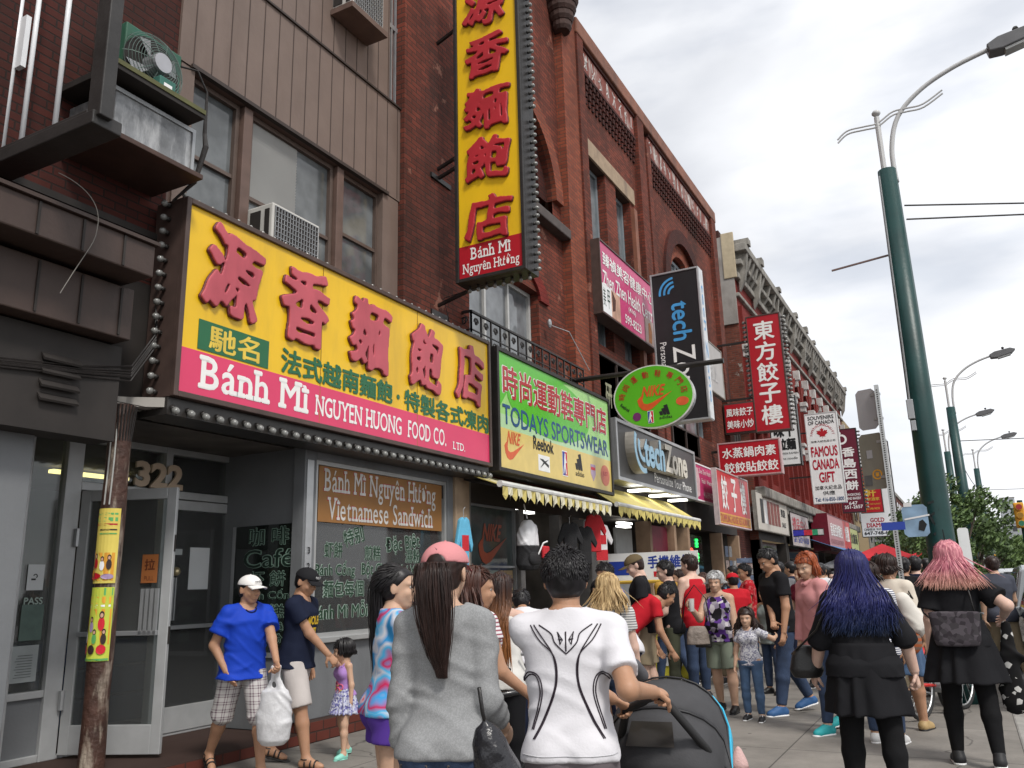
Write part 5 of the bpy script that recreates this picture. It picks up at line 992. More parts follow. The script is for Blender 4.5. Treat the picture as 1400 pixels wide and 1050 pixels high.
for k_, (c_, w_) in enumerate((((.04, .04, .4), .4), ((.5, .03, .05), .3), ((.03, .3, .15), .2), ((.5, .5, .5), .2))): MB().fbox(FX(-5.7, 33.295, 3.0), sum((.4, .3, .2, .2)[:k_]), sum((.4, .3, .2, .2)[:k_+1]), .03, .23, 0, .008).build('display', mat('led_%d' % k_, c_, .4, .3, 9), led)
s, F, w, h = flat_sign('maroon boxed fascia with pale characters and red panel', -5.2, 39.2, 47, 2.65, 4.2, mat('maroon_box', (.14, .008, .02), .4), mat('rose_face', (.42, .2, .21), .5, .1), .7)
text(s, '香島西餅麵包', F, w*.34, h*.6, w*.5, .6, LW, bold=.02); text(s, 'HONGKONG ISLAND BAKERY', F, w*.34, h*.25, w*.55, .22, mat('ghost_maroon', (.25, .06, .08), .5)); MB().fbox(F, w*.68, w, 0, h, 0, .006).build('red_panel', mat('bright_red_panel', (.5, .03, .03), .4), s); text(s, '燒臘', F, w*.84, h*.6, w*.22, .8, LW, bold=.02, c=.01)
s, F, w, h = flat_sign('yellow green fascia far along the row above blue awnings', -5.5, 48.5, 53.5, 2.9, 4.1, SOOT, mat('lime_face', (.4, .42, .18), .5)); text(s, '文化書局', F, w*.5, h*.55, w*.8, .6, BLACK, bold=.03)

# ---- awnings
def awning(label, mt1, mt2, y0, y1, n, xf, zf, xb, zb, scal=.16, val=.2):
    a = thing('awning', label, 'awning', (xf, (y0+y1)/2, zf)); mb = MB(); dy = (y1-y0)/n
    for i in range(n):
        mb.cm = i % 2; ya, yb = y0+i*dy, y0+(i+1)*dy
        mb.add([(xb, ya, zb), (xb, yb, zb), (xf, yb, zf), (xf, ya, zf), (xb, ya, zb-.012), (xb, yb, zb-.012), (xf, yb, zf-.012), (xf, ya, zf-.012)], [(0, 3, 2, 1), (4, 5, 6, 7), (0, 4, 7, 3), (1, 2, 6, 5)])
    mb.build('canopy', [mt1, mt2], a); mb = MB()
    for i in range(n):
        mb.cm = i % 2; ya = y0+i*dy; pts = [(xf+.03, ya, zf), (xf+.03, ya+dy, zf)]+[(xf+.03+.02*math.sin(3*i+k_), ya+dy*(1-k_/6), zf-val+scal*.5*abs(math.cos(math.pi*k_/6))*1.0-.0) for k_ in range(7)]
        k0 = len(mb.v); mb.add(pts, [tuple(range(len(pts)))])
    mb.build('valance', [mt1, mt2], a)
    mb = MB(); mb.tube([(xf, y0-.03, zf+.01), (xf, y1+.03, zf+.01)], .045, 10); mb.build('front_bar', mat('awning_bar_white', (.6, .6, .58), .4), a)
    mb = MB(); mb.bar((xb, y0+.06, zb-.1), (xf, y0+.06, zf-.03), .03); mb.bar((xb, y1-.06, zb-.1), (xf, y1-.06, zf-.03), .03); mb.build('side_arm', DARK, a); return a
AY = mat('awning_yellow', (.48, .4, .13), .7, .08); AW = mat('awning_cream', (.58, .55, .42), .7, .08); ABL = mat('awning_blue', (.06, .17, .36), .6, .12); AY2 = mat('awning_lemon', (.5, .42, .13), .7, .08)
awning('yellow and cream striped scalloped awning over the sportswear shop', AY, AW, 9.6, 13.45, 28, -5.3, 2.76, -5.9, 2.98)
awning('plain yellow zigzag edged awning below the phone shop sign', AY2, AY2, 13.7, 18.8, 26, -5.25, 2.78, -5.95, 3.25, .22, .22)
awning('blue sloping awning far along, the nearer one', ABL, ABL, 38.5, 46, 8, -4.2, 2.45, -5.9, 3.1); awning('blue sloping awning far along, the one beside the white banquet sign', ABL, ABL, 47.5, 56, 8, -4.0, 2.35, -5.9, 3.05)

# ================================================================ fittings on the left building
ft = thing('sign_skeleton', 'black steel skeleton of an unfaced projecting sign with white tubes', 'sign frame', (-5.3, 3.13, 4.7))
mb = MB(); mb.box(-4.8, -4.66, 3.06, 3.16, 4.56, 6.6); mb.build('post', mat('black_sheet_steel', (.03, .028, .027), .5, .25, 4, bump=.15, bs=20), ft, bevel=.008)
mb = MB(); mb.box(-5.98, -4.7, 3.04, 3.26, 4.5, 4.6); mb.box(-5.98, -4.8, 3.06, 3.1, 4.6, 4.64); mb.build('bottom_beam', MATS['black_sheet_steel'], ft, bevel=.008)
TUBE = mat('white_tube_glass', (.72, .73, .75), .25, .03)
for px in (22, 46, 88):
    p = P(px, 60, y=3.2); MB().tube([(p.x, 3.2, 4.62), (p.x, 3.2, 6.6)], .019, 10).build('fluorescent_tube', TUBE, ft, smooth=True)
RUST = mat('rusty_white_metal', (.5, .48, .45), .7, .2, 6, stain=(.3, .1, .03, .95), ss=5)
p = P(27, 60, y=3.25); MB().box(p.x-.05, p.x+.05, 3.22, 3.3, 5.05, 5.4).build('ballast', RUST, ft, bevel=.01); MB().box(p.x-.05, p.x+.05, 3.22, 3.3, 4.64, 4.86).build('ballast', RUST, ft, bevel=.01); MB().box(p.x-.03, p.x+.03, 3.22, 3.3, 4.86, 4.98).build('lamp_holder', DARK, ft)
MB().box(p.x-.02, p.x+.14, 3.2, 3.24, 5.45, 5.9).build('reflector', TUBE, ft)
ac = thing('air_conditioner', 'dented silver air conditioner on a brown shelf beside the black sign skeleton', 'air conditioner', (-5.6, 4.05, 4.96))
mb = MB(); mb.box(-6.05, -5.42, 3.68, 4.43, 4.98, 5.36); mb.build('casing', mat('dented_silver', (.2, .205, .21), .4, .3, 7, bump=.9, bs=9, metal=.4, stain=(.6, .6, .6, .5), ss=9), ac, bevel=.012)
mb = MB(); mb.box(-5.42, -5.405, 3.66, 4.45, 5.335, 5.37); mb.box(-5.42, -5.405, 4.42, 4.45, 4.98, 5.335); mb.build('edge_trim', STEEL, ac)
box('shelf', mat('brown_shelf_board', (.06, .032, .024), .6, .2), ac, -6.05, -5.36, 3.64, 4.52, 4.92, 4.965, bevel=.006); box('shelf_edge', mat('pale_edge', (.35, .32, .28), .6, .2), ac, -6.0, -5.38, 3.625, 3.638, 4.93, 4.962)
fn = thing('extractor_fan', 'green caged extractor fan on a black shelf above the silver air conditioner', 'fan', (-5.6, 3.98, 5.5))
GRF = mat('green_fan_paint', (.02, .1, .065), .5, .15, stain=(.05, .07, .03, .5)); box('shelf', SOOT, fn, -6.05, -5.27, 3.55, 4.42, 5.42, 5.48, bevel=.004)
box('shelf_lip', mat('olive_lip', (.09, .09, .03), .6, .2), fn, -5.27, -5.26, 3.55, 4.42, 5.46, 5.5)
mb = MB(); mb.box(-5.9, -5.55, 3.8, 4.36, 5.48, 6.1); mb.build('housing', GRF, fn, bevel=.01)
F = FY(-5.54, 4.06, 5.8); wr = MB()
for k_ in range(12): r_ = .05+.022*k_; wr.tube([F.pt(r_*math.cos(t*math.pi/14), r_*math.sin(t*math.pi/14), .13*math.sqrt(max(0, 1-(r_/.3)**2))) for t in range(29)], .003, 4, cap=False)
for k_ in range(10): t = k_*math.pi/5; wr.tube([F.pt(r_*math.cos(t), r_*math.sin(t), .13*math.sqrt(max(0, 1-(r_/.3)**2))) for r_ in (.05, .12, .19, .25, .297)], .0035, 4)
wr.build('cage', mat('cage_wire', (.12, .16, .14), .4, .2, metal=.6), fn); poly(fn, ell(0, 0, .27, .27, 32), F, SOOT, c=-.005, d=.008, name='opening')
MB().tube([F.pt(.0, 0, -.02), F.pt(0, 0, .15)], [.1, .085], 16).build('motor', mat('grey_motor', (.4, .4, .42), .35, .1, metal=.5), fn, smooth=False)
bl = MB()
for k_ in range(4): t = k_*math.pi/2+.4; bl.add([F.pt(.06*math.cos(t), .06*math.sin(t), .02), F.pt(.25*math.cos(t-.25), .25*math.sin(t-.25), .005), F.pt(.25*math.cos(t+.35), .25*math.sin(t+.35), .05), F.pt(.07*math.cos(t+.5), .07*math.sin(t+.5), .05)], [(0, 1, 2, 3)])
bl.build('blade', STEEL, fn); mb = MB(); mb.box(-5.5, -5.34, 4.0, 4.16, 5.5, 5.64); sw = mb.build('switch_box', mat('green_box', (.03, .13, .1), .5), fn, bevel=.008); box('label_plate', WHITE, sw, -5.339, -5.336, 4.04, 4.12, 5.56, 5.59)
MB().tube([(-5.4, 4.16, 5.54), (-5.3, 4.3, 5.5), (-5.28, 4.4, 5.49)], .006, 5).build('cord', mat('pale_cord', (.4, .4, .38), .5), fn)
MB().tube([(-5.55, 4.36, 6.0), (-5.5, 4.5, 6.02), (-5.48, 4.6, 5.85), (-5.5, 4.62, 5.45), (-5.45, 4.6, 5.3), (-5.5, 4.55, 4.95), (-5.7, 4.5, 4.8)], [.01, .01, .01, .018, .025, .02, .01], 8).build('hose', DARK, fn)
# window air conditioners
def wall_ac(label, X, y0, y1, z0, z1):
    a = thing('air_conditioner', label, 'air conditioner', (X, (y0+y1)/2, z0)); MB().box(X-.4, X, y0, y1, z0, z1).build('casing', mat('cream_ac', (.5, .49, .46), .5, .05), a, bevel=.015)
    g_ = MB(); g_.box(X, X+.006, y0+.03, y1-.03, z0+.03, z1-.03); gr = g_.build('grille', SOOT, a); g_ = MB()
    n_ = 16
    for i in range(n_): y = y0+.035+(y1-y0-.07)*i/(n_-1); g_.box(X+.006, X+.012, y-.004, y+.004, z0+.03, z1-.03)
    for i in range(9): z = z0+.035+(z1-z0-.07)*i/8; g_.box(X+.006, X+.012, y0+.03, y1-.03, z-.003, z+.003)
    g_.build('grille_bar', STEEL, gr)
    mb = MB(); mb.box(X-.1, X-.04, y0-.008, y0-.001, z0+.06, z1-.06); mb.box(X-.3, X-.16, y0-.008, y0-.001, z0+.06, z1-.06); mb.build('side_vent', SOOT, a); return a
a = P(388, 300, x=-5.7); wall_ac('cream window air conditioner behind the top of the yellow fascia sign', -5.68, a.y-.18, a.y+.52, 4.78, 5.28)
a = P(470, 18, x=-5.75); q = wall_ac('cream window air conditioner high on the upper brown siding', -5.7, 6.85, 7.47, 8.42, 8.95); box('support', TRIMB, q, -6.0, -5.66, 6.8, 7.51, 8.34, 8.415)
cb = MB()
for k_ in range(6): o = random.uniform(-.08, .08); cb.tube([(-5.9, 4.58+o*.2, 3.95), (-5.78, 4.5, 3.55+o), (-5.72, 4.25, 3.2+o), (-5.7, 3.8, 3.12+o*.6), (-5.7, 3.2, 3.05+o*.5), (-5.72, 2.4, 2.95)], .007, 5)
tag(cb.build('cable_bundle', DARK), 'bundle of black cables drooping under the brown canopy toward the sign', 'cables')
cb = MB(); cb.tube([(-5.27+.03*math.sin(t*3), 3.2+.33*math.sin(min(t, 1)*1.6)-.36*max(0, t-1.1)**1.3, 4.36-.06*t-.34*t*t*.72) for t in np.linspace(0, 1.75, 22)], .003, 5); tag(cb.build('loose_wire', mat('pale_wire', (.2, .185, .165), .5)), 'loose pale wire hanging down across the brown canopy', 'wire')

# post carrying the corner of the sign, with bills pasted round it
PX, PY = -5.9, 4.33
wp = thing('entrance_post', 'peeling rust brown post at the doorway with bright bills pasted on it', 'post', (PX, PY, 0))
mb = MB(); n_ = 20; mb.tube([(PX, PY, z) for z in np.linspace(0, 2.96, 24)], [.092+.003*math.sin(7*z) for z in np.linspace(0, 2.96, 24)], n_)
mb.build('shaft', mat('peeling_brown_paint', (.05, .022, .015), .6, .4, 9, bump=.6, bs=26, stain=(.4, .34, .27, 1), ss=6.5), wp, smooth=True)
for a0, zz in ((-.6, .0), (.5, .1)): MB().tube([(PX+.096*math.cos(-1.2+a0*.4+.1*math.sin(z*3)), PY+.096*math.sin(-1.2+a0*.4+.1*math.sin(z*3)), z) for z in np.linspace(2.15, 2.9, 9)], .006, 5).build('wire', mat('grey_wire', (.4, .4, .38), .5), wp)
mb = MB(); [mb.tube([(PX+.086*math.cos(t), PY+.086*math.sin(t), 2.66), (PX+.115*math.cos(t), PY+.115*math.sin(t), 2.95)], .008, 5) for t in np.linspace(-2.6, .6, 14)]; mb.build('conduit', DARK, wp)
class Cyl:
    def __init__(s, r): s.r = r
    def pt(s, a, b, c=0): t = -1.32+a/.092; r_ = s.r+c; return Vector((PX+r_*math.cos(t), PY+r_*math.sin(t), b))
CY = Cyl(.099)
def bill(z0, z1, ground, items, name):
    mb = MB(); m_ = 10
    for i in range(m_): mb.quad(CY.pt(-.12+.24*i/m_, z0), CY.pt(-.12+.24*(i+1)/m_, z0), CY.pt(-.12+.24*(i+1)/m_, z1), CY.pt(-.12+.24*i/m_, z1))
    b = mb.build(name, ground, wp)
    for (a0, a1, b0, b1, m_, rnd) in items:
        pts = ell((a0+a1)/2, (b0+b1)/2, (a1-a0)/2, (b1-b0)/2, 14) if rnd else [(a0+(a1-a0)*t/4, b0) for t in range(5)]+[(a1-(a1-a0)*t/4, b1) for t in range(5)]
        mb = MB(); n = len(pts); mb.add([CY.pt(x, y, .0015+.0003*len(b.children)) for x, y in pts], [tuple(range(n))]); mb.build('printed_shape', m_, b)
    return b
YB = mat('bill_yellow', (.62, .5, .1), .7, .1, 5); YB2 = mat('bill_lime', (.5, .56, .06), .7, .1, 5); SKIN_P = mat('printed_skin', (.55, .32, .22), .6); HAIR_P = mat('printed_hair', (.03, .015, .012), .6); PUR = mat('printed_mauve', (.35, .25, .4), .6); OR_ = mat('printed_orange', (.65, .3, .03), .6); PGR = mat('printed_green', (.1, .35, .1), .6)
def figs(x, z, dress, s=1.0): return [(x-.022*s, x+.022*s, z-.1*s, z+.0*s, dress, 1), (x-.016*s, x+.016*s, z-.01*s, z+.045*s, HAIR_P, 1), (x-.01*s, x+.01*s, z-.003*s, z+.03*s, SKIN_P, 1)]
b1 = bill(1.55, 2.12, YB, [(-.11, -.07, 2.05, 2.1, RED, 1), (-.06, .1, 2.07, 2.085, PGR, 0), (-.08, .1, 2.02, 2.05, PGR, 0), (-.07, .1, 1.99, 2.003, RED, 0), (-.02, .1, 1.95, 1.96, HAIR_P, 0), (-.02, .1, 1.92, 1.93, PGR, 0), (-.11, .1, 1.57, 1.78, OR_, 0)]+figs(-.085, 1.8, PUR, .95)+figs(-.03, 1.74, RED, .8)+figs(.02, 1.72, WHITE, .75)+figs(.065, 1.73, HAIR_P, .8)+figs(-.05, 1.66, OR_, .6)+[(-.1, .02, 1.58, 1.63, RED, 1), (.02, .1, 1.58, 1.62, PUR, 1)], 'paper_bill')
b2 = bill(.98, 1.52, YB2, [(-.11, .11, 1.46, 1.515, PGR, 0), (-.09, .1, 1.4, 1.45, OR_, 0), (-.1, .1, 1.375, 1.39, WHITE, 0), (-.11, .11, 1.1, 1.36, OR_, 0)]+figs(-.08, 1.31, RED, .85)+figs(-.02, 1.27, PUR, .8)+figs(.05, 1.3, REDP, 1.0)+figs(-.07, 1.19, WHITE, .8)+figs(.01, 1.18, PGR, .75)+figs(.07, 1.18, HAIR_P, .8)+[(-.1, -.04, 1.03, 1.1, RED, 1), (-.03, .02, 1.03, 1.1, HAIR_P, 1), (.03, .09, 1.03, 1.1, REDP, 1), (-.11, .11, .985, 1.0, PGR, 0)], 'paper_bill')

# balcony railing over the sportswear sign
rl = thing('balcony_railing', 'black wrought iron balcony railing with scrolls above the green sportswear sign', 'railing', (-5.5, 11.2, 4.6))
def rail_run(pa, pb, n):
    pa, pb = Vector(pa), Vector(pb); u = (pb-pa).normalized(); F = Frame(pa, u, (0, 0, 1)); Lg = (pb-pa).length
    mb = MB(); mb.fbox(F, 0, Lg, 0, .03, -.015, .015); mb.fbox(F, 0, Lg, .46, .49, -.02, .02); mb.fbox(F, 0, Lg, .2, .215, -.01, .01); mb.build('rail', DARK, rl)
    for i in range(n+1):
        x = Lg*i/n; MB().fbox(F, x-.012, x+.012, 0, .49, -.012, .012).build('baluster', DARK, rl)
        if i < n:
            c_ = x+Lg/n/2; q = MB()
            for sx in (-1, 1):
                q.tube([F.pt(c_+sx*(.065-.06*math.exp(-t*.0)*1+.055*math.cos(t)*(1-t/9)), .34+.07*math.sin(t)*(1-t/9), 0) for t in np.linspace(0, 7, 16)], .011, 5)
                q.tube([F.pt(c_+sx*(.03+.055*math.cos(t)*(1-t/9)), .1+.06*math.sin(t)*(1-t/9), 0) for t in np.linspace(0, 7, 14)], .011, 5)
            q.build('scroll', DARK, rl)
rail_run((-5.75, 9.65, 4.8), (-5.75, 13.65, 4.8), 14); rail_run((-5.98, 9.65, 4.8), (-5.75, 9.65, 4.8), 1)
box('floor_slab', SOOT, rl, -6.0, -5.72, 9.6, 13.7, 4.72, 4.79)
ch = MB(); ch.tube([(XF+.1, 12.7, 5.9), (-5.6, 12.75, 5.75), (-5.4, 13.1, 5.1)], .008, 5); ch.ball((-5.95, 12.7, 5.95), .06, 8, (.7, .7, 1.5)); tag(ch.build('lamp_cord', STEEL), 'small glass lamp and cord on the brick beside the arched window', 'lamp')

# ================================================================ street furniture
GREEN_POLE = mat('dark_green_pole', (.007, .042, .04), .4, .2, 3, bump=.1, bs=30, spec=.4, stain=(.012, .055, .055, .5)); LGREY = mat('light_grey_arm', (.5, .5, .5), .4, .05)
def street_lamp(label, X, Y, hgt=6.1, arm=1.0, group=None, detail=True):
    s = thing('street_lamp', label, 'street lamp', (X, Y, 0), group)
    MB().tube([(X, Y, -.02), (X, Y, .3), (X, Y, 3), (X, Y, hgt)], [.2, .175, .155, .118], 14).build('pole', GREEN_POLE, s, smooth=True)
    MB().tube([(X-.03, Y, hgt), (X-.03, Y, hgt+.82)], .035, 8).build('finial', LGREY, s); MB().ball((X-.03, Y, hgt+.88), .06, 8, (1, 1, .8)).build('finial_knob', LGREY, s, smooth=True)
    MB().tube(crv([(X+.1, Y, hgt-.2), (X+.1, Y, hgt+.3), (X+.2*arm, Y, hgt+.75), (X+.48*arm, Y, hgt+1.06), (X+.85*arm, Y, hgt+1.26), (X+1.25*arm, Y, hgt+1.38)], 26), .032, 8).build('arm', LGREY, s, smooth=True)
    for dz in (0, -.05):
        MB().tube(crv([(X-.56, Y-.02, hgt+.62+dz), (X-.42, Y-.02, hgt+.72+dz), (X-.2, Y-.02, hgt+.72+dz), (X-.03, Y-.02, hgt+.72+dz), (X+.17, Y-.02, hgt+.83+dz), (X+.35, Y-.02, hgt+.83+dz), (X+.55, Y-.02, hgt+.83+dz), (X+.8, Y-.02, hgt+.96+dz)], 30), .012, 6).build('bracket_scroll', LGREY, s)
    hx, hz = X+1.25*arm, hgt+1.36
    F = Frame((hx, Y, hz), (1, 0, .22), (-.22, 0, 1)); mb = MB(); mb.prism([(-.05, -.06), (.1, -.1), (.5, -.1), (.62, -.02), (.5, .06), (.1, .09), (-.05, .05)], F, -.11, .11); hd = mb.build('lamp_head', mat('lamp_head_grey', (.12, .12, .125), .4, .1), s, bevel=.015)
    MB().fbox(F, .12, .46, -.135, -.1, -.085, .085).build('lens', mat('lamp_lens', (.45, .46, .45), .2), hd)
    mb = MB(); mb.ball((hx+.3, Y, hz+.2), .04, 6); mb.build('photocell', DARK, hd)
    for z in (1.7, 2.5, 3.4, 4.6): MB().lathe([(.175-.012*z, -.02), (.178-.012*z, -.02), (.178-.012*z, .02), (.175-.012*z, .02)], (X, Y, z), 14).build('strap', STEEL, s)
    return s
s1 = street_lamp('nearest tall dark green street lamp post with curved light grey arm', -.25, 11.5, 6.8, 1.15)
X, Y = -.25, 11.5
MB().tube([(X-.1, Y-.1, 6.7), (X-.11, Y-.12, 4.3), (X-.12, Y-.13, 3.6)], .012, 6).build('conduit', STEEL, s1); box('junction_box', STEEL, s1, X-.16, X-.08, Y-.18, Y-.12, 3.35, 3.6, bevel=.008); box('junction_box', STEEL, s1, X-.14, X-.08, Y-.18, Y-.12, 3.2, 3.33, bevel=.008)
gf = MB(); Fp = Frame((X-.02, Y-.153, 1.6), (1, 0, 0), (0, 0, 1)); 
for pts in ([(-.06, .7), (.02, .72), (.04, .6), (-.05, .55), (-.02, .45), (.05, .42)], [(-.04, .32), (.05, .38), (.06, .25), (-.06, .2)], [(0, .15), (.05, .05), (-.05, .0), (-.03, -.1), (.06, -.12)]):
    for q, r_ in zip(pts, pts[1:]): gf.bar(Fp.pt(*q, .0), Fp.pt(*r_, .0), .03, .006, (0, 1, 0))
gf.build('graffiti', mat('black_graffiti', (.006, .012, .012), .6), s1)
street_lamp('second dark green street lamp, well behind the nearest post', .17, 27.0, 6.2, 1.0); street_lamp('third dark green street lamp, shorter looking beside the second', -.12, 37.0, 6.2, 1.0); street_lamp('fourth street lamp far down the kerb above the trees', .95, 44.0, 6.2, 1.0)
# overhead wires
for k_, (a, b) in enumerate((((-.1, 11.5, 6.25), (14, 18, 6.6)), ((-.1, 11.5, 6.05), (14, 17, 6.4)), ((.17, 27, 5.2), (20, 30, 5.4)), ((.1, 27, 5.1), (.9, 44, 5.3)), ((.95, 44, 5.2), (20, 46, 5.5)))):
    tag(MB().tube([Vector(a).lerp(Vector(b), t)+Vector((0, 0, -.25*4*t*(1-t))) for t in np.linspace(0, 1, 9)], .012, 5).build('overhead_wire', DARK), ['upper tram wire from the nearest lamp post out over the road', 'lower tram wire from the nearest lamp post out over the road', 'tram wire from the second lamp post across the road', 'thin wire linking the second lamp post to the fourth', 'farthest tram wire crossing the road'][k_], 'wire')
MB_ = MB().bar((-1.1, 11.5, 5.53), (-.38, 11.5, 5.6), .022); tag(MB_.build('span_rod', mat('brown_rod', (.15, .09, .08), .5)), 'short thin brown rod sticking out left of the nearest lamp post', 'rod')
# perforated sign post
PX2, PY2 = -.68, 10.6
sp = thing('sign_post', 'perforated steel sign post carrying grey sign backs by the nearest lamp', 'sign post', (PX2, PY2, 0))
mb = MB(); mb.box(PX2-.025, PX2+.025, PY2-.025, PY2+.025, 0, 3.68); shp = mb.build('post', mat('galvanised', (.42, .43, .43), .4, .12, metal=.5), sp)
mb = MB()
for i in range(105): z = .8+.027*i; mb.box(PX2-.009, PX2+.009, PY2-.0265, PY2-.0255, z, z+.014)
mb.build('post_hole', SOOT, shp)
F = Frame((PX2-.02, PY2+.03, 0), (.93, -.36, 0), (0, 0, 1)); SB = mat('sign_back_grey', (.33, .32, .33), .5, .08, 3, stain=(.2, .2, .18, .5)); SB2 = mat('sign_back_tan', (.2, .185, .15), .5, .1, 3, stain=(.1, .1, .08, .6))
kz = lambda z: 1.45+(z-1.45)*1.233
def rrect(x0, x1, y0, y1, r=.04): return [(x0+r, y0), (x1-r, y0), (x1, y0+r), (x1, y1-r), (x1-r, y1), (x0+r, y1), (x0, y1-r), (x0, y0+r)]
poly(sp, rrect(-.25, -.01, kz(2.84), kz(3.24)), F, SB, c=0, d=.004, name='upper_plate'); lp = poly(sp, rrect(-.28, .02, kz(2.26), kz(2.8)), F, SB2, c=0, d=.004, name='lower_plate')
poly(lp, ring(-.1, kz(2.4), .043, .06, 0, 6.283, 18), F, OR_, c=.006, name='sticker'); poly(lp, rect(-.12, -.08, kz(2.38), kz(2.42)), F, OR_, c=.006, name='sticker'); poly(lp, rect(-.2, -.13, kz(2.56), kz(2.64)), F, SB, c=.006, name='sticker'); poly(lp, rect(-.26, -.17, kz(2.3), kz(2.4)), F, mat('sticker_dark', (.1, .1, .1), .5), c=.006, name='sticker')
mb = MB()
for z in (kz(2.36), kz(2.7), kz(2.92), kz(3.16)): mb.fbox(F, -.06, .05, z, z+.03, -.02, .012)
mb.build('clamp', STEEL, sp)
bp_ = thing('map_board', 'pale blue map sign fixed to the nearest lamp post facing the pavement', 'sign', (-.42, 9.8, 1.85)); F = Frame((-.62, 11.2, 1.9), (1, -.1, 0), (0, 0, 1))
poly(bp_, rrect(0, .28, 0, .38), F, mat('map_blue', (.24, .36, .5), .5, .25, 5), c=0, d=.01, name='board'); poly(bp_, [(.16, .08), (.22, .06), (.26, .14), (.22, .2), (.18, .18)], F, BLACK, c=.012, name='printed_shape'); poly(bp_, rect(.03, .12, .36, .41), F, WHITE, c=.012, name='printed_shape'); poly(bp_, [(.02, .22), (.3, .26), (.3, .24), (.02, .2)], F, WHITE, c=.012, name='printed_shape')
bl_ = thing('parking_sign', 'small blue street sign peeking between sign post and lamp post', 'sign', (-.62, 9.3, 1.95)); F = Frame((-.72, 9.3, 1.9), (1, 0, 0), (0, 0, 1)); poly(bl_, rect(0, .22, 0, .08), F, BLUEP, c=0, d=.008, name='plate')
for k_, z in enumerate((1.35,)):
    w_ = thing('notice_plate', 'narrow white plate strapped to the far side of the nearest lamp post', 'sign', (.02, 11.6, z)); F = Frame((-.06, 11.62, 1.5), (1, 0, 0), (0, 0, 1)); poly(w_, rrect(0, .12, 0, .5, .02), F, WHITE, c=0, d=.006, name='plate')
# traffic signals
def signal(label, x, y, z, s=1.0):
    t = thing('traffic_signal', label, 'traffic light', (x, y, z)); YS = mat('signal_yellow', (.6, .3, .02), .45, .08)
    MB().box(x-.18*s, x+.18*s, y, y+.25*s, z, z+1.0*s).build('housing', YS, t, bevel=.03)
    for k_ in range(3):
        c = (x, y, z+(.17+.32*k_)*s); MB().tube([(c[0], y-.2*s, c[2]), (c[0], y+.02, c[2])], .13*s, 12).build('visor', YS, t); MB().tube([(c[0], y-.205*s, c[2]), (c[0], y-.2*s, c[2])], .11*s, 12).build('lens', mat('signal_lens%d' % k_, [(.02, .15, .08), (.3, .15, .01), (.3, .02, .02)][k_], .3), t)
    MB().tube([(x+.05, y+.3*s, -.14), (x+.05, y+.3*s, z+1.1*s)], .06, 8).build('pole', GREEN_POLE, t); return t
q = P(1391, 722, y=24); signal('large yellow traffic signal hanging at the right edge over parked cars', q.x+.1, 24, q.z, .62)
for (px, py, yy) in ((1358, 762, 70), (1372, 766, 74), (1383, 757, 66)):
    q = P(px, py, y=yy); signal('small far yellow traffic signal %s' % {1358: 'left of a cluster beyond the trees', 1372: 'in the middle of a far cluster', 1383: 'highest and rightmost of the far cluster'}[px], q.x, yy, q.z-.8, 1.0)

# ================================================================ trees
LEAFM = [mat('leaf_dark', (.05, .085, .03), .6, .3, 1.5), mat('leaf_mid', (.09, .145, .048), .6, .3, 1.5), mat('leaf_light', (.13, .2, .06), .6, .3, 1.5)]; BARK = mat('bark', (.09, .07, .055), .9, .25, 8, bump=.6, bs=25)
def tree(label, x, y, h, r, seed, cz=.66, nl=2600, group='street trees along the kerb', leaf=.16, light=0):
    rg = np.random.default_rng(seed); t = thing('street_tree', label, 'tree', (x, y, 0), group)
    mb = MB(); pts = [(x+.1*math.sin(k_*1.3+seed)*k_*.3, y, h*.6*k_/5) for k_ in range(6)]; mb.tube(pts, [.16, .13, .11, .1, .08, .05], 8)
    cl = []
    for i in range(40):
        a = rg.uniform(0, 6.28); u = rg.uniform(-1, 1); q = r*rg.uniform(.35, 1)**.6; c = Vector((x+q*math.cos(a)*math.sqrt(1-u*u), y+q*math.sin(a)*math.sqrt(1-u*u), h*cz+u*h*.33*rg.uniform(.6, 1)))
        cl.append((c, r*rg.uniform(.12, .34)))
        if i < 14: s = Vector(pts[3 if i % 2 else 4]); mb.tube([s, s.lerp(c, .5)+Vector((0, 0, -.1)), c], [.05, .03, .012], 5)
    mb.build('trunk', BARK, t); V_, F_, M_ = [], [], []
    for i in range(nl):
        c, q = cl[rg.integers(len(cl))]; d = rg.normal(size=3); d /= np.linalg.norm(d); p = c+Vector(d*q*rg.uniform(.3, 1.15)**.5); p.z -= .1*rg.random()
        n = Vector(rg.normal(size=3)).normalized(); a = n.orthogonal().normalized(); b = n.cross(a); L_ = leaf*rg.uniform(.7, 1.4); k_ = len(V_)
        V_ += [p-a*L_, p+b*L_*.42, p+a*L_, p-b*L_*.42]; F_.append((k_, k_+1, k_+2, k_+3)); M_.append(min(2, max(0, int(rg.choice([0, 1, 1, 2]))+light)))
    me = MB(); me.v = [tuple(v) for v in V_]; me.f = F_; me.mi = M_; me.build('crown', LEAFM, t); return t
tree('leafy dark street tree just behind the nearest lamp post', -.2, 24.5, 3.9, 1.25, 1, nl=7500, leaf=.07); tree('small street tree left of the lamp post, by the white banquet sign', -1.5, 33, 3.8, 1.15, 2, nl=3500, leaf=.08)
tree('wispy street tree reaching right, behind the pink haired woman', .22, 27, 3.75, 1.1, 3, nl=4000, leaf=.07); tree('dense street tree farther down the kerb behind the others', -.3, 42, 4.4, 1.6, 4, nl=4000, leaf=.1)
tree('bright green tree across the road by the far signals', 3.1, 60, 3.6, 1.5, 5, nl=4000, light=1, leaf=.13); tree('second bright green tree across the road, farther off', 4.4, 80, 4.2, 2.2, 6, nl=3000, light=1, leaf=.16); tree('low bright bush-like tree beneath the far signals', 2.0, 66, 2.4, 1.3, 8, nl=2500, light=1, leaf=.11, cz=.55)
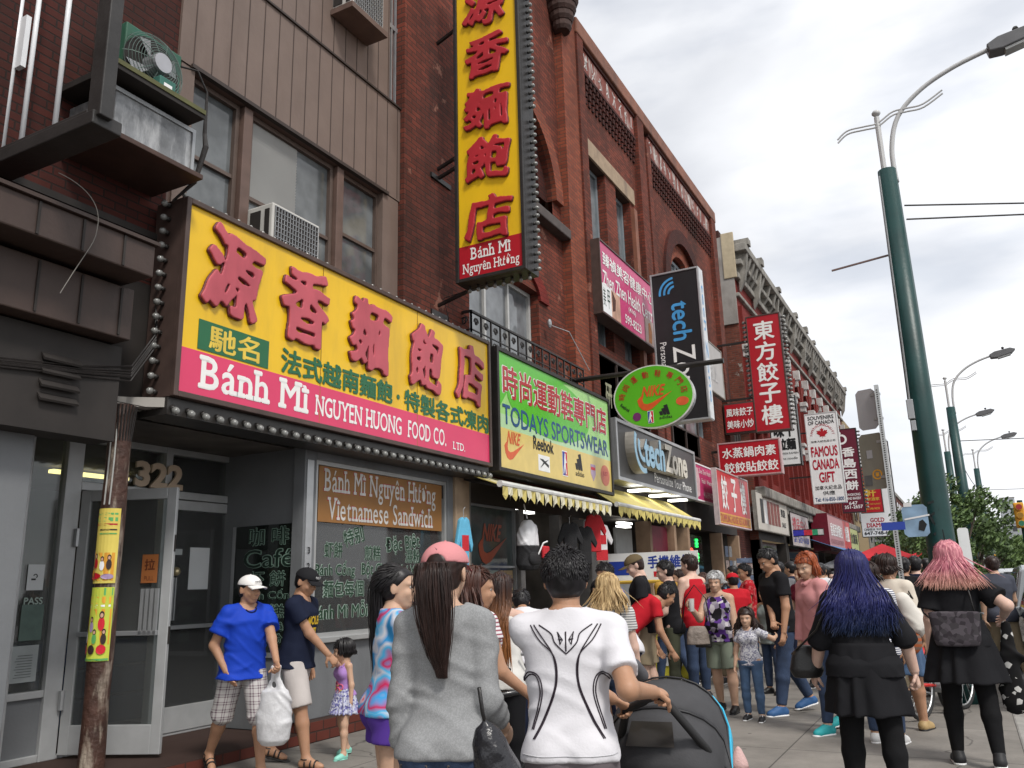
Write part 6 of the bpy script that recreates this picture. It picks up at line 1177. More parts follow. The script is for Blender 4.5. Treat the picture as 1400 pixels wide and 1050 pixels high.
tree('far tree at the left pavement beyond the awnings', -3.2, 70, 6.5, 2.6, 9, nl=3000, leaf=.15)

# ================================================================ cars
def car(label, x, y, col, van=False, group='cars parked along the kerb', lights=False):
    """parked facing up the street (+Y); x, y its middle"""
    c = thing('parked_car', label, 'car', (x, y, -.14), group); m_ = mat('car_paint_'+col[0], col[1], .25, .03, spec=.6, coat=.6, metal=.3); W2 = .9; Lh = 2.25; z0 = -.14
    ht = 1.72 if van else 1.45
    prof = [(-Lh, .42), (-Lh-.05, .7), (-Lh+.04, 1.0), (-Lh+.12, 1.05), (-1.75, ht-.08) if van else (-1.3, ht-.06), (-1.2, ht) if van else (-.7, ht), (.45, ht-.02), (.7, ht-.12), (1.25, 1.02), (2.0, .9), (2.26, .72), (2.28, .42), (1.9, .28), (-1.9, .28)]
    mb = MB(); n = len(prof); ins = lambda z: W2-(max(0, z-.95))*.28
    vs = [(x-ins(z), y+u, z0+z) for u, z in prof]+[(x+ins(z), y+u, z0+z) for u, z in prof]
    mb.add(vs, [tuple(range(n)), tuple(range(n, 2*n))[::-1]]+[(i, n+i, n+(i+1) % n, (i+1) % n) for i in range(n)]); mb.build('body', m_, c, bevel=.05)
    GL_ = glass('car_glass', (.03, .035, .04), .03); zt = ht-.12
    def pan(pts, nm): mb = MB(); mb.add(pts, [tuple(range(len(pts)))]); return mb.build(nm, GL_, c)
    rb, rt_ = (-Lh+.115, 1.08), ((-1.78, ht-.1) if van else (-1.34, ht-.09)); e_ = -.02
    pan([(x-ins(1.08)+.1, y+rb[0]+e_, z0+rb[1]+.02), (x+ins(1.08)-.1, y+rb[0]+e_, z0+rb[1]+.02), (x+ins(ht)-.12, y+rt_[0]+e_, z0+rt_[1]), (x-ins(ht)+.12, y+rt_[0]+e_, z0+rt_[1])], 'rear_window')
    for sx in (-1, 1):
        o = .012
        for (a, b) in (((-1.6 if van else -1.15), -.5), (-.42, .62)):
            mb = MB(); q = [(a, 1.03), (b+(.35 if b > .5 else 0), 1.03), (b, zt), (a+.1, zt)]; mb.add([(x+sx*(ins(z)+o), y+u, z0+z) for u, z in q], [(0, 1, 2, 3)]); mb.build('side_window', GL_, c)
        mb = MB(); mb.box(min(x+sx*.86, x+sx*1.02), max(x+sx*.86, x+sx*1.02), y+.75, y+.9, z0+1.0, z0+1.14); mb.build('mirror', m_, c, bevel=.02)
        MB().box(x+sx*.88-.06 if sx > 0 else x-.9, x+.9 if sx > 0 else x-.82, y-Lh-.075, y-Lh-.0, z0+.75, z0+1.0).build('tail_light', mat('tail_light_red', (.4, .01, .015), .25), c, bevel=.015)
        for yy in (-1.42, 1.42):
            wh = MB(); wh.tube([(x+sx*.72, y+yy, z0+.32), (x+sx*.91, y+yy, z0+.32)], .32, 20); w_ = wh.build('wheel', mat('tyre', (.02, .02, .02), .8), c); MB().tube([(x+sx*.9, y+yy, z0+.32), (x+sx*.925, y+yy, z0+.32)], .2, 14).build('rim', ALU, w_)
    MB().box(x-.85, x+.85, y-Lh-.12, y-Lh+.1, z0+.35, z0+.58).build('bumper', m_, c, bevel=.04); MB().box(x-.26, x+.26, y-Lh-.085, y-Lh-.06, z0+.72, z0+.86).build('number_plate', WHITE, c); return c
SIL = ('silver', (.42, .43, .44)); GRY = ('grey', (.16, .17, .18)); BLKC = ('black', (.02, .02, .024))
car('silver parked car cut by the right edge, nearest of the row', 1.42, 12.9, SIL); car('grey boxy parked car second from the right edge', 1.45, 18.4, GRY, True); car('black parked car third along the kerb', 1.45, 24.2, BLKC); car('silver tall parked van farther along the kerb', 1.45, 30, SIL, True); car('grey parked car far down the kerb', 1.45, 36, GRY); car('distant black parked van near the far signals', 1.5, 44, BLKC, True)

# ================================================================ stalls and hanging goods outside the shops
def jersey(label, X, Y, z, face, bands, w=.5, h=.7, cat='clothing'):
    g_ = thing('hanging_shirt', label, cat, (X, Y, z-h)); F = Frame((X, Y, z-h), face, (0, 0, 1))
    out = [(-.24, 0), (.24, 0), (.25, .6), (.42, .42), (.5, .55), (.28, .95), (.1, 1), (0, .94), (-.1, 1), (-.28, .95), (-.5, .55), (-.42, .42), (-.25, .6)]
    mb = MB(); mb.prism([(a*w, b*h) for a, b in out], F, -.03, .03); mb.build('shirt', bands[0], g_, bevel=.015)
    for i, m_ in enumerate(bands[1:]): poly(g_, [(a*w, b*h) for a, b in ([(-.2, .45), (.2, .45), (.2, .7), (-.2, .7)] if i == 0 else [(-.24, .02), (.24, .02), (.24, .3), (-.24, .3)])], F, m_, c=.032, d=.003, name='chest_patch')
    mb = MB(); mb.tube([F.pt(0, h*.95, 0), F.pt(0, h*1.12, 0), F.pt(.03, h*1.16, 0)], .005, 5); mb.build('hanger', STEEL, g_); return g_
SKYB = mat('cloth_sky', (.12, .42, .62), .8, .1, 6, bump=.3); BLKC_ = mat('cloth_black', (.018, .018, .02), .85, .2, 6, bump=.3); WHC = mat('cloth_white', (.68, .68, .7), .8, .05, 6, bump=.3); REDC = mat('cloth_red', (.5, .02, .03), .8, .1, 6, bump=.3)
q = P(634, 735, x=-5.75); jersey('pale blue football shirt with red patch hanging by the stone pilaster', -5.75, q.y, 2.35, (.25, .97, 0), [SKYB, REDC], .3, .8)
bg_ = thing('hanging_backpack', 'white and black backpack with red badge hanging at the shop doorway', 'backpack', (-5.65, 11.5, 1.7)); c_ = P(722, 745, x=-5.65)
c0 = V3(-5.65, c_.y, c_.z); o_ = np.array(worldoff(bg_))
for nm, m_, st_ in (('white_pouch', WHC, [(-.02, .235, .13, 0), (.15, .22, .12, 0), (.28, .16, .09, 0), (.36, .07, .05, 0)]), ('black_pouch', BLKC_, [(-.36, .19, .11, 0), (-.3, .235, .14, 0), (-.02, .24, .14, 0)])): v, f = field([Loft(c0, V3(0, 0, 1), V3(0, 1, 0), st_, 2.6)], .012, .02, disp=wrinkle(9, .02, 16)); pmesh(nm, [(v-o_, f)], m_, bg_)
v, f = field([Cone(c0+V3(.12, -.1, -.2), c0+V3(.12, .12, -.2), .1, .1, flat=V3(1, 0, 0), ff=.5)], .012, .02); pmesh('front_pocket', [(v-o_, f)], BLKC_, bg_); mb = MB(); mb.box(-5.47, -5.42, c_.y+.06, c_.y+.26, c_.z-.2, c_.z-.02); mb.build('badge', REDC, bg_, bevel=.02); mb = MB(); mb.tube([(-5.5, c_.y+.02, c_.z-.15), (-5.44, c_.y+.08, c_.z+.02), (-5.44, c_.y+.22, c_.z+.05)], .012, 5); mb.tube([(-5.65, c_.y, c_.z+.38), (-5.7, c_.y, c_.z+.6)], .01, 5); mb.build('strap', WHITE, bg_)
for k_, (px, py, lab, bands) in enumerate(((800, 752, 'black hooded top hanging in the sportswear doorway', [BLKC_]), (822, 748, 'red and white basketball vest hanging at the shop corner', [WHC, REDC, REDC]), (780, 748, 'black tracksuit top hanging left of the hooded top', [BLKC_]), (813, 735, 'red sports shirt hanging above the white vest', [REDC]))):
    q = P(px, py, x=-5.6); jersey(lab, -5.6, q.y, q.z+.4, (.75, .66, 0), bands, .44, .64)
st = thing('display_table', 'low display table piled with caps outside the phone shop', 'table', (-5.2, 13.5, 0)); mb = MB(); mb.box(-5.6, -4.8, 12.2, 14.6, .72, .76); mb.build('table_top', MATS['pale_wood_post'], st)
for dx in (-5.55, -4.85):
    for dy in (12.25, 14.55): MB().box(dx-.025, dx+.025, dy-.025, dy+.025, 0, .72).build('leg', STEEL, st)
CAPC = [REDC, BLKC_, WHC, SKYB, mat('cloth_khaki', (.25, .2, .13), .8, .1)]
for i in range(16):
    x_, y_ = -5.5+.2*(i % 4), 12.4+.53*(i//4)+random.uniform(0, .2); mb = MB(); mb.ball((x_, y_, .76), .09, 8, (1, 1, .8)); m_ = CAPC[random.randint(0, 4)]
    cp = mb.build('sports_hat', m_, smooth=True); cp.location = (0, 0, 0); tag(cp, 'folded sports cap among others spread over the low display table', 'cap', 'caps on the display table'); mb = MB(); mb.add([(x_+.02, y_-.08, .77), (x_+.17, y_-.05, .765), (x_+.17, y_+.05, .765), (x_+.02, y_+.08, .77)], [(0, 1, 2, 3)]); mb.build('brim', m_, cp)
yb = thing('stall_board', 'white and blue handwritten repair board with red line on the yellow framed stall', 'sign', (-4.9, 13.4, .9)); q = P(905, 772, y=14.2); F = FX(q.x-1.1, 14.2, q.z-.28)
poly(yb, rect(0, 1.75, 0, .5), F, WHITE, c=0, d=.02, name='board'); text(yb, '手機維修', F, 1.25, .33, .8, .22, BLUEP, bold=.03, c=.024); poly(yb, rect(.95, 1.7, .08, .17), F, REDP, c=.022, name='printed_line'); poly(yb, rect(.12, .5, .12, .36), F, BLUEP, c=.022, name='printed_shape'); mb = MB(); mb.tube([F.pt(.1, -1.2, .05), F.pt(.1, -.1, .05), F.pt(.2, .0, .05), F.pt(1.5, .0, .05), F.pt(1.65, -.1, .05), F.pt(1.65, -1.2, .05)], .03, 8); mb.build('frame', mat('yellow_tube_frame', (.55, .35, .05), .4, .1), yb)
ys = thing('stall_cloth', 'yellow cloth covered stall front with a scribbled white sheet', 'stall', (-4.3, 12.8, 0)); mb = MB(); mb.box(-4.9, -3.95, 12.9, 13.6, 0, .9); mb.build('cloth', mat('cloth_lime', (.5, .45, .04), .8, .12, 4, bump=.4, bs=12), ys, bevel=.04); F = FX(-4.35, 12.89, .2); poly(ys, rect(0, .33, 0, .95), F, PAPER, c=.004, name='paper_sheet')
for k_ in range(9): poly(ys, rect(.03, .27-.05*(k_ % 3), .85-.09*k_, .87-.09*k_), F, BLACK, c=.009, name='scribble')
# far stalls along the kerb and under the blue awnings
for k_, (x_, y_, lab, m_) in enumerate(((-2.3, 29, 'red canopied street stall behind the crowd', REDC), (-1.0, 33, 'second red canopied stall nearer the kerb', REDC), (-4.6, 40, 'fruit stall with white canopy under the blue awning', WHC), (-.6, 38, 'pale blue canopied stall past the red ones', SKYB))):
    s_ = thing('street_stall', lab, 'stall', (x_, y_, 0)); mb = MB(); mb.add([(x_-1, y_-1, 2.0), (x_+1, y_-1, 2.0), (x_+1, y_+1, 2.0), (x_-1, y_+1, 2.0), (x_, y_, 2.45), (x_-1, y_-1, 1.85), (x_+1, y_-1, 1.85), (x_+1, y_+1, 1.85), (x_-1, y_+1, 1.85)], [(0, 1, 4), (1, 2, 4), (2, 3, 4), (3, 0, 4), (0, 5, 6, 1), (1, 6, 7, 2), (2, 7, 8, 3), (3, 8, 5, 0)]); mb.build('canopy', m_, s_)
    for dx in (-.95, .95):
        for dy in (-.95, .95): MB().tube([(x_+dx, y_+dy, 0), (x_+dx, y_+dy, 2)], .02, 6).build('leg', STEEL, s_)
    MB().box(x_-.9, x_+.9, y_-.9, y_+.5, .75, .8).build('counter', MATS['pale_wood_post'], s_); mb = MB()
    for i in range(40): mb.cm = i % 5; mb.ball((x_+random.uniform(-.8, .8), y_+random.uniform(-.8, .4), .85), .07, 6)
    mb.build('goods', [OR_, REDC, PGR, WHC, YB], s_)
rk = thing('postcard_rack', 'tall rack of postcards standing by the souvenir doorway', 'rack', (-4.9, 21.5, 0)); mb = MB(); mb.tube([(-4.9, 21.5, 0), (-4.9, 21.5, 2.0)], .02, 6); mb.build('pole', STEEL, rk)
for k_ in range(10): MB().box(-5.1, -4.72, 21.4, 21.42, .6+.14*k_, .72+.14*k_).build('card_row', [MATS['postcard_blue'], MATS['postcard_grey'], MATS['postcard_cream']][k_ % 3], rk)

# ================================================================ bicycle
def wheel(par, c, u, r=.33):
    F = Frame(c, u, (0, 0, 1)); mb = MB(); n = 28; pts = [F.pt(r*math.cos(2*math.pi*i/n), r*math.sin(2*math.pi*i/n), 0) for i in range(n+1)]
    mb.tube(pts, .02, 6, cap=False); w = mb.build('wheel', mat('bike_tyre', (.018, .018, .018), .8), par); pts = [F.pt((r-.03)*math.cos(2*math.pi*i/n), (r-.03)*math.sin(2*math.pi*i/n), 0) for i in range(n+1)]; MB().tube(pts, .01, 5, cap=False).build('rim', ALU, w)
    mb = MB()
    for i in range(14): t = 2*math.pi*i/14; mb.tube([F.pt(.02*math.cos(t+1.2), .02*math.sin(t+1.2), .02*(-1)**i), F.pt((r-.03)*math.cos(t), (r-.03)*math.sin(t), 0)], .0022, 3)
    mb.tube([F.pt(0, 0, -.05), F.pt(0, 0, .05)], .022, 8); mb.build('spoke', STEEL, w)
def bicycle(label, p0, ang, col, group=None):
    b = thing('bicycle', label, 'bicycle', (p0[0], p0[1], 0), group); u = Vector((math.sin(ang), math.cos(ang), 0)); F = Frame((p0[0], p0[1], 0), u, (0, 0, 1)); wheel(b, F.pt(0, .345), u); wheel(b, F.pt(1.02, .345), u)
    pm = mat('bike_paint_'+col[0], col[1], .3, .05, coat=.4); mb = MB(); A_, B_, C_, D_, H_ = F.pt(0, .345), F.pt(.43, .3), F.pt(.3, .8), F.pt(.85, .82), F.pt(.9, .66)
    for a, c in ((A_, B_), (A_, C_), (B_, C_), (C_, D_), (B_, H_)): mb.tube([a, c], .019, 8)
    mb.tube([D_, H_, F.pt(.96, .5), F.pt(1.02, .345)], .017, 8); mb.build('frame', pm, b, smooth=True); mb = MB(); mb.tube([C_, F.pt(.27, .93)], .013, 6); mb.build('seat_post', STEEL, b)
    mb = MB(); mb.prism([(.12, .93), (.14, .99), (.3, .97), (.42, .96), (.42, .94)], F, -.05, .05); mb.build('saddle', BLKC_, b, bevel=.02); mb = MB(); mb.tube([D_, F.pt(.83, .98)], .014, 6); mb.tube([F.pt(.8, 1.0, -.28), F.pt(.86, 1.0, -.15), F.pt(.87, 1.0, .15), F.pt(.8, 1.0, .28)], .012, 6); mb.build('handlebar', STEEL, b)
    mb = MB(); mb.tube([F.pt(.43, .3, -.06), F.pt(.43, .3, .06)], .07, 12); mb.bar(F.pt(.43, .3, .08), F.pt(.55, .18, .08), .02); mb.bar(F.pt(.43, .3, -.08), F.pt(.31, .42, -.08), .02); mb.build('crank', STEEL, b); mb = MB(); [mb.fbox(F, a-.05, a+.05, z-.01, z+.01, min(c, c+.09), max(c, c+.09)) for a, z, c in ((.55, .18, .08), (.31, .42, -.17))]; mb.build('pedal', BLACK, b); return b
bicycle('red bicycle parked at the kerb beneath the nearest lamp post', (-.62, 10.0), R(22), ('red', (.5, .02, .015)))
bicycle('second red bicycle leaning behind the first one', (-.38, 10.75), R(14), ('red', (.5, .02, .015))); bicycle('dark bicycle half hidden between the grey topped woman and the man in white', (-2.75, 4.35), R(20), ('black', (.02, .02, .022)))
class Person:
    def to_world(s, p): a = s.ang; c, q = math.cos(a), math.sin(a); return Vector((s.x+c*p[0]-q*p[1], s.y+q*p[0]+c*p[1], p[2]))
def person(label, x, y, deg, h, sk='a', g=1.0, fem=False, hs=1.0, pose=None, top=None, bottom=None, hair=None, shoes=None, cap=None, res=.013, group=None, seed=0, face=True, extra=None, belly=0.0, name='person'):
    """deg: 0 faces up the street, turning anticlockwise; lengths follow the standing height h"""
    po = dict(lean=2, head=(0, 0, 0), ll=(0, 2, 0), rl=(0, 2, 0), la=('fk', 4, 8, 12), ra=('fk', 4, 8, 12), lh=.5, rh=.5, side=0); po.update(pose or {})
    p = Person(); p.x, p.y, p.ang, p.h = x, y, R(deg), h; root = thing(name, label, 'person', (x, y, 0), group); root.rotation_euler = (0, 0, R(deg)); p.root = root
    S_ = SK[sk]; q = h; rg = np.random.default_rng(seed+int(abs(x*100)))
    legu, legl = .245*q, .245*q
    # legs
    def leg(side, f, ab, kn):
        f, ab, kn = R(f), R(ab), R(kn); hip = V3(side*.052*q*(1.05 if fem else 1), 0, 0); d = V3(side*math.sin(ab), math.sin(f)*math.cos(ab), -math.cos(f)*math.cos(ab)); k_ = hip+d*legu; f2 = f-kn; d2 = V3(side*math.sin(ab)*.4, math.sin(f2), -math.cos(f2)); a = k_+unit(d2)*legl; return hip, k_, a
    LL, RL = leg(-1, *po['ll'][:3]), leg(1, *po['rl'][:3]); lowest = min(LL[2][2], RL[2][2]); dz = .046*q-lowest+(po.get('up', 0)); PV = V3(0, 0, dz)
    LL = [v+PV for v in LL]; RL = [v+PV for v in RL]
    ln = R(po['lean']); sd = R(po['side']); u = unit(V3(math.sin(sd), math.sin(ln), math.cos(ln))); tw = R(po.get('twist', 0)); xa = unit(np.cross(unit(V3(-math.sin(tw), math.cos(tw), 0)), u)); ya = np.cross(u, xa)
    B_ = lambda t, a=0, b=0: PV+u*t*q+xa*a*q+ya*b*q
    brd = (.089 if fem else .103)*(.85+.15*g); shz = .266
    SHL, SHR = B_(shz, -brd), B_(shz, brd); ua, fa = .168*q, .148*q
    def arm(side, sh, a):
        if a[0] == 'ik':
            t = V3(*a[1:4]); v = t-sh; L_ = np.linalg.norm(v); m_ = (ua+fa)*.998
            if L_ > m_: t = sh+v/L_*m_; v = t-sh; L_ = m_
            c = (ua*ua+L_*L_-fa*fa)/(2*ua*L_); pole = V3(*a[4:7]) if len(a) > 4 else V3(side*.5, -1, -.3); n = unit(v); pp = unit(pole-n*(pole@n)); e_ = sh+n*ua*c+pp*ua*math.sqrt(max(0, 1-c*c)); return sh, e_, t
        f, ab, el = R(a[1]), R(a[2]), R(a[3]); iw = R(a[4]) if len(a) > 4 else 0
        d = V3(side*math.sin(ab), math.sin(f)*math.cos(ab), -math.cos(f)*math.cos(ab)); e_ = sh+d*ua; f2 = f+el; d2 = unit(V3(side*(math.sin(ab)*.5-math.sin(iw)), math.sin(f2), -math.cos(f2))); return sh, e_, e_+d2*fa
    LA, RA = arm(-1, SHL, po['la']), arm(1, SHR, po['ra']); p.LA, p.RA, p.LL, p.RL, p.B = LA, RA, LL, RL, B_
    # body stations: (along spine, half width, half depth, forward shift), fractions of h
    if fem: ST = [(-.055, .07, .055, 0), (-.02, .1, .068, -.006), (.02, .1, .068, -.008), (.06, .086, .058, 0), (.105, .074, .05, .002), (.15, .078, .053, .002), (.2, .088, .063, .008), (.235, .086, .058, .006), (.27, .074, .046, -.004), (.298, .05, .036, -.008), (.315, .03, .03, -.008)]
    else: ST = [(-.055, .068, .055, 0), (-.02, .094, .066, -.004), (.03, .094, .064, -.004), (.08, .086, .06, 0), (.13, .088, .062, .002), (.18, .096, .066, .003), (.235, .104, .067, .002), (.27, .088, .052, -.004), (.296, .052, .04, -.008), (.315, .034, .034, -.008)]
    GW = lambda t: 1+(g-1)*(1 if t < .26 else .35)
    def stations(o=0, t0=-9, t1=9, loose=0):
        r = []
        for t, a, b, c in ST:
            if t0 <= t <= t1: k_ = GW(t); bl = belly*math.exp(-((t-.09)/.07)**2); r.append((t*q, a*k_*q+o+loose*q*max(0, .2-t), (b*k_+bl*.5)*q+o+loose*q*max(0, .2-t)*.7, (c+bl*.5)*q))
        return r
    gl = 1+(g-1)*.8
    def legp(L_, o, frac=2, loose=0):
        out = []; hp, kn, an = L_; lq = loose*q
        if frac <= 1: e_ = hp+(kn-hp)*frac; out.append(Cone(hp, e_, .053*q*gl+o, (.053+(.033-.053)*frac)*q*gl+o+lq, end=True))
        else:
            out.append(Cone(hp, kn, .053*q*gl+o, .0335*q*gl+o+lq*.6)); f = frac-1; cm = kn+(an-kn)*min(.32, f)
            out.append(Cone(kn, cm, .0325*q*gl+o+lq*.6, .034*q*gl+o+lq, end=f <= .32))
            if f > .32: e_ = kn+(an-kn)*f; out.append(Cone(cm, e_, .034*q*gl+o+lq, (.034-.0135*(f-.32)/.68)*q*gl+o+lq, end=frac < 1.99 or loose > .004))
        return out
    def armp(A_, o, frac=2, loose=0):
        sh, el, wr = A_; lq = loose*q
        tz_ = [Cone(B_(.296, 0, -.004), sh+u*.002*q, .03*q+o*.5, .028*q*gl+o)]
        if frac <= 1: e_ = sh+(el-sh)*frac; return tz_+[Cone(sh, e_, .029*q*gl+o, (.029-.005*frac)*q*gl+o+lq, end=True)]
        out = tz_+[Cone(sh, el, .029*q*gl+o, .0245*q*gl+o+lq*.5)]; f = frac-1; out.append(Cone(el, el+(wr-el)*f, .0245*q*gl+o+lq*.5, (.0245-.0085*f)*q*gl+o+lq, end=True)); return out
    def legs_skin(o=0): return legp(LL, o)+legp(RL, o)
    feet = []; FD = []
    for si, (L_, po_) in enumerate(((LL, po['ll']), (RL, po['rl']))):
        an = L_[2]; s_ = -1 if si == 0 else 1; to = R(po_[3] if len(po_) > 3 else 7); fd = V3(s_*math.sin(to), math.cos(to), 0); lift = max(0, an[2]-.05*q); fd = unit(fd+V3(0, 0, -min(1.2, lift/(.1*q)))); he = an+V3(0, 0, -.022*q)-fd*.018*q; tb = an-V3(0, 0, .031*q)+fd*.072*q; FD.append((an, he, tb, fd)); feet += [Cone(an, he, .021*q, .022*q), Cone(an, tb, .02*q, .015*q), Cone(he, tb, .02*q, .016*q, flat=(0, 0, 1), ff=.8), Cone(tb, tb+fd*.02*q, .015*q, .011*q)]
    body = [Loft(PV, u, xa, stations())]+legs_skin()+armp(LA, 0)+armp(RA, 0)+feet+[Ell(PV+V3(s_*.045*q, -.028*q, -.012*q), V3(.056, .055, .058)*q*gl) for s_ in (-1, 1)]
    hy, hp_, hr = [R(a) for a in po['head']]; hc = B_(.381+.03*(hs-1), 0, .012)+V3(0, math.sin(-hp_)*0, 0); HM = rotz(hy)@rotx(hp_)@roty(hr); s = .0715*q*hs
    if po['lean'] > 20: hc = hc+V3(0, .03, -.01)*q
    H = lambda a, b, c: hc+HM@(V3(a, b, c)*s); p.H, p.HM, p.hs, p.hc = H, HM, s, hc
    body.append(Cone(B_(.29, 0, -.008), H(0, -.12, -.35), .034*q*(1+(g-1)*.5), .03*q)); 
    hE = lambda c, r, m_=None: Ell(H(*c), V3(*r)*s, HM if m_ is None else m_)
    head = [hE((0, -.1, .3), (.68, .84, .7)), hE((0, .14, -.22), (.55, .62, .7)), hE((0, .36, -.72), (.3, .3, .24)), Cone(H(0, .66, .12), H(0, .85, -.2), .07*s, .11*s), hE((.1, .76, -.24), (.08, .09, .07)), hE((-.1, .76, -.24), (.08, .09, .07)), hE((0, .6, .22), (.42, .16, .1)), hE((.3, .48, -.22), (.2, .2, .2)), hE((-.3, .48, -.22), (.2, .2, .2)), hE((0, .68, -.46), (.17, .1, .045)), hE((0, .67, -.56), (.15, .1, .05))]
    for s_ in (-1, 1): head.append(Ell(H(s_*.68, -.08, -.03), V3(.07, .17, .26)*s, HM@rotz(s_*.35)))
    head.append(Cone(H(0, -.15, -.3), H(0, -.2, -1.1), .45*s, .46*s))
    parts = [field(body, res, .02)]; hres = .0052 if res <= .011 else .0075 if res < .016 else .011
    parts.append(field(head, hres, .014, subs=[hE((s_*.3, .78, .06), (.15, .12, .1)) for s_ in (-1, 1)]+[hE((0, .84, -.51), (.17, .06, .012))] if hres < .01 else []))
    for A_, cu, s_, key in ((LA, po['lh'], -1, 'ln'), (RA, po['rh'], 1, 'rn')):
        d = unit(A_[2]-A_[1]); n = V3(*po[key]) if key in po else V3(-s_*.9, .25, 0); pr = hand_prims(A_[2], d, n, q/1.72*(1.0 if hs == 1 else .85), cu, s_); parts.append(field(pr+[Cone(A_[1]+(A_[2]-A_[1])*.8, A_[2], .0175*q*gl, .016*q)], .0042 if res <= .011 else .0062 if res < .016 else .009, .006))
    b = pmesh('body', parts, S_, root); p.body = b
    if face and res < .02:
        ey = []; ib = []
        for s_ in (-1, 1):
            mb = MB(); mb.ball(tuple(H(s_*.29, .615, .06)), .085*s, 10); e_ = pmesh('eye', [(np.array(mb.v), np.array([f if len(f) == 4 else f+(f[-1],) for f in mb.f]))], EYEW, root, sm=0); mb = MB(); mb.ball(tuple(H(s_*.29+po.get('gaze', 0), .665, .058)), .058*s, 8); pmesh('iris', [(np.array(mb.v), np.array([f if len(f) == 4 else f+(f[-1],) for f in mb.f]))], EYEB, e_, sm=0)
            pr = [Cone(H(s_*.14, .72, .22), H(s_*.42, .64, .25), .03*s, .02*s), Cone(H(s_*.2, .715, .105), H(s_*.38, .67, .1), .022*s, .018*s)]; pmesh('eyebrow', [field(pr, .1*s*.45, .003)], (hair or {}).get('mat', HB), root)
        pmesh('lips', [field([hE((0, .715, -.46), (.17, .075, .04)), hE((0, .705, -.55), (.15, .08, .045))], .0045, .006, subs=[hE((0, .8, -.505), (.2, .1, .012))])], mat('lip_'+sk, tuple(v*k_ for v, k_ in zip([(.4, .17, .13), (.33, .13, .1), (.5, .2, .18), (.2, .08, .06), (.42, .18, .15)]['abcde'.index(sk)], (1, 1, 1))), .45, .05), root)
    cr = min(res, .012)
    # clothes
    if bottom:
        k_ = bottom.get('kind', 'pants'); o = bottom.get('off', .011); ws = min(bottom.get('waist', .07), (top or {}).get('hem', 0)+.045 if (top or {}).get('hem', 0) < 0 and k_ == 'pants' else bottom.get('waist', .07)); dn = wrinkle(seed+5, bottom.get('wr', .004), 30)
        clip = [lambda A_: (A_-PV)@u-ws*q]
        if k_ == 'pants':
            fr = bottom.get('len', 1.93); pr = [Loft(PV, u, xa, stations(o, -.06, .1))]+legp(LL, o, fr, bottom.get('loose', 0))+legp(RL, o, fr, bottom.get('loose', 0))+[Ell(PV+V3(s_*.045*q, -.028*q, -.012*q), V3(.056, .055, .058)*q*gl+o) for s_ in (-1, 1)]
            p.bottom = pmesh(bottom.get('name', 'trousers'), [field(pr, cr, .018, clips=clip, disp=dn)], bottom['mat'], root)
        if k_ == 'skirt':
            e_ = bottom.get('len', .3); fl = bottom.get('flare', .05); W0 = .1*(1+(g-1)*.9)*q+o; n_ = bottom.get('tiers', 1); cd_ = dn
            def flute(A_): a = np.arctan2(A_[..., 1], A_[..., 0]); z = np.clip((PV[2]+ws*q-A_[..., 2])/(e_*q), 0, 1.2); return -(.011*z)*np.sin(a*bottom.get('folds', 13)+2*np.sin(a*3+seed))+dn(A_)
            pr = []
            for i in range(n_):
                t0 = ws-(ws+e_)*i/n_ if n_ > 1 else ws; t1 = ws-(ws+e_)*(i+1)/n_-.008 if n_ > 1 else -e_; f0 = fl*i/n_*.8; f1 = fl*(i+1)/n_; pr.append(Loft(PV+V3(0, 0, 0), V3(0, 0, 1), V3(1, 0, 0), [(t1*q, W0+f1*q, W0*.74+f1*q, -.004*q), (t0*q, (W0*.9 if i == 0 else W0+f0*q), W0*.66+f0*q, -.004*q)], 2.1))
            p.bottom = pmesh(bottom.get('name', 'skirt'), [field(pr, cr, .006, disp=flute)], bottom['mat'], root)
            if bottom.get('leggings'): pr = legp(LL, .006, 1.97)+legp(RL, .006, 1.97)+[Loft(PV, u, xa, stations(.006, -.06, .06))]; pmesh('leggings', [field(pr, cr, .018, disp=wrinkle(seed, .002, 40))], bottom['leggings'], root)
    if top:
        o = top.get('off', .016); hem = top.get('hem', -.02); sl = top.get('sleeve', .55); lo_ = top.get('loose', 0); ne = top.get('neck', .046); dn = wrinkle(seed+1, top.get('wr', .005), top.get('wf', 24))
        st = stations(o, -9, 9, lo_); st = [(hem*q, st[1][1]+top.get('hemw', .007), st[1][2]+top.get('hemw', .007), st[1][3])]+[a for a in st if a[0] > hem*q+.01] if hem < .0 else [(hem*q, float(np.interp(hem*q, [a[0] for a in st], [a[1] for a in st])), float(np.interp(hem*q, [a[0] for a in st], [a[2] for a in st])), 0)]+[a for a in st if a[0] > hem*q+.005]
        if sl == 0: st = [(a[0], min(a[1], .088*q*(1 if a[0] < .24*q else .82)*GW(0)+o) if a[0] > .2*q else a[1], a[2], a[3]) for a in st]
        pr = [Loft(PV, u, xa, st)]
        if hem < .02: pr += [Ell(PV+V3(s_*.045*q, -.028*q, -.012*q), V3(.056, .055, .058)*q*gl+o+.006) for s_ in (-1, 1)]
        if sl > 0: pr += armp(LA, o, sl, top.get('sl_loose', .006))+armp(RA, o, sl, top.get('sl_loose', .006))
        if fem: pr += [Ell(B_(.2, s_*.042, .045), V3(.04, .032, .04)*q*GW(0)+o*.6) for s_ in (-1, 1)]
        nb = B_(.312, 0, .006); cl = [lambda A_: -((A_-PV)@u-hem*q), lambda A_: ne*q-np.linalg.norm((A_-nb)*V3(1, 1, .8), axis=-1)]
        if sl == 0: cl.append(lambda A_: (A_-PV)@u-(.285 if not top.get('strap') else .272)*q)
        if top.get('vneck'): cl.append(lambda A_: .05*q-np.linalg.norm((A_-B_(.27, 0, .06))*V3(1, 1, .6), axis=-1))
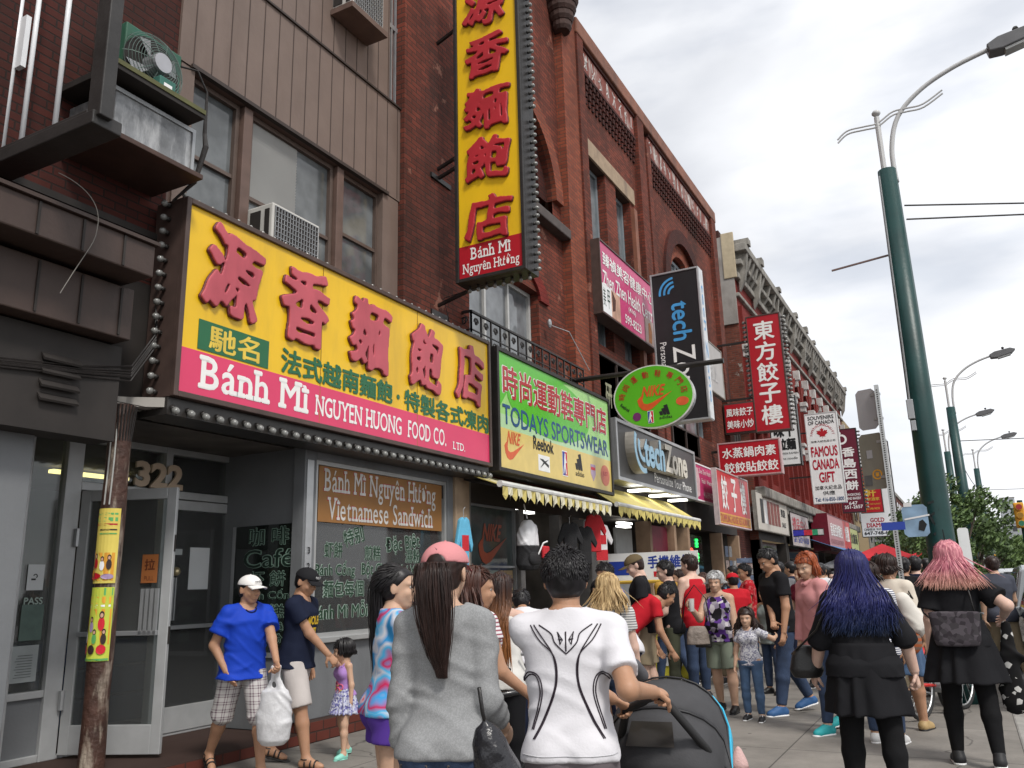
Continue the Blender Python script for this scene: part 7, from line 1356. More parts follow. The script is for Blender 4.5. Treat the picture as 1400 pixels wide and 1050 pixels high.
        cres = top.get('res', cr); p.top = pmesh(top.get('name', 't_shirt'), [field(pr, cres, .022, clips=cl, disp=dn)], top['mat'], root)
        if top.get('collar'): pmesh('collar', [field([Cone(B_(.305, s_*.03, .012), B_(.285, s_*.012, .05), .02*q*.6, .014*q) for s_ in (-1, 1)]+[Cone(B_(.31, -.03, -.02), B_(.31, .03, -.02), .014*q)], .009, .012, clips=[lambda A_: .032*q-np.linalg.norm((A_-nb)*V3(1, 1, .5), axis=-1)])], top['collar'], p.top)
        if top.get('strap'):
            for s_ in (-1, 1): mb = MB(); mb.tube([B_(.262, s_*.05, .055), B_(.3, s_*.052, .01), B_(.285, s_*.05, -.045), B_(.26, s_*.045, -.05)], .006*q, 6); pmesh('shoulder_strap', [(np.array(mb.v), np.array([f for f in mb.f if len(f) == 4]))], top['mat'], p.top, sm=0)
    # shoes
    if shoes:
        for (an, he, tb, fd) in FD:
            sx = np.cross(fd, V3(0, 0, 1)); sx = unit(sx); up = np.cross(sx, fd); hi_ = shoes.get('high', 0)
            if shoes['kind'] == 'sandal':
                pr = [Cone(he-up*.022*q, tb+fd*.022*q-up*.015*q, .026*q, .027*q, flat=up, ff=.3)]; sh = pmesh('sandal', [field(pr, .008, .006)], shoes['mat'], root); mb = MB()
                for t in (.25, .6, .85): c = he+(tb-he)*t; r = .0245*q*(1.1-.25*t); mb.tube([c+sx*r*math.cos(a)+up*(r*math.sin(a)*1.05) for a in np.linspace(-.3, math.pi+.3, 10)], .0055*q/1.7*1.4, 5)
                mb.tube([an+sx*.024*q*math.cos(a)-fd*.024*q*math.sin(a) for a in np.linspace(0, 6.28, 12)], .007, 5); pmesh('strap', [(np.array(mb.v), np.array([f for f in mb.f if len(f) == 4]))], shoes['mat'], sh, sm=0)
            else:
                pr = [Cone(an+V3(0, 0, .0+hi_), he, .025*q, .027*q), Cone(an, tb, .024*q, .022*q), Cone(he, tb, .026*q, .024*q), Cone(tb, tb+fd*.016*q, .022*q, .017*q)]; sole = he-up*.0225*q
                sh = pmesh('shoe', [field(pr, .009, .012, clips=[lambda A_: -((A_-sole)@up)-.002, lambda A_: (A_-an)@V3(0, 0, 1)-.012*q-hi_])], shoes['mat'], root)
                pmesh('sole', [field([Cone(he-up*.02*q, tb+fd*.016*q-up*.012*q, .028*q, .024*q, flat=up, ff=.36)], .008, .004)], shoes.get('sole', WHITE), sh)
                if shoes.get('lace'): mb = MB(); [mb.tube([an+(tb-an)*t+up*(.022*q*(1-.1*t))+sx*a for a in (-.018, 0, .018)], .004, 4) for t in (.35, .5, .65)]; pmesh('lace', [(np.array(mb.v), np.array([f for f in mb.f if len(f) == 4]))], shoes['lace'], sh, sm=0)
    if hair: make_hair(p, dict(hair, capped=1) if cap else hair, rg, res)
    if cap: make_cap(p, cap, hres)
    return p
def make_hair(p, hr, rg, res):
    if hr.get('capped'): hr = dict(hr, vol=.93, fuzz=0)
    H, HM, s, hc = p.H, p.HM, p.hs, p.hc; k_ = hr['kind']; hE = lambda c, r: Ell(H(*c), V3(*r)*s, HM); m_ = hr['mat']; IM = HM.T; fr = hr.get('front', .62)
    def cut(A_):
        L_ = (A_-hc)@HM/s; x, y, z = L_[..., 0], L_[..., 1], L_[..., 2]; side = np.abs(x)
        lim = np.where(y > .1, .1+(fr-.1)*np.clip((y-.1)/.45, 0, 1), hr.get('nape', -.75)*np.clip((.1-y)/.25, 0, 1)+.1*(1-np.clip((.1-y)/.25, 0, 1))); return (lim-z)*s*.7
    vol = hr.get('vol', 1.0)
    n_ = wrinkle(3, .004, 60); capf = field([hE((0, -.12, .34), (.75*vol, .9*vol, .74*vol)) if not hr.get('capped') else hE((0, -.1, .33), (.735, .885, .72)), hE((0, -.25, -.1), (.66*vol, .7*vol, .6))], .006 if res <= .011 else .009, .02, clips=[cut], disp=n_)
    parts = [capf]; sl = []
    K = 10; L_ = hr.get('len', 0); wav = hr.get('wave', 0); N_ = hr.get('n', 220)
    def on_head(az, el, rr=1.06): return V3(.74*vol*math.cos(el)*math.sin(az), -.12-.88*vol*math.cos(el)*math.cos(az), .34+.74*vol*math.sin(el))*rr
    back = p.B(.25, 0, 0)
    if k_ in ('long', 'bob'):
        P_, Rd = [], []
        for i in range(N_):
            az = rg.uniform(-hr.get('arc', 1.75), hr.get('arc', 1.75)); e0 = rg.uniform(.2, 1.45); ln = L_*rg.uniform(.66, 1.1); pts = []; e1 = -.25; hd = (e0-e1)*.8*s; tot = hd+ln; ph = rg.uniform(0, 6.28); out = rg.uniform(1.0, 1.13); fl = rg.normal()*hr.get('spread', .04)*(1.7 if i % 6 == 0 else 1)
            K_ = 14 if wav else K
            for j in range(K_):
                d = tot*j/(K_-1)
                if d < hd: w = hc+HM@(on_head(az, e0-(e0-e1)*d/hd, out)*s)
                else:
                    w0 = hc+HM@(on_head(az, e1, out)*s); t = (d-hd)/max(ln, .01); w = w0+V3(fl*t+math.sin(az)*hr.get('flare', .0)*t, -abs(hr.get('backp', .02))*t*math.cos(az)*1.0, -(d-hd))
                    lo_b = p.B(.29)[2]
                    if w[2] < lo_b+.04:
                        yb = (p.B(.25, 0, -.066*(1.0))[1]-.02)-rg.uniform(0, .02)
                        if math.cos(az) > -.1: w[1] = w[1]+(min(w[1], yb)-w[1])*min(1, (lo_b+.06-w[2])/.1)
                    if wav: w = w+V3(math.sin(ph+d*hr.get('wf', 26))*wav*t, math.cos(ph+d*hr.get('wf', 26)*.9)*wav*.7*t, 0)
                pts.append(w)
            P_.append(pts); r0 = hr.get('r', .0085)*(.35 if i % 6 == 0 else 1); Rd.append([r0*(1-.1*j/(K_-1)) if j < K_-3 else r0*(.8, .5, .12)[j-K_+3] for j in range(K_)])
        parts.append(strands(P_, np.array(Rd)))
    if k_ == 'pony':
        P_, Rd = [], []; base = V3(*hr['path'][0]); path = [np.array(q, float) for q in hr['path']]; R0 = hr.get('rad', .04)
        for i in range(N_):
            a = rg.uniform(0, 6.28); rr = math.sqrt(rg.random())*(1.35 if i % 8 == 0 else 1); pts = []
            for j in range(12):
                t = j/11*(len(path)-1)*rg.uniform(.985, 1.0); a0 = min(int(t), len(path)-2); w = path[a0]+(path[a0+1]-path[a0])*(t-a0); tt = j/11; q = R0*(.35+.9*math.sin(math.pi*min(1, tt*1.05)**.8))*rr; pts.append(H(*w)+V3(math.cos(a)*q, math.sin(a)*q*.7, 0)+V3(rg.normal(), rg.normal(), 0)*.002)
            P_.append(pts); Rd.append([(.0016 if i % 8 == 0 else .0042)*(1 if j < 9 else (.8, .5, .12)[j-9]) for j in range(12)])
        parts.append(strands(P_, np.array(Rd)))
    if k_ in ('short', 'pony', 'curly', 'long', 'bob') and res < .02:
        n2 = hr.get('fuzz', 420); P_, Rd = [], []; ln = hr.get('tuft', .03)
        for i in range(n2):
            az = rg.uniform(-3.14, 3.14); el = rg.uniform(-.35, 1.5)
            q = on_head(az, el, 1.0); 
            if q[1] > .1 and q[2] < fr+.05: continue
            if el < 0 and abs(az) > 1.5: continue
            w = H(*q); nrm = unit(HM@(q-V3(0, -.12, .34))); dn = unit(V3(0, 0, -1)-nrm*(-nrm[2])+(HM@V3(0, -.9, 0) if k_ == 'pony' else HM@V3(0, .25, 0)*max(0, nrm[2]))+rg.normal(size=3)*hr.get('mess', .16)); c_ = hr.get('curl', 0)
            if c_: a0 = rg.uniform(0, 6); P_.append([w+nrm*.004+dn*c_*t+V3(math.cos(a0+t*9), math.sin(a0+t*9), 0)*.016*min(1, t*2)+nrm*.03*t for t in np.linspace(0, 1, 8)]); Rd.append([.007]*5+[.006, .004, .001])
            else: P_.append([w-nrm*.002, w+nrm*.006+dn*ln*.5, w+nrm*.007+dn*ln]); Rd.append([hr.get('tr', .0038), hr.get('tr', .0038)*.9, .0008])
        if P_: parts.append(strands(P_, np.array(Rd)))
    pmesh('hair', parts, m_, p.root, sm=0)
def make_cap(p, c, hres):
    H, HM, s, hc = p.H, p.HM, p.hs, p.hc; yaw = c.get('yaw', 0); M_ = HM@rotz(yaw)
    def low(A_): L_ = (A_-hc)@M_/s; return (.36-.1*L_[..., 1]*0-L_[..., 2]+c.get('tilt', .1)*(-L_[..., 1])*-1*0)*s
    Q = lambda a, b, z: hc+M_@(V3(a, b, z)*s)
    subs = [Ell(Q(0, -.95, .36), V3(.34, .3, .26)*s, M_)] if c.get('gap') else []
    cp = pmesh('cap', [field([Ell(Q(0, -.06, .34), V3(.8, .94, .76)*s, M_)], min(hres, .007), .01, clips=[low], subs=subs)], c['mat'], p.root)
    mb = MB(); n = 9; a = []
    for zz in (0, -.014):
        for i in range(n):
            t = -1+2*i/(n-1); a.append(tuple(Q(t*.62, .62*math.sqrt(max(0, 1-t*t*.5)), .4-.05*t*t)+V3(0, 0, zz*.5))); 
        for i in range(n):
            t = -1+2*i/(n-1); a.append(tuple(Q(t*.6, .72+.86*math.sqrt(max(0, 1-t*t*.92)), .3-.16*t*t)+V3(0, 0, zz*.5)))
    m_ = 2*n; fs = [(i, i+1, n+i+1, n+i) for i in range(n-1)]+[(m_+i, m_+n+i, m_+n+i+1, m_+i+1) for i in range(n-1)]+[(n+i, n+i+1, m_+n+i+1, m_+n+i) for i in range(n-1)]
    pmesh('brim', [(np.array(a), np.array(fs))], c['mat'], cp, sm=0); mb = MB(); mb.ball(tuple(Q(0, -.06, 1.1)), .045*s, 8); pmesh('cap_button', [(np.array(mb.v), np.array([f if len(f) == 4 else f+(f[-1],) for f in mb.f]))], c['mat'], cp, sm=0)
    if c.get('word'):
        vs, fs = glyph(c['word'], .02); a = np.array(vs); w = a[:, 0].max()-a[:, 0].min(); V_ = []
        for v in a: t = (v[0]-a[:, 0].min())/w-.5; V_.append(Q(.83*math.sin(t*.8), -.06+.985*math.cos(t*.8), .58+v[1]/w*.8)+M_@V3(0, .004, 0))
        mb = MB(); mb.add([tuple(v) for v in V_], fs); me = bpy.data.meshes.new('cap_word'); me.from_pydata(mb.v, [], mb.f); link('cap_word', me, c.get('wmat', BLACK), cp)
def on_shirt(p, ob, shapes, mt, side=1, name='shirt_print', r=.004):
    """marks laid on a garment: open polylines as thin ribbons, cast on the cloth from in front (side 1) or behind (-1)"""
    bv = BVHTree.FromPolygons([v.co.copy() for v in ob.data.vertices], [tuple(f.vertices) for f in ob.data.polygons])
    for pts in shapes:
        W_ = []
        for a, z in pts:
            hit = bv.ray_cast(Vector((a, side*1.2, z)), Vector((0, -side, 0)))
            if hit[0] is not None: W_.append(np.array(hit[0]+hit[1]*.002*(1 if hit[1].y*side > 0 else -1)))
        if len(W_) > 2: q = np.array(W_); v, f = strands(q[None], np.full((1, len(q)), r), 5); pmesh(name, [(v, f)], mt, ob, sm=0)
def shirt_word(p, ob, word, cx, cz, w, h, mt, side=1, rx=0):
    vs, fs = glyph(word, .03); a = np.array(vs); x0, x1, y0, y1 = a[:, 0].min(), a[:, 0].max(), a[:, 1].min(), a[:, 1].max(); bv = BVHTree.FromPolygons([v.co.copy() for v in ob.data.vertices], [tuple(f.vertices) for f in ob.data.polygons]); V_ = []
    for v in a:
        lx = cx-side*((v[0]-x0)/(x1-x0)-.5)*w; z = cz+((v[1]-y0)/(y1-y0)-.5)*h; c, s_ = math.cos(rx), math.sin(rx); o = Vector((lx*c-side*1.2*s_, lx*s_+side*1.2*c, z)); hit = bv.ray_cast(o, Vector((side*s_, -side*c, 0))); V_.append(tuple(hit[0]+Vector((-side*s_, side*c, 0))*.005) if hit[0] is not None else tuple(o*.1))
    me = bpy.data.meshes.new('shirt_lettering'); me.from_pydata(V_, [], fs); link('shirt_lettering', me, mt, ob)
def place(px, D, py=None):
    """a spot D metres from the camera under photo column px; with py (crown of the head) also the standing height there"""
    py0 = 785+(1325-px)*.026; d = CF+CR*((px-700)/FPX)-CU*((py0-525)/FPX); e_ = Vector((d.x, d.y)); e_ = e_.normalized(); X, Y = e_.x*D, e_.y*D
    if py is None: return X, Y
    d2 = CF+CR*((px-700)/FPX)-CU*((py-525)/FPX); return X, Y, CAM_H+D*d2.z/math.hypot(d2.x, d2.y)

# ================================================================ the crowd
def pt(px, py, D):
    d = CF+CR*((px-700)/FPX)-CU*((py-525)/FPX); t = D/math.hypot(d.x, d.y); return CPOS+d*t
def lc(x, y, deg, w): a = -R(deg); c, s_ = math.cos(a), math.sin(a); dx, dy = w[0]-x, w[1]-y; return (c*dx-s_*dy, s_*dx+c*dy, w[2])
NAVY = cloth('navy', (.012, .016, .035)); BLK = cloth('black_jersey', (.013, .013, .015), .15); BLUE = cloth('royal_blue', (.012, .05, .42), .08, .6); GREYM = pattern('grey_marl', 'speckle', [(.23, .235, .24), (.28, .285, .29), (.25, .255, .26)], 260); WHT = cloth('white_cotton', (.62, .61, .64), .03); KHAKI = cloth('khaki', (.36, .29, .19)); DENIM = mat('denim', (.03, .05, .1), .85, .3, 7, bump=.3, bs=200); DENIML = mat('denim_light', (.06, .11, .2), .85, .3, 7, bump=.3, bs=200); CREAM = cloth('cream', (.6, .54, .46), .05); REDT = cloth('red_tee', (.45, .015, .025)); PINKS = cloth('pink_shirt', (.55, .25, .25), .1); BEIGE = cloth('pale_shorts', (.5, .46, .44)); SAGE = cloth('sage_shorts', (.2, .23, .18)); LEATHER = mat('black_leather', (.014, .013, .013), .38, .2, 9, bump=.15, bs=60); TIGHTS = cloth('black_tights', (.01, .01, .011), .1)
PLAID = pattern('plaid_cloth', 'plaid', [(.5, .48, .47), (.16, .1, .13), (.07, .045, .06)], 5.2); DYE = pattern('tie_dye', 'dye', [(.5, .02, .08), (.62, .4, .45), (.04, .3, .62), (.5, .02, .09), (.06, .4, .7), (.6, .6, .65), (.04, .28, .6)], 8); DYE2 = pattern('tie_dye_shorts', 'dye', [(.35, .02, .05), (.1, .045, .28), (.07, .03, .22), (.1, .05, .3), (.08, .035, .25)], 3); STRP = pattern('grey_stripe', 'stripe', [(.2, .2, .21), (.6, .59, .57)], 17); STRP2 = pattern('navy_stripe', 'stripe', [(.05, .06, .12), (.66, .66, .68), .35], 17); STRP3 = pattern('rose_stripe', 'stripe', [(.3, .1, .13), (.68, .66, .67), .35], 15)
FLOR = pattern('purple_floral', 'speckle', [(.012, .011, .014), (.25, .22, .28), (.5, .47, .5), (.1, .04, .22), (.015, .013, .016), (.3, .28, .32)], 22); FLK = pattern('grey_fleck', 'speckle', [(.5, .5, .54), (.2, .2, .26), (.6, .6, .62), (.35, .35, .42)], 90); LACE = pattern('blue_fleck', 'speckle', [(.5, .52, .62), (.13, .13, .33), (.55, .56, .65), (.3, .3, .5)], 85)
SANDB = dict(kind='sandal', mat=LEATHER); SNEAKB = dict(kind='shoe', mat=mat('shoe_black', (.015, .015, .017), .6, .2), lace=WHITE); SNEAKW = dict(kind='shoe', mat=mat('shoe_white', (.6, .6, .6), .6, .05)); SNEAKT = dict(kind='shoe', mat=mat('shoe_teal', (.02, .33, .35), .6, .1), lace=mat('lace_lime', (.2, .5, .35), .6)); SNEAKU = dict(kind='shoe', mat=mat('shoe_blue', (.03, .1, .25), .6, .1), lace=WHITE); FLAT = dict(kind='shoe', mat=LEATHER, sole=BLACK); CLOG = dict(kind='shoe', mat=mat('clog_mint', (.25, .6, .5), .5, .05), sole=mat('clog_sole', (.25, .6, .5), .5)); TANSH = dict(kind='shoe', mat=mat('shoe_tan', (.4, .28, .13), .6, .1), sole=BLACK)
def strap(par, w, mt, r=.007, name='strap'):
    return MB().tube(w, r, 6).build(name, mt, par, smooth=True)
def plastic_bag(label, top, h, w, tint=(.72, .72, .74), deg=0, ax=None):
    b = thing('plastic_bag', label, 'bag', (top[0], top[1], top[2]-h)); a = R(deg); ux = V3(math.cos(a), math.sin(a), 0); uy = V3(-ux[1], ux[0], 0); t = np.array(top, float)
    if 'thin_plastic'+str(tint[0]) not in MATS:
        m_ = mat('thin_plastic'+str(tint[0]), tint, .38, .06, 5, bump=.5, bs=16, spec=.4); m_.node_tree.nodes['Principled BSDF'].inputs['Transmission Weight'].default_value = .25
    m_ = MATS['thin_plastic'+str(tint[0])]; wn = wrinkle(int(abs(top[0]*50)), .014, 22)
    st = [(-h, w*.3, w*.2, 0), (-h*.93, w*.44, w*.3, 0), (-h*.7, w*.5, w*.34, 0), (-h*.45, w*.42, w*.26, 0), (-h*.3, w*.33, w*.16, 0)]
    v, f = field([Loft(t, V3(0, 0, 1), ux, st, 2.1), Cone(t+V3(0, 0, -h*.32)-ux*w*.22, t+V3(0, 0, -.01)-ux*.012, w*.13, .008, flat=uy, ff=.4), Cone(t+V3(0, 0, -h*.32)+ux*w*.22, t+V3(0, 0, -.01)+ux*.012, w*.13, .008, flat=uy, ff=.4)], .008, .03, disp=wn); o = worldoff(b); pmesh('sack', [(v-np.array(o), f)], m_, b)
    tag(b, label, 'bag'); return b
def blob_bag(name, label, cat, prims, mt, straps, smt, res=.01, disp=None, k=.02):
    v, f = field(prims, res, k, disp=disp); c = v.mean(0); b = thing(name, label, cat, (c[0], c[1], v[:, 2].min())); o = np.array(worldoff(b)); pmesh('bag_body', [(v-o, f)], mt, b)
    for w in straps: strap(b, w, smt)
    return b
# --- man in blue with the white carrier bag
x, y, dg = -5.45, 5.35, -112
hl = pt(378, 905, 7.35)
p1 = person('man in bright blue t-shirt, white cap and plaid shorts carrying a white bag', x, y, dg, 1.63, 'b', 1.0, pose=dict(lean=3, ll=(16, 3, 8), rl=(-20, 3, 14), ra=('ik', .165, .05, .83, .8, -1, -.1), la=('ik', *lc(x, y, dg, hl), -.5, -1, -.2), head=(18, -4, 0), lh=1.1, rh=.3), top=dict(mat=BLUE, sleeve=.62, hem=-.055, hemw=.022, loose=.055, sl_loose=.018, wr=.015, wf=38), bottom=dict(mat=PLAID, len=1.02, loose=.022, off=.016, name='shorts'), hair=dict(kind='short', mat=HB, front=.6), shoes=SANDB, cap=dict(mat=cloth('white_cap', (.72, .7, .68), .04), word='dorfman'), res=.0105)
mb = p1.top; on_shirt(p1, p1.top, [[(.05*math.cos(t), 1.335+.045*math.sin(t)) for t in np.linspace(math.pi*1.02, math.pi*1.98, 12)]], cloth('dark_piping', (.01, .012, .04)), 1, 'neck_trim', .006)
plastic_bag('full white plastic carrier bag hanging from the hand of the man in blue', (hl.x, hl.y, hl.z-.05), .58, .3, deg=20)
# --- man in navy leading the little girl
x, y, dg = -5.33, 5.86, -74; hw = pt(449, 895, 7.78)
p2 = person('man in navy t-shirt, black cap and pale shorts holding a small girl\'s hand', x, y, dg, 1.69, 'b', 1.02, pose=dict(lean=4, ll=(-14, 3, 14), rl=(14, 3, 4), ra=('ik', *lc(x, y, dg, hw), .3, -1, -.6), la=('fk', -8, 8, 14), head=(-10, -20, 0), rh=.9, rn=(-.6, .2, -.8)), top=dict(mat=NAVY, sleeve=.55, hem=-.05, hemw=.02, loose=.045, sl_loose=.012), bottom=dict(mat=BEIGE, len=1.0, loose=.018, off=.015, name='shorts'), hair=dict(kind='short', mat=HB, front=.6), shoes=SANDB, cap=dict(mat=cloth('black_cap', (.015, .015, .017)), word='TITLEIST', wmat=WHITE), res=.0105)
YP = mat('yellow_print', (.65, .42, .02), .6); shirt_word(p2, p2.top, 'NOLEA', .0, 1.2, .24, .075, YP); shirt_word(p2, p2.top, 'UZL', .0, 1.1, .13, .075, YP)
# --- little girl
x, y, dg = -5.15, 6.3, 160
p3 = person('little girl in lilac top and frilly blue skirt reaching up for a hand', x, y, dg, .98, 'e', .98, True, 1.42, pose=dict(lean=2, ll=(10, 6, 8), rl=(-6, 8, 12), ra=('ik', *lc(x, y, dg, pt(453, 900, 7.8)), .3, -.5, -1), la=('fk', -4, 10, 8), head=(-38, -4, 0), rh=.8), top=dict(mat=cloth('lilac', (.38, .22, .52), .08), sleeve=0, hem=.0, off=.009, wr=.002, strap=True, name='sun_top'), bottom=dict(mat=LACE, kind='skirt', len=.14, flare=.045, tiers=3, folds=17, off=.008, wr=.002), hair=dict(kind='bob', mat=HB, len=.05, n=260, front=.38, fuzz=100, arc=2.0, spread=.01, backp=-.02), shoes=CLOG, res=.008)
on_shirt(p3, p3.top, [[(.03*math.cos(t)+a, .6+.025*math.sin(t)+b) for t in np.linspace(0, 6.3, 10)] for a, b in ((-.03, 0), (.03, .02), (0, -.03))], mat('appliqué_pink', (.6, .12, .2), .6), 1, 'flower_print', .007); on_shirt(p3, p3.top, [[(-.01, .61), (.0, .615), (.012, .61)], [(.04, .58), (.05, .585), (.06, .58)], [(-.05, .57), (-.045, .575), (-.035, .57)]], mat('appliqué_yellow', (.6, .5, .1), .6), 1, 'flower_print', .009)
# --- woman in tie dye
x, y, h = place(535, 4.65, 770); p4 = person('woman in red and blue tie-dye top and purple shorts with long black ponytail', x, y, -38, h, 'e', .98, True, pose=dict(lean=2, ll=(4, 2, 2), rl=(-4, 2, 3), head=(-28, -2, 0), la=('fk', 14, 6, 50), ra=('fk', 14, 6, 60)), top=dict(mat=DYE, sleeve=.5, hem=-.02, loose=.03), bottom=dict(mat=DYE2, len=.42, off=.014, loose=.02, name='shorts', waist=.06), hair=dict(kind='pony', mat=HB, n=240, front=.62, path=[(0, -.8, .6), (0, -1.02, .3), (.0, -1.0, -.6), (.0, -.95, -1.8), (.0, -.95, -3.0), (.03, -.95, -4.2)], rad=.045, fuzz=700, tuft=.055, mess=.08), shoes=SNEAKB, res=.0105)
# --- woman in grey with pink cap
x, y, h = place(607, 3.35, 736); dg = 20; hr_ = pt(690, 966, 3.4)
p5 = person('woman seen from behind in grey long sleeved top and pink cap', x, y, dg, h, 'e', .86, True, pose=dict(lean=1, ll=(6, 2, 2), rl=(-6, 2, 6), la=('fk', -2, 5, 8), ra=('fk', -4, 5, 62, -4), head=(-9, -2, 0), rh=.5), top=dict(mat=GREYM, sleeve=1.72, hem=-.022, off=.014, loose=.03, sl_loose=.001, wr=.012, wf=44, neck=.052, name='jersey_top'), bottom=dict(mat=DENIM, len=1.95, off=.011, waist=.05, name='jeans'), hair=dict(kind='pony', mat=HBR, n=700, front=.55, path=[(0, -.85, .35), (0, -1.22, .3), (.06, -1.3, -.5), (.12, -1.22, -1.6), (.2, -1.12, -2.5), (.34, -1.05, -3.25)], rad=.05), shoes=SNEAKW, cap=dict(mat=cloth('pink_cap', (.58, .24, .25), .05), gap=True), res=.0095)
on_shirt(p5, p5.bottom, [[(a0+.0, .83), (a0, .72), (a0+.05, .69), (a0+.1, .72), (a0+.1, .83), (a0, .83)] for a0 in (-.14, .04)], mat('jean_stitch', (.12, .1, .09), .8), -1, 'pocket_stitch', .0025)
bb = blob_bag('shopping_bag', 'crumpled black plastic bag hanging at the grey topped woman\'s right side', 'bag', [Cone(pt(662, 985, 3.0), pt(668, 1010, 3.02), .012, .05), Cone(pt(668, 1010, 3.02), pt(680, 1055, 3.04), .05, .085)], mat('black_thin_plastic', (.02, .02, .024), .25, .2, 9, bump=.6, bs=22), [[pt(655, 940, 2.98), pt(660, 975, 3.0), pt(664, 990, 3.0)]], LEATHER, disp=wrinkle(8, .012, 30))
# --- man in white with the pushchair
x, y, h = place(772, 3.35, 746); dg = 22; hr_ = pt(893, 946, 3.42); hl_ = pt(836, 955, 3.62)
p6 = person('man seen from behind in white t-shirt with black line print pushing a stroller', x, y, dg, h, 'b', .99, pose=dict(lean=3, ll=(6, 3, 4), rl=(-8, 3, 8), ra=('ik', *lc(x, y, dg, hr_), .35, -.6, -1), la=('ik', *lc(x, y, dg, hl_), -.5, -.5, -.7), head=(6, -6, 0), rh=1.25, lh=1.25, rn=(-.3, .2, -1), ln=(.3, .2, -1)), top=dict(mat=WHT, sleeve=.72, hem=-.024, off=.014, loose=.015, sl_loose=.006, wr=.009, wf=42, neck=.047), bottom=dict(mat=cloth('grey_brown', (.15, .13, .14)), len=1.95, off=.012, waist=.06), hair=dict(kind='short', mat=HB, front=.62, fuzz=2400, tuft=.02, vol=1.05, tr=.003, mess=.1), shoes=SNEAKB, res=.0095)
LN = mat('black_line_print', (.02, .012, .02), .6); z0 = p6.B(.0)[2]
k6 = h/1.63; ls = []
for s_ in (-1, 1):
    for d_ in (0, .014): ls.append(crv([(s_*(.135-d_), z0+.455*k6), (s_*(.1-d_*1.3), z0+.4*k6), (s_*(.045+d_*.2), z0+.34*k6), (s_*(.04+d_*.3), z0+.24*k6), (s_*(.085+d_*.4), z0+.12*k6), (s_*(.125+d_*.4), z0+.05*k6)])); ls.append(crv([(s_*.175, z0+.235*k6), (s_*(.15-d_*.4), z0+.28*k6+d_*-.6), (s_*(.108+d_*.5), z0+.27*k6-d_*.3), (s_*(.095+d_*.6), z0+.2*k6), (s_*(.13+d_*.4), z0+.08*k6)]))
    ls.append(crv([(s_*.1, z0+.455*k6), (s_*.055, z0+.425*k6), (s_*.04, z0+.39*k6), (0, z0+.35*k6)]))
on_shirt(p6, p6.top, [[(a, z0+.005-.01+.012*abs(a)) for a in np.linspace(-.2, .2, 30)]], mat('hem_stitch', (.5, .5, .52), .8), -1, 'hem_seam', .0016); on_shirt(p6, p6.top, ls, LN, -1, 'line_print', .0026)
on_shirt(p6, p6.top, [[(s_*.012, z0+.4*k6), (s_*.03, z0+.43*k6), (s_*.02, z0+.385*k6), (s_*.012, z0+.4*k6), (s_*.028, z0+.405*k6)] for s_ in (-1, 1)]+[[(0, z0+.43*k6), (0, z0+.38*k6)]+[(0, z0+.36*k6)]], LN, -1, 'crest_print', .003)
# pushchair
CANO = cloth('canopy_black', (.06, .06, .064), .2, .7); CYAN = cloth('trim_cyan', (.06, .45, .68), .06, .6)
sc = pt(915, 1000, 4.0); sr = thing('stroller', 'black stroller with a cyan edged folding hood in front of the man in white', 'stroller', (sc.x, sc.y, 0)); sF = Frame((sc.x, sc.y, 0), (math.cos(R(0)), math.sin(R(0)), 0), (0, 0, 1)); sd_ = R(8); su = V3(math.cos(sd_), math.sin(sd_), 0); sv = V3(-math.sin(sd_), math.cos(sd_), 0)
def sp_(a, b, z): return Vector((sc.x, sc.y, 0))+Vector(su)*a+Vector(sv)*b+Vector((0, 0, z))
def hood(r0, w0, a0, a1, n, m_, nm, rr=1.0):
    mb = MB(); g_ = []
    for i in range(n+1):
        t = a0+(a1-a0)*i/n
        for j in range(13):
            f = math.pi*j/12; prof = math.sin(f)**.55; g_.append(sp_(-w0*math.cos(f)*1.0, .02-r0*prof*math.cos(t)*rr, .66+r0*prof*math.sin(t)*1.0*rr+.0))
    mb.add(g_, [(i*13+j, i*13+j+1, (i+1)*13+j+1, (i+1)*13+j) for i in range(n) for j in range(12)]); o = mb.build(nm, m_, sr, smooth=True); md = o.modifiers.new('thick', 'SOLIDIFY'); md.thickness = .008; return o
for i, (a0, a1) in enumerate(((5, 48), (48, 92), (92, 120))): hood(.37, .255, R(a0), R(a1), 6, CANO, 'hood_panel', 1-.012*i)
hood(.375, .262, R(118), R(154), 4, CYAN, 'hood_edge'); 
for a0 in (48, 92): hood(.376, .258, R(a0-1), R(a0+1), 1, BLACK, 'hood_rib')
q_ = [sp_(-.12, -.345, .8), sp_(.08, -.345, .8), sp_(.07, -.3, .89), sp_(-.1, -.3, .89)]; mb = MB(); mb.add(q_, [(0, 1, 2, 3)]); mb.build('hood_window', glass('clear_vinyl', (.05, .045, .04), .12), sr)
hr_, hl_ = [p6.to_world(A_[2]+unit(A_[2]-A_[1])*.085+V3(0, 0, -.012)) for A_ in (p6.RA, p6.LA)]; mb = MB(); hb_ = [sp_(-.25, -.05, .62), hl_, (hl_+hr_)/2+Vector((0, 0, .006)), hr_, sp_(.27, -.05, .62)]; mb.tube(hb_, .017, 10); mb.build('handle_bar', mat('foam_grip', (.015, .015, .016), .7, .2), sr, smooth=True)
v, f = field([Cone(sp_(0, .05, .36), sp_(0, .3, .36), .2, .19, flat=V3(0, 0, 1), ff=.45), Cone(sp_(0, -.12, .42), sp_(0, -.2, .74), .2, .17, flat=V3(*sv), ff=.3)], .012, .05); pmesh('seat_shell', [(v-np.array(worldoff(sr)), f)], CANO, sr)
v, f = field([Cone(sp_(-.12, -.05, .2), sp_(.12, -.05, .2), .1, .1), Cone(sp_(-.12, .15, .18), sp_(.12, .15, .18), .08, .08)], .014, .05); pmesh('basket', [(v-np.array(worldoff(sr)), f)], CANO, sr)
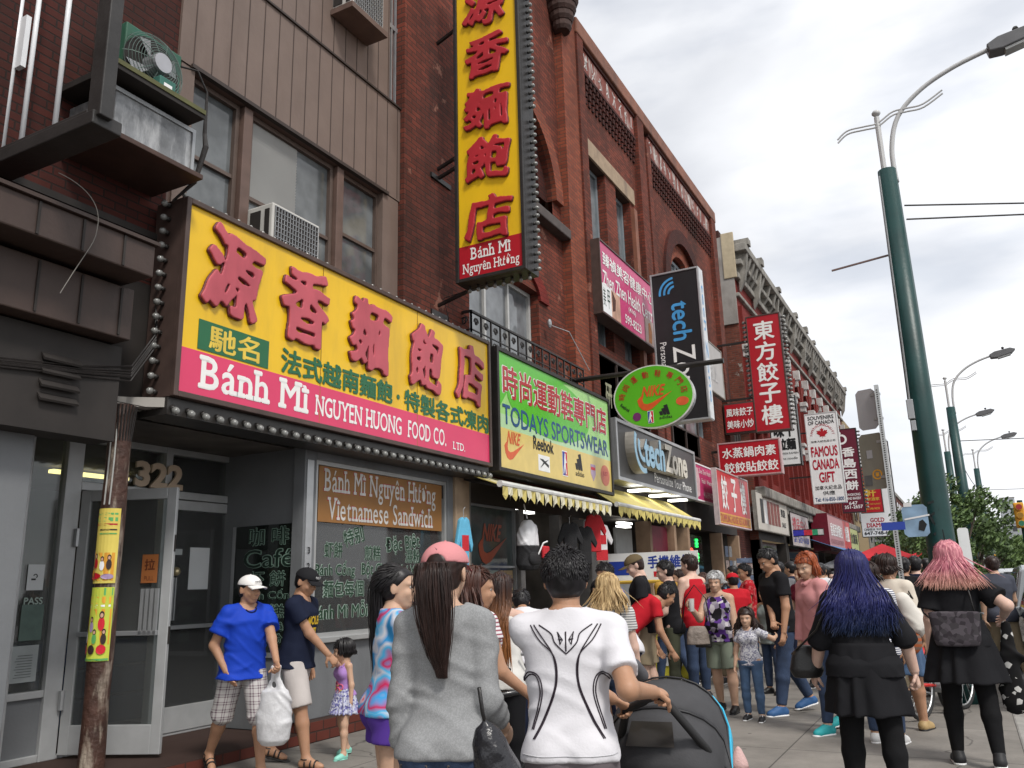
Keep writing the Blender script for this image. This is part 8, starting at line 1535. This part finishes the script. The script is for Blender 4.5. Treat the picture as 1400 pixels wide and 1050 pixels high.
for s_ in (-1, 1):
    mb = MB(); mb.tube([sp_(s_*.26, -.05, .62), sp_(s_*.26, .35, .12)], .014, 8); mb.tube([sp_(s_*.26, .1, .5), sp_(s_*.27, -.3, .14)], .014, 8); mb.build('frame_tube', DARK, sr)
    for b_, r_ in ((.38, .09), (-.3, .12)): w_ = MB().tube([sp_(s_*.25, b_, r_), sp_(s_*.29, b_, r_)], r_, 16).build('wheel', mat('pram_tyre', (.02, .02, .02), .8), sr); MB().tube([sp_(s_*.285, b_, r_), sp_(s_*.296, b_, r_)], r_*.6, 12).build('rim', STEEL, w_)
pb = pt(1013, 1047, 6.9); tc_ = MB(); tc_.lathe([(.075, 0), (.07, .04), (.05, .09), (.025, .14), (.008, .16)], (-1.81, 7.1, 0), 12); tag(tc_.build('hat', mat('pale_pink_knit', (.6, .4, .38), .8, .1, bump=.4), smooth=True), 'small pale pink pointed hat lying on the pavement by the stroller', 'hat')
# --- people by the sportswear shop
BRH = hairmat('chestnut', (.05, .02, .014)); BRL = hairmat('ombre', (.022, .01, .008), (.3, .115, .035), .95, 1.45); BLO = hairmat('blond', (.36, .22, .09), c2=(.6, .43, .22))
x, y, h = place(645, 4.9, 775); person('woman in rose striped top with chestnut bob, behind the grey topped woman', x, y, -30, h, 'b', 1.02, True, pose=dict(head=(-25, -5, 0), ra=('fk', 12, 10, 40)), top=dict(mat=STRP3, sleeve=.4, hem=-.03), bottom=dict(mat=BLK), hair=dict(kind='bob', mat=BRH, len=.17, n=260), shoes=FLAT, res=.012)
x, y, h = place(683, 6.0, 783); person('woman in loose white vest top with very long copper tipped hair', x, y, 8, h, 'c', .95, True, pose=dict(head=(-8, -3, 0), la=('fk', 4, 9, 10), ra=('fk', 20, 10, 60)), top=dict(mat=cloth('white_vest', (.62, .61, .58), .05), sleeve=0, hem=-.035, loose=.09, strap=True, wr=.008, name='vest_top'), bottom=dict(mat=BLK), hair=dict(kind='long', mat=BRL, len=.5, n=420, spread=.02, arc=1.5), shoes=FLAT, res=.012)
x, y, h = place(722, 7.6, 790); person('person in plain white shirt bending over the goods by the shop doorway', x, y, 40, h, 'b', 1.0, pose=dict(lean=28, head=(0, -25, 0), la=('fk', 40, 8, 30), ra=('fk', 40, 8, 30)), top=dict(mat=WHT, sleeve=1.9, hem=-.05, loose=.05, collar=WHT), bottom=dict(mat=NAVY), hair=dict(kind='short', mat=HB), shoes=FLAT, res=.014)
x, y, h = place(828, 6.6, 783); p9 = person('blond woman in grey and white striped t-shirt and denim shorts', x, y, 12, h, 'c', 1.06, True, pose=dict(lean=6, head=(12, -16, 0), la=('fk', 22, 8, 60), ra=('fk', 6, 9, 14), ll=(3, 3, 2), rl=(-4, 3, 3)), top=dict(mat=STRP, sleeve=.5, hem=-.02), bottom=dict(mat=DENIM, len=.5, name='shorts'), hair=dict(kind='bob', mat=BLO, len=.2, n=320, spread=.05), shoes=SNEAKB, res=.0115)
w0 = [p9.to_world(p9.B(*c)) for c in ((.285, .07, .05), (.305, .07, .0), (.28, .07, -.06), (.15, .085, -.075), (.02, .13, -.07))]; blob_bag('shoulder_bag', 'slim grey strapped bag on the striped blond woman\'s right hip', 'bag', [Cone(w0[-1], np.array(w0[-1])+V3(.02, .1, -.08), .05, .05)], cloth('grey_bag', (.1, .1, .11)), [w0], cloth('grey_strap', (.07, .07, .075)))
x, y, h = place(848, 8.4, 778); person('man in white hooded top and black cap bending over the caps table', x, y, 62, h, 'b', 1.0, pose=dict(lean=24, head=(-10, -28, 0), la=('fk', 45, 8, 25), ra=('fk', 45, 8, 25)), top=dict(mat=WHT, sleeve=1.9, hem=-.06, loose=.05), bottom=dict(mat=NAVY), hair=dict(kind='short', mat=HB), shoes=SNEAKB, cap=dict(mat=MATS['cloth_black_cap']), res=.014)
x, y, h = place(832, 9.3, 768); person('man in blue polo with short dark hair at the sportswear doorway', x, y, 150, h, 'b', 1.0, pose=dict(head=(20, -20, 0)), top=dict(mat=BLUE, sleeve=.5, hem=-.06), bottom=dict(mat=NAVY), hair=dict(kind='short', mat=HB), shoes=SNEAKB, res=.016)
x, y = place(848, 10); person('man in red t-shirt leaning down over the yellow stall', x, y, -50, 1.7, 'b', 1.02, pose=dict(lean=50, head=(0, -30, 0), la=('fk', 8, 8, 20), ra=('fk', 4, 8, 24)), top=dict(mat=REDT, sleeve=.5, hem=-.06, loose=.04), bottom=dict(mat=BLK), hair=dict(kind='short', mat=HB), shoes=SNEAKB, res=.014)
x, y = -3.45, 9.7; p10 = person('tall young man in black t-shirt, khaki shorts and olive cap, hand in pocket', x, y, 112, 1.8, 'c', .96, pose=dict(lean=5, head=(6, -22, 0), la=('ik', -.19, .1, .9, -.8, -1, -.1), ra=('ik', .19, .06, .9, .8, -1, 0), ll=(5, 3, 4), rl=(-5, 3, 4)), top=dict(mat=BLK, sleeve=.6, hem=-.05, loose=.05, sl_loose=.012), bottom=dict(mat=KHAKI, len=1.0, loose=.02, off=.016, name='shorts'), hair=dict(kind='short', mat=HBR), shoes=SNEAKB, cap=dict(mat=cloth('olive_cap', (.12, .09, .05))), res=.011)
x, y = -3.3, 10.25; p11 = person('person in black top and olive trousers standing close behind the khaki shorts man', x, y, 108, 1.72, 'c', 1.0, pose=dict(head=(0, -10, 0), la=('fk', 12, 8, 40), ra=('fk', 10, 8, 20)), top=dict(mat=BLK, sleeve=.5, hem=-.05), bottom=dict(mat=cloth('olive', (.07, .075, .05))), hair=dict(kind='short', mat=HB), shoes=SNEAKB, res=.014)
c_ = pt(954, 868, 10.0); blob_bag('handbag', 'quilted taupe handbag carried behind the khaki shorts man', 'bag', [Loft(c_, V3(0, 0, 1), unit(V3(.9, .4, 0)), [(-.1, .13, .05, 0), (.02, .12, .045, 0), (.09, .09, .03, 0)], 3)], mat('quilted_taupe', (.2, .165, .14), .5, .25, 12, bump=.6, bs=24), [[c_+Vector((-.18, 0, .06)), c_+Vector((-.12, 0, .4)), c_+Vector((0, 0, .55)), c_+Vector((.12, 0, .4)), c_+Vector((.16, 0, .08))]], LEATHER)
x, y, h = place(947, 11.3, 757); person('bearded man in sleeveless red vest looking toward the shops', x, y, 66, h, 'c', 1.05, pose=dict(head=(10, -5, 0), la=('fk', 10, 9, 60), ra=('fk', 10, 9, 70)), top=dict(mat=REDT, sleeve=0, hem=-.05, loose=.03, name='vest'), bottom=dict(mat=DENIM), hair=dict(kind='short', mat=HBR), shoes=SNEAKB, res=.014)
x, y = -2.62, 9.95; p12 = person('elderly woman with white hair in purple print top and sage shorts', x, y, 172, 1.56, 'e', 1.14, True, belly=.05, pose=dict(lean=3, head=(6, -6, 0), ll=(5, 3, 4), rl=(-5, 3, 6), ra=('fk', 30, 10, 95), la=('fk', 2, 9, 12)), top=dict(mat=FLOR, sleeve=0, hem=-.04, loose=.03, name='sleeveless_top'), bottom=dict(mat=SAGE, len=.95, loose=.022, off=.016, name='shorts'), hair=dict(kind='bob', mat=HGREY, len=.03, n=260, front=.5, arc=2.1, vol=1.06, backp=-.02, spread=.02), shoes=FLAT, res=.0105)
w0 = [p12.to_world(p12.B(*c)) for c in ((.02, .1, .1), (.16, .06, .085), (.29, -.05, .03), (.3, -.055, -.02), (.2, -.02, -.09), (.04, .08, -.1))]; blob_bag('shoulder_bag', 'small black cross-body bag on the elderly woman\'s front', 'bag', [Loft(w0[0], V3(0, 0, 1), V3(1, 0, 0), [(-.15, .1, .04, 0), (0, .095, .04, 0)], 3)], LEATHER, [w0], LEATHER)
cpv = p12.to_world(p12.RA[2]); cm = MB(); cm.lathe([(.028, -.04), (.036, .09), (.038, .1), (.0, .1)], (cpv.x+.03, cpv.y-.05, cpv.z), 12); tag(cm.build('drink_cup', mat('cloudy_plastic', (.5, .5, .48), .3)), 'cloudy plastic drink cup in the elderly woman\'s raised hand', 'cup')
x, y, h = place(1003, 12.6, 782); person('man in red t-shirt and red cap seen from behind', x, y, 35, h, 'b', 1.05, pose=dict(head=(0, -8, 0), la=('fk', 20, 8, 40), ra=('fk', 2, 9, 10)), top=dict(mat=REDT, sleeve=.55, hem=-.06), bottom=dict(mat=cloth('brown_trousers', (.14, .08, .05))), hair=dict(kind='short', mat=HB), shoes=SNEAKB, cap=dict(mat=REDT), res=.015)
x, y, h = place(1022, 13.6, 770); person('dark haired man in printed red t-shirt by the postcards', x, y, 110, h, 'b', 1.0, pose=dict(head=(15, -8, 0), ra=('fk', 15, 8, 30)), top=dict(mat=pattern('red_print_tee', 'speckle', [(.45, .015, .025), (.45, .015, .025), (.5, .1, .1), (.42, .012, .02)], 30), sleeve=.5, hem=-.06), bottom=dict(mat=DENIM), hair=dict(kind='short', mat=HB), shoes=SNEAKB, res=.016)
x, y, h = place(1046, 11.9, 800); person('woman in grey green sleeveless top half hidden behind the girl\'s father', x, y, 150, h, 'b', 1.0, True, pose=dict(head=(-10, -5, 0)), top=dict(mat=cloth('grey_green', (.22, .25, .24)), sleeve=0, hem=-.08, loose=.05), bottom=dict(mat=DENIM), hair=dict(kind='long', mat=HB, len=.3, n=160), shoes=FLAT, res=.016)
# --- girl with curls, the man holding her hand, red haired woman
x, y, dg = -2.2, 9.45, 176; gh = pt(1061, 870, 9.9); p21 = person('curly haired girl in fleck t-shirt and jeans facing the camera', x, y, dg, 1.13, 'e', .98, True, 1.2, pose=dict(lean=0, head=(4, -4, 0), ll=(4, 3, 3), rl=(-2, 3, 4), la=('ik', *lc(x, y, dg, gh), -.7, -.6, -.4), ra=('fk', 2, 12, 8)), top=dict(mat=FLK, sleeve=.6, hem=-.04, off=.009, wr=.003), bottom=dict(mat=DENIML, off=.01, name='jeans'), hair=dict(kind='long', mat=HBR, front=.5, fuzz=0, len=.19, n=300, wave=.03, wf=48, vol=1.08, spread=.03, backp=-.01, flare=.03, arc=1.95), shoes=dict(kind='shoe', mat=MATS['shoe_black'], lace=WHITE), res=.0095)
x, y, dg = -1.95, 10.05, 130; p22 = person('man in black t-shirt and jeans looking down, holding the curly girl\'s hand', x, y, dg, 1.83, 'b', 1.06, pose=dict(lean=6, head=(0, -26, 0), ra=('ik', *lc(x, y, dg, gh), .8, -.8, 0), la=('fk', 2, 9, 12), ll=(12, 3, 2), rl=(-16, 3, 12), rh=.9), top=dict(mat=BLK, sleeve=.6, hem=-.05, loose=.03, sl_loose=.01), bottom=dict(mat=DENIM, name='jeans', off=.013), hair=dict(kind='short', mat=HB, front=.6), shoes=SNEAKU, res=.011)
(x, y), dg = place(1113, 9.1), 135; p23 = person('red haired woman in pale pink shirt and jeans looking down to her side', x, y, dg, 1.72, 'e', 1.02, True, pose=dict(lean=5, head=(14, -18, 0), ll=(10, 3, 4), rl=(-12, 3, 10), ra=('fk', 2, 8, 6), la=('fk', 6, 9, 16)), top=dict(mat=PINKS, sleeve=1.95, hem=-.06, loose=.05, collar=PINKS, wr=.007, name='shirt'), bottom=dict(mat=DENIM, name='jeans'), hair=dict(kind='bob', mat=hairmat('copper', (.2, .035, .012), c2=(.42, .1, .03)), len=.13, n=320, front=.5, spread=.02), shoes=SNEAKT, res=.0105)
c_ = p23.to_world((.22, .05, .95)); plastic_bag('thin white shopping bag beside the curly girl, in the crowd', (-2.42, 10.2, .75), .5, .26, deg=30)
# --- blue haired woman
x, y = place(1166, 6.2); dg = 12; p24 = person('woman with long wavy blue hair all in black, seen from behind', x, y, dg, 1.62, 'c', 1.26, True, pose=dict(lean=1, ll=(4, 4, 3), rl=(-5, 4, 6), la=('fk', 4, 22, 22), ra=('fk', 3, 27, 14, 2), head=(8, -3, 0), rh=1.0), top=dict(mat=BLK, sleeve=1.12, hem=-.03, off=.018, loose=.05, sl_loose=.01, wr=.006, name='tunic'), bottom=dict(mat=BLK, kind='skirt', len=.17, flare=.03, folds=9, off=.02, leggings=TIGHTS, waist=.1), hair=dict(kind='long', mat=hairmat('deep_blue', (.012, .014, .1), (.01, .025, .045), 1.0, 1.3, c2=(.02, .022, .125)), len=.4, n=1000, wave=.024, spread=.055, arc=1.8, vol=1.1, flare=.03, r=.006), shoes=FLAT, res=.0095)
c_ = pt(1096, 905, 6.3); blob_bag('handbag', 'rounded black leather handbag at the blue haired woman\'s left hip', 'bag', [Loft(c_+Vector((.03, 0, 0)), V3(0, 0, 1), unit(V3(.9, .35, 0)), [(-.1, .09, .05, 0), (-.05, .115, .06, 0), (.05, .09, .04, 0), (.11, .045, .02, 0)], 2.3)], LEATHER, [[c_+Vector((-.06, 0, .05)), p24.to_world(p24.B(.15, -.17, -.05)), p24.to_world(p24.B(.3, -.09, -.03)), p24.to_world(p24.B(.3, -.09, .03))]], LEATHER)
# --- women beyond
x, y, h = place(1187, 8.6, 768); person('woman in white and navy striped top beyond the blue haired one', x, y, -8, h, 'b', 1.05, True, pose=dict(la=('fk', 4, 9, 10)), top=dict(mat=STRP2, sleeve=1.1, hem=-.06, loose=.05), bottom=dict(mat=DENIM), hair=dict(kind='bob', mat=HBR, len=.08, n=180), shoes=SNEAKW, res=.013)
x, y = -.72, 9.3; p26 = person('woman in cream top and frayed denim skirt with a white shoulder bag', x, y, -14, 1.68, 'b', 1.12, True, pose=dict(head=(-10, 0, 0), ll=(-10, 3, 10), rl=(10, 3, 4), la=('fk', 8, 10, 20), ra=('fk', -2, 12, 20)), top=dict(mat=CREAM, sleeve=1.4, hem=-.03, loose=.05), bottom=dict(mat=DENIML, kind='skirt', len=.22, flare=.03, folds=8, off=.016), hair=dict(kind='bob', mat=HBR, len=.07, n=240), shoes=TANSH, res=.012)
c_ = pt(1243, 835, 9.15); w0 = [p26.to_world(p26.B(*q)) for q in ((.2, .13, .05), (.305, .075, 0), (.2, .14, -.06))]; blob_bag('shoulder_bag', 'soft white shoulder bag on the cream topped woman\'s back', 'bag', [Cone(c_+Vector((-.05, 0, .1)), c_+Vector((.04, .02, -.13)), .08, .11)], cloth('white_canvas', (.62, .59, .54), .08), [w0+[Vector(c_)+Vector((0, 0, .16))]], LEATHER, disp=wrinkle(4, .012, 20))
c_ = pt(1228, 880, 9.1); blob_bag('woven_bag', 'woven orange and brown bag hanging below the white shoulder bag', 'bag', [Cone(c_+Vector((-.06, 0, .05)), c_+Vector((.07, .02, .02)), .13, .14, flat=V3(0, 1, 0), ff=.5)], pattern('woven_band', 'stripe', [(.35, .1, .04), (.2, .13, .1), .5], 6), [[c_+Vector((-.1, 0, .15)), c_+Vector((-.05, 0, .5)), c_+Vector((.06, 0, .15))]], LEATHER)
# --- pink haired woman
x, y = -.13, 7.85; dg = 4; hl_ = pt(1372, 842, 8.0); p27 = person('woman with shoulder length pink and peach hair in a black dress, seen from behind', x, y, dg, 1.72, 'c', 1.12, True, pose=dict(lean=1, ll=(3, 4, 3), rl=(-8, 4, 8), la=('fk', -4, 10, 10), ra=('ik', *lc(x, y, dg, hl_), .8, -1, -.5), head=(-6, -2, 0), lh=.6), top=dict(mat=BLK, sleeve=.72, hem=-.02, off=.016, loose=.03, sl_loose=.02, name='dress_top'), bottom=dict(mat=BLK, kind='skirt', len=.17, flare=.06, folds=10, off=.014, leggings=TIGHTS, waist=.1), hair=dict(kind='long', mat=hairmat('pink', (.5, .1, .17), (.75, .46, .32), 1.28, 1.5, c2=(.74, .32, .36)), len=.25, n=950, spread=.06, arc=1.7, vol=1.04, flare=.03, r=.0048, backp=.06), shoes=dict(kind='shoe', mat=MATS['shoe_black'], lace=WHITE, high=.02), res=.0095)
c_ = p27.to_world(p27.B(.07, -.02, -.125)); w0 = [p27.to_world(p27.B(*q)) for q in ((.1, .07, -.105), (.2, .06, -.1), (.29, .05, -.045), (.3, .045, 0))]; w1 = [p27.to_world(p27.B(*q)) for q in ((.1, -.11, -.11), (.13, -.14, -.02), (.17, -.13, .05))]
hb = blob_bag('shoulder_bag', 'charcoal bag with geometric triangle pattern on the pink haired woman\'s back', 'bag', [Loft(c_, V3(0, 0, 1), V3(1, 0, 0), [(-.14, .15, .05, 0), (-.1, .165, .055, 0), (.12, .185, .03, 0)], 3.2)], pattern('facet_bag', 'speckle', [(.05, .045, .05), (.085, .075, .085), (.035, .03, .035), (.07, .06, .07)], 32), [w0, w1], LEATHER)
v, f = field([Cone(pt(1375, 855, 7.9), pt(1388, 960, 7.85), .05, .1, flat=V3(.3, 1, 0), ff=.4)], .01, .02, disp=wrinkle(3, .02, 18)); sc_ = thing('scarf', 'black and white patterned cloth draped over the pink haired woman\'s arm', 'cloth', tuple(v.mean(0))); pmesh('cloth', [(v-v.mean(0), f)], pattern('swirl_cloth', 'speckle', [(.012, .012, .013), (.012, .012, .013), (.013, .012, .013), (.55, .54, .52), (.012, .012, .012)], 26), sc_)
# --- farther people
far = [(912, 12.6, 778, 'man in mustard t-shirt among the crowd behind the olive capped man', cloth('mustard_dark', (.35, .2, .04)), HB, 70, False), (931, 13.4, 780, 'woman in white blouse behind the man in the red vest', WHT, HBR, 120, True), (978, 13.2, 785, 'woman in black dress between the elderly woman and the red vest', BLK, HB, 160, True), (1066, 13.8, 778, 'man in grey hoodie beyond the girl\'s father', cloth('hoodie_grey', (.15, .15, .16)), HB, 20, False), (1098, 12.8, 785, 'short woman in maroon cardigan behind the red haired woman', cloth('maroon', (.12, .015, .03)), HBR, 150, True), (1122, 14.6, 781, 'tall man in white shirt just left of the blue hair', WHT, HB, -10, False), (1204, 11.6, 775, 'man in dark green jacket right beside the striped woman', cloth('forest', (.02, .05, .03)), HB, 5, False), (1222, 17.5, 788, 'woman in pink jacket walking up beyond the bag woman', PINKS, HB, -15, True), (1236, 12.2, 779, 'man in black polo between the bag woman and sign post', BLK, HB, -5, False), (1058, 17.2, 784, 'man in orange t-shirt deep in the crowd', cloth('orange', (.5, .14, .02)), HB, 140, False), (985, 18, 786, 'woman in light blue shirt by the postcards', cloth('sky_shirt', (.2, .35, .5)), HBR, 80, True), (1292, 15, 788, 'person in navy cap and jacket by the second bicycle', NAVY, HB, 15, False),
 (1253, 13.2, 782, 'man in dark navy shirt walking away beyond the sign post', NAVY, HB, 0, False), (1268, 16.5, 790, 'person in white vest far beyond the sign post', WHT, HB, -10, False), (1360, 13.5, 772, 'man in slate grey t-shirt near the parked cars, looking left', cloth('slate', (.06, .065, .085)), HBR, 20, False), (1283, 18.5, 792, 'woman with long hair in purple top by the lamp post', cloth('purple', (.09, .05, .14)), HBR, -20, True),
 (1085, 15.5, 782, 'man in dark jacket entering the dumpling doorway', NAVY, HB, 85, False), (1140, 17.5, 785, 'woman in teal top walking toward the camera under the fascia signs', cloth('teal', (.03, .16, .17)), HB, 170, True), (1130, 20.5, 787, 'far man in beige shirt under the blue awning', CREAM, HB, 10, False), (1160, 23, 788, 'far woman in red dress near the red stall', REDT, HB, 30, True), (1228, 21, 789, 'far man in white t-shirt near the red stall', WHT, HB, 160, False), (1245, 25, 788, 'far person in black by the kerb stall', BLK, HB, 0, False), (1212, 15, 784, 'woman in dark green top walking away mid crowd', cloth('bottle', (.02, .06, .04)), HBR, -5, True), (962, 14.0, 772, 'woman with auburn hair near the down-lit dumpling doorway', cloth('plum', (.1, .03, .06)), BRH, 60, True), (1005, 16.5, 777, 'man in blue shirt browsing by the neon window', cloth('mid_blue', (.04, .08, .2)), HB, 95, False), (1262, 30, 788, 'distant couple member in grey coat beyond the stalls', cloth('coat_grey', (.2, .2, .21)), HB, 0, True), (1185, 28, 788, 'distant man in pale blue shirt under the far awning', cloth('pale_blue', (.3, .4, .5)), HB, 175, False), (1150, 27, 788, 'distant woman in yellow top by the fruit stall', cloth('mustard', (.5, .35, .05)), HB, 60, True)]
for i, (px, D, py, lab, mt_, hm, dg, fem) in enumerate(far):
    x, y = place(px, D); h = (1.62 if fem else 1.74)+.03*math.sin(i*2.1); f_ = 12*(-1)**i
    person(lab, x, y, dg, h, 'bacbe'[i % 5], 1+.04*math.sin(i), fem, pose=dict(ll=(f_, 3, 6 if f_ > 0 else 14), rl=(-f_, 3, 6 if f_ < 0 else 14), la=('fk', -f_, 8, 16), ra=('fk', f_, 8, 16), head=(8*math.sin(i*3), -3, 0)), top=dict(mat=mt_, sleeve=.55 if i % 3 else 1.9, hem=-.06), bottom=dict(mat=[DENIM, BLK, KHAKI, NAVY][i % 4]), hair=dict(kind='long' if fem else 'short', mat=hm, len=.2, n=110, fuzz=100), shoes=SNEAKB, res=.016 if D < 14 else .022, group='people in the distance' if D > 14 else None)
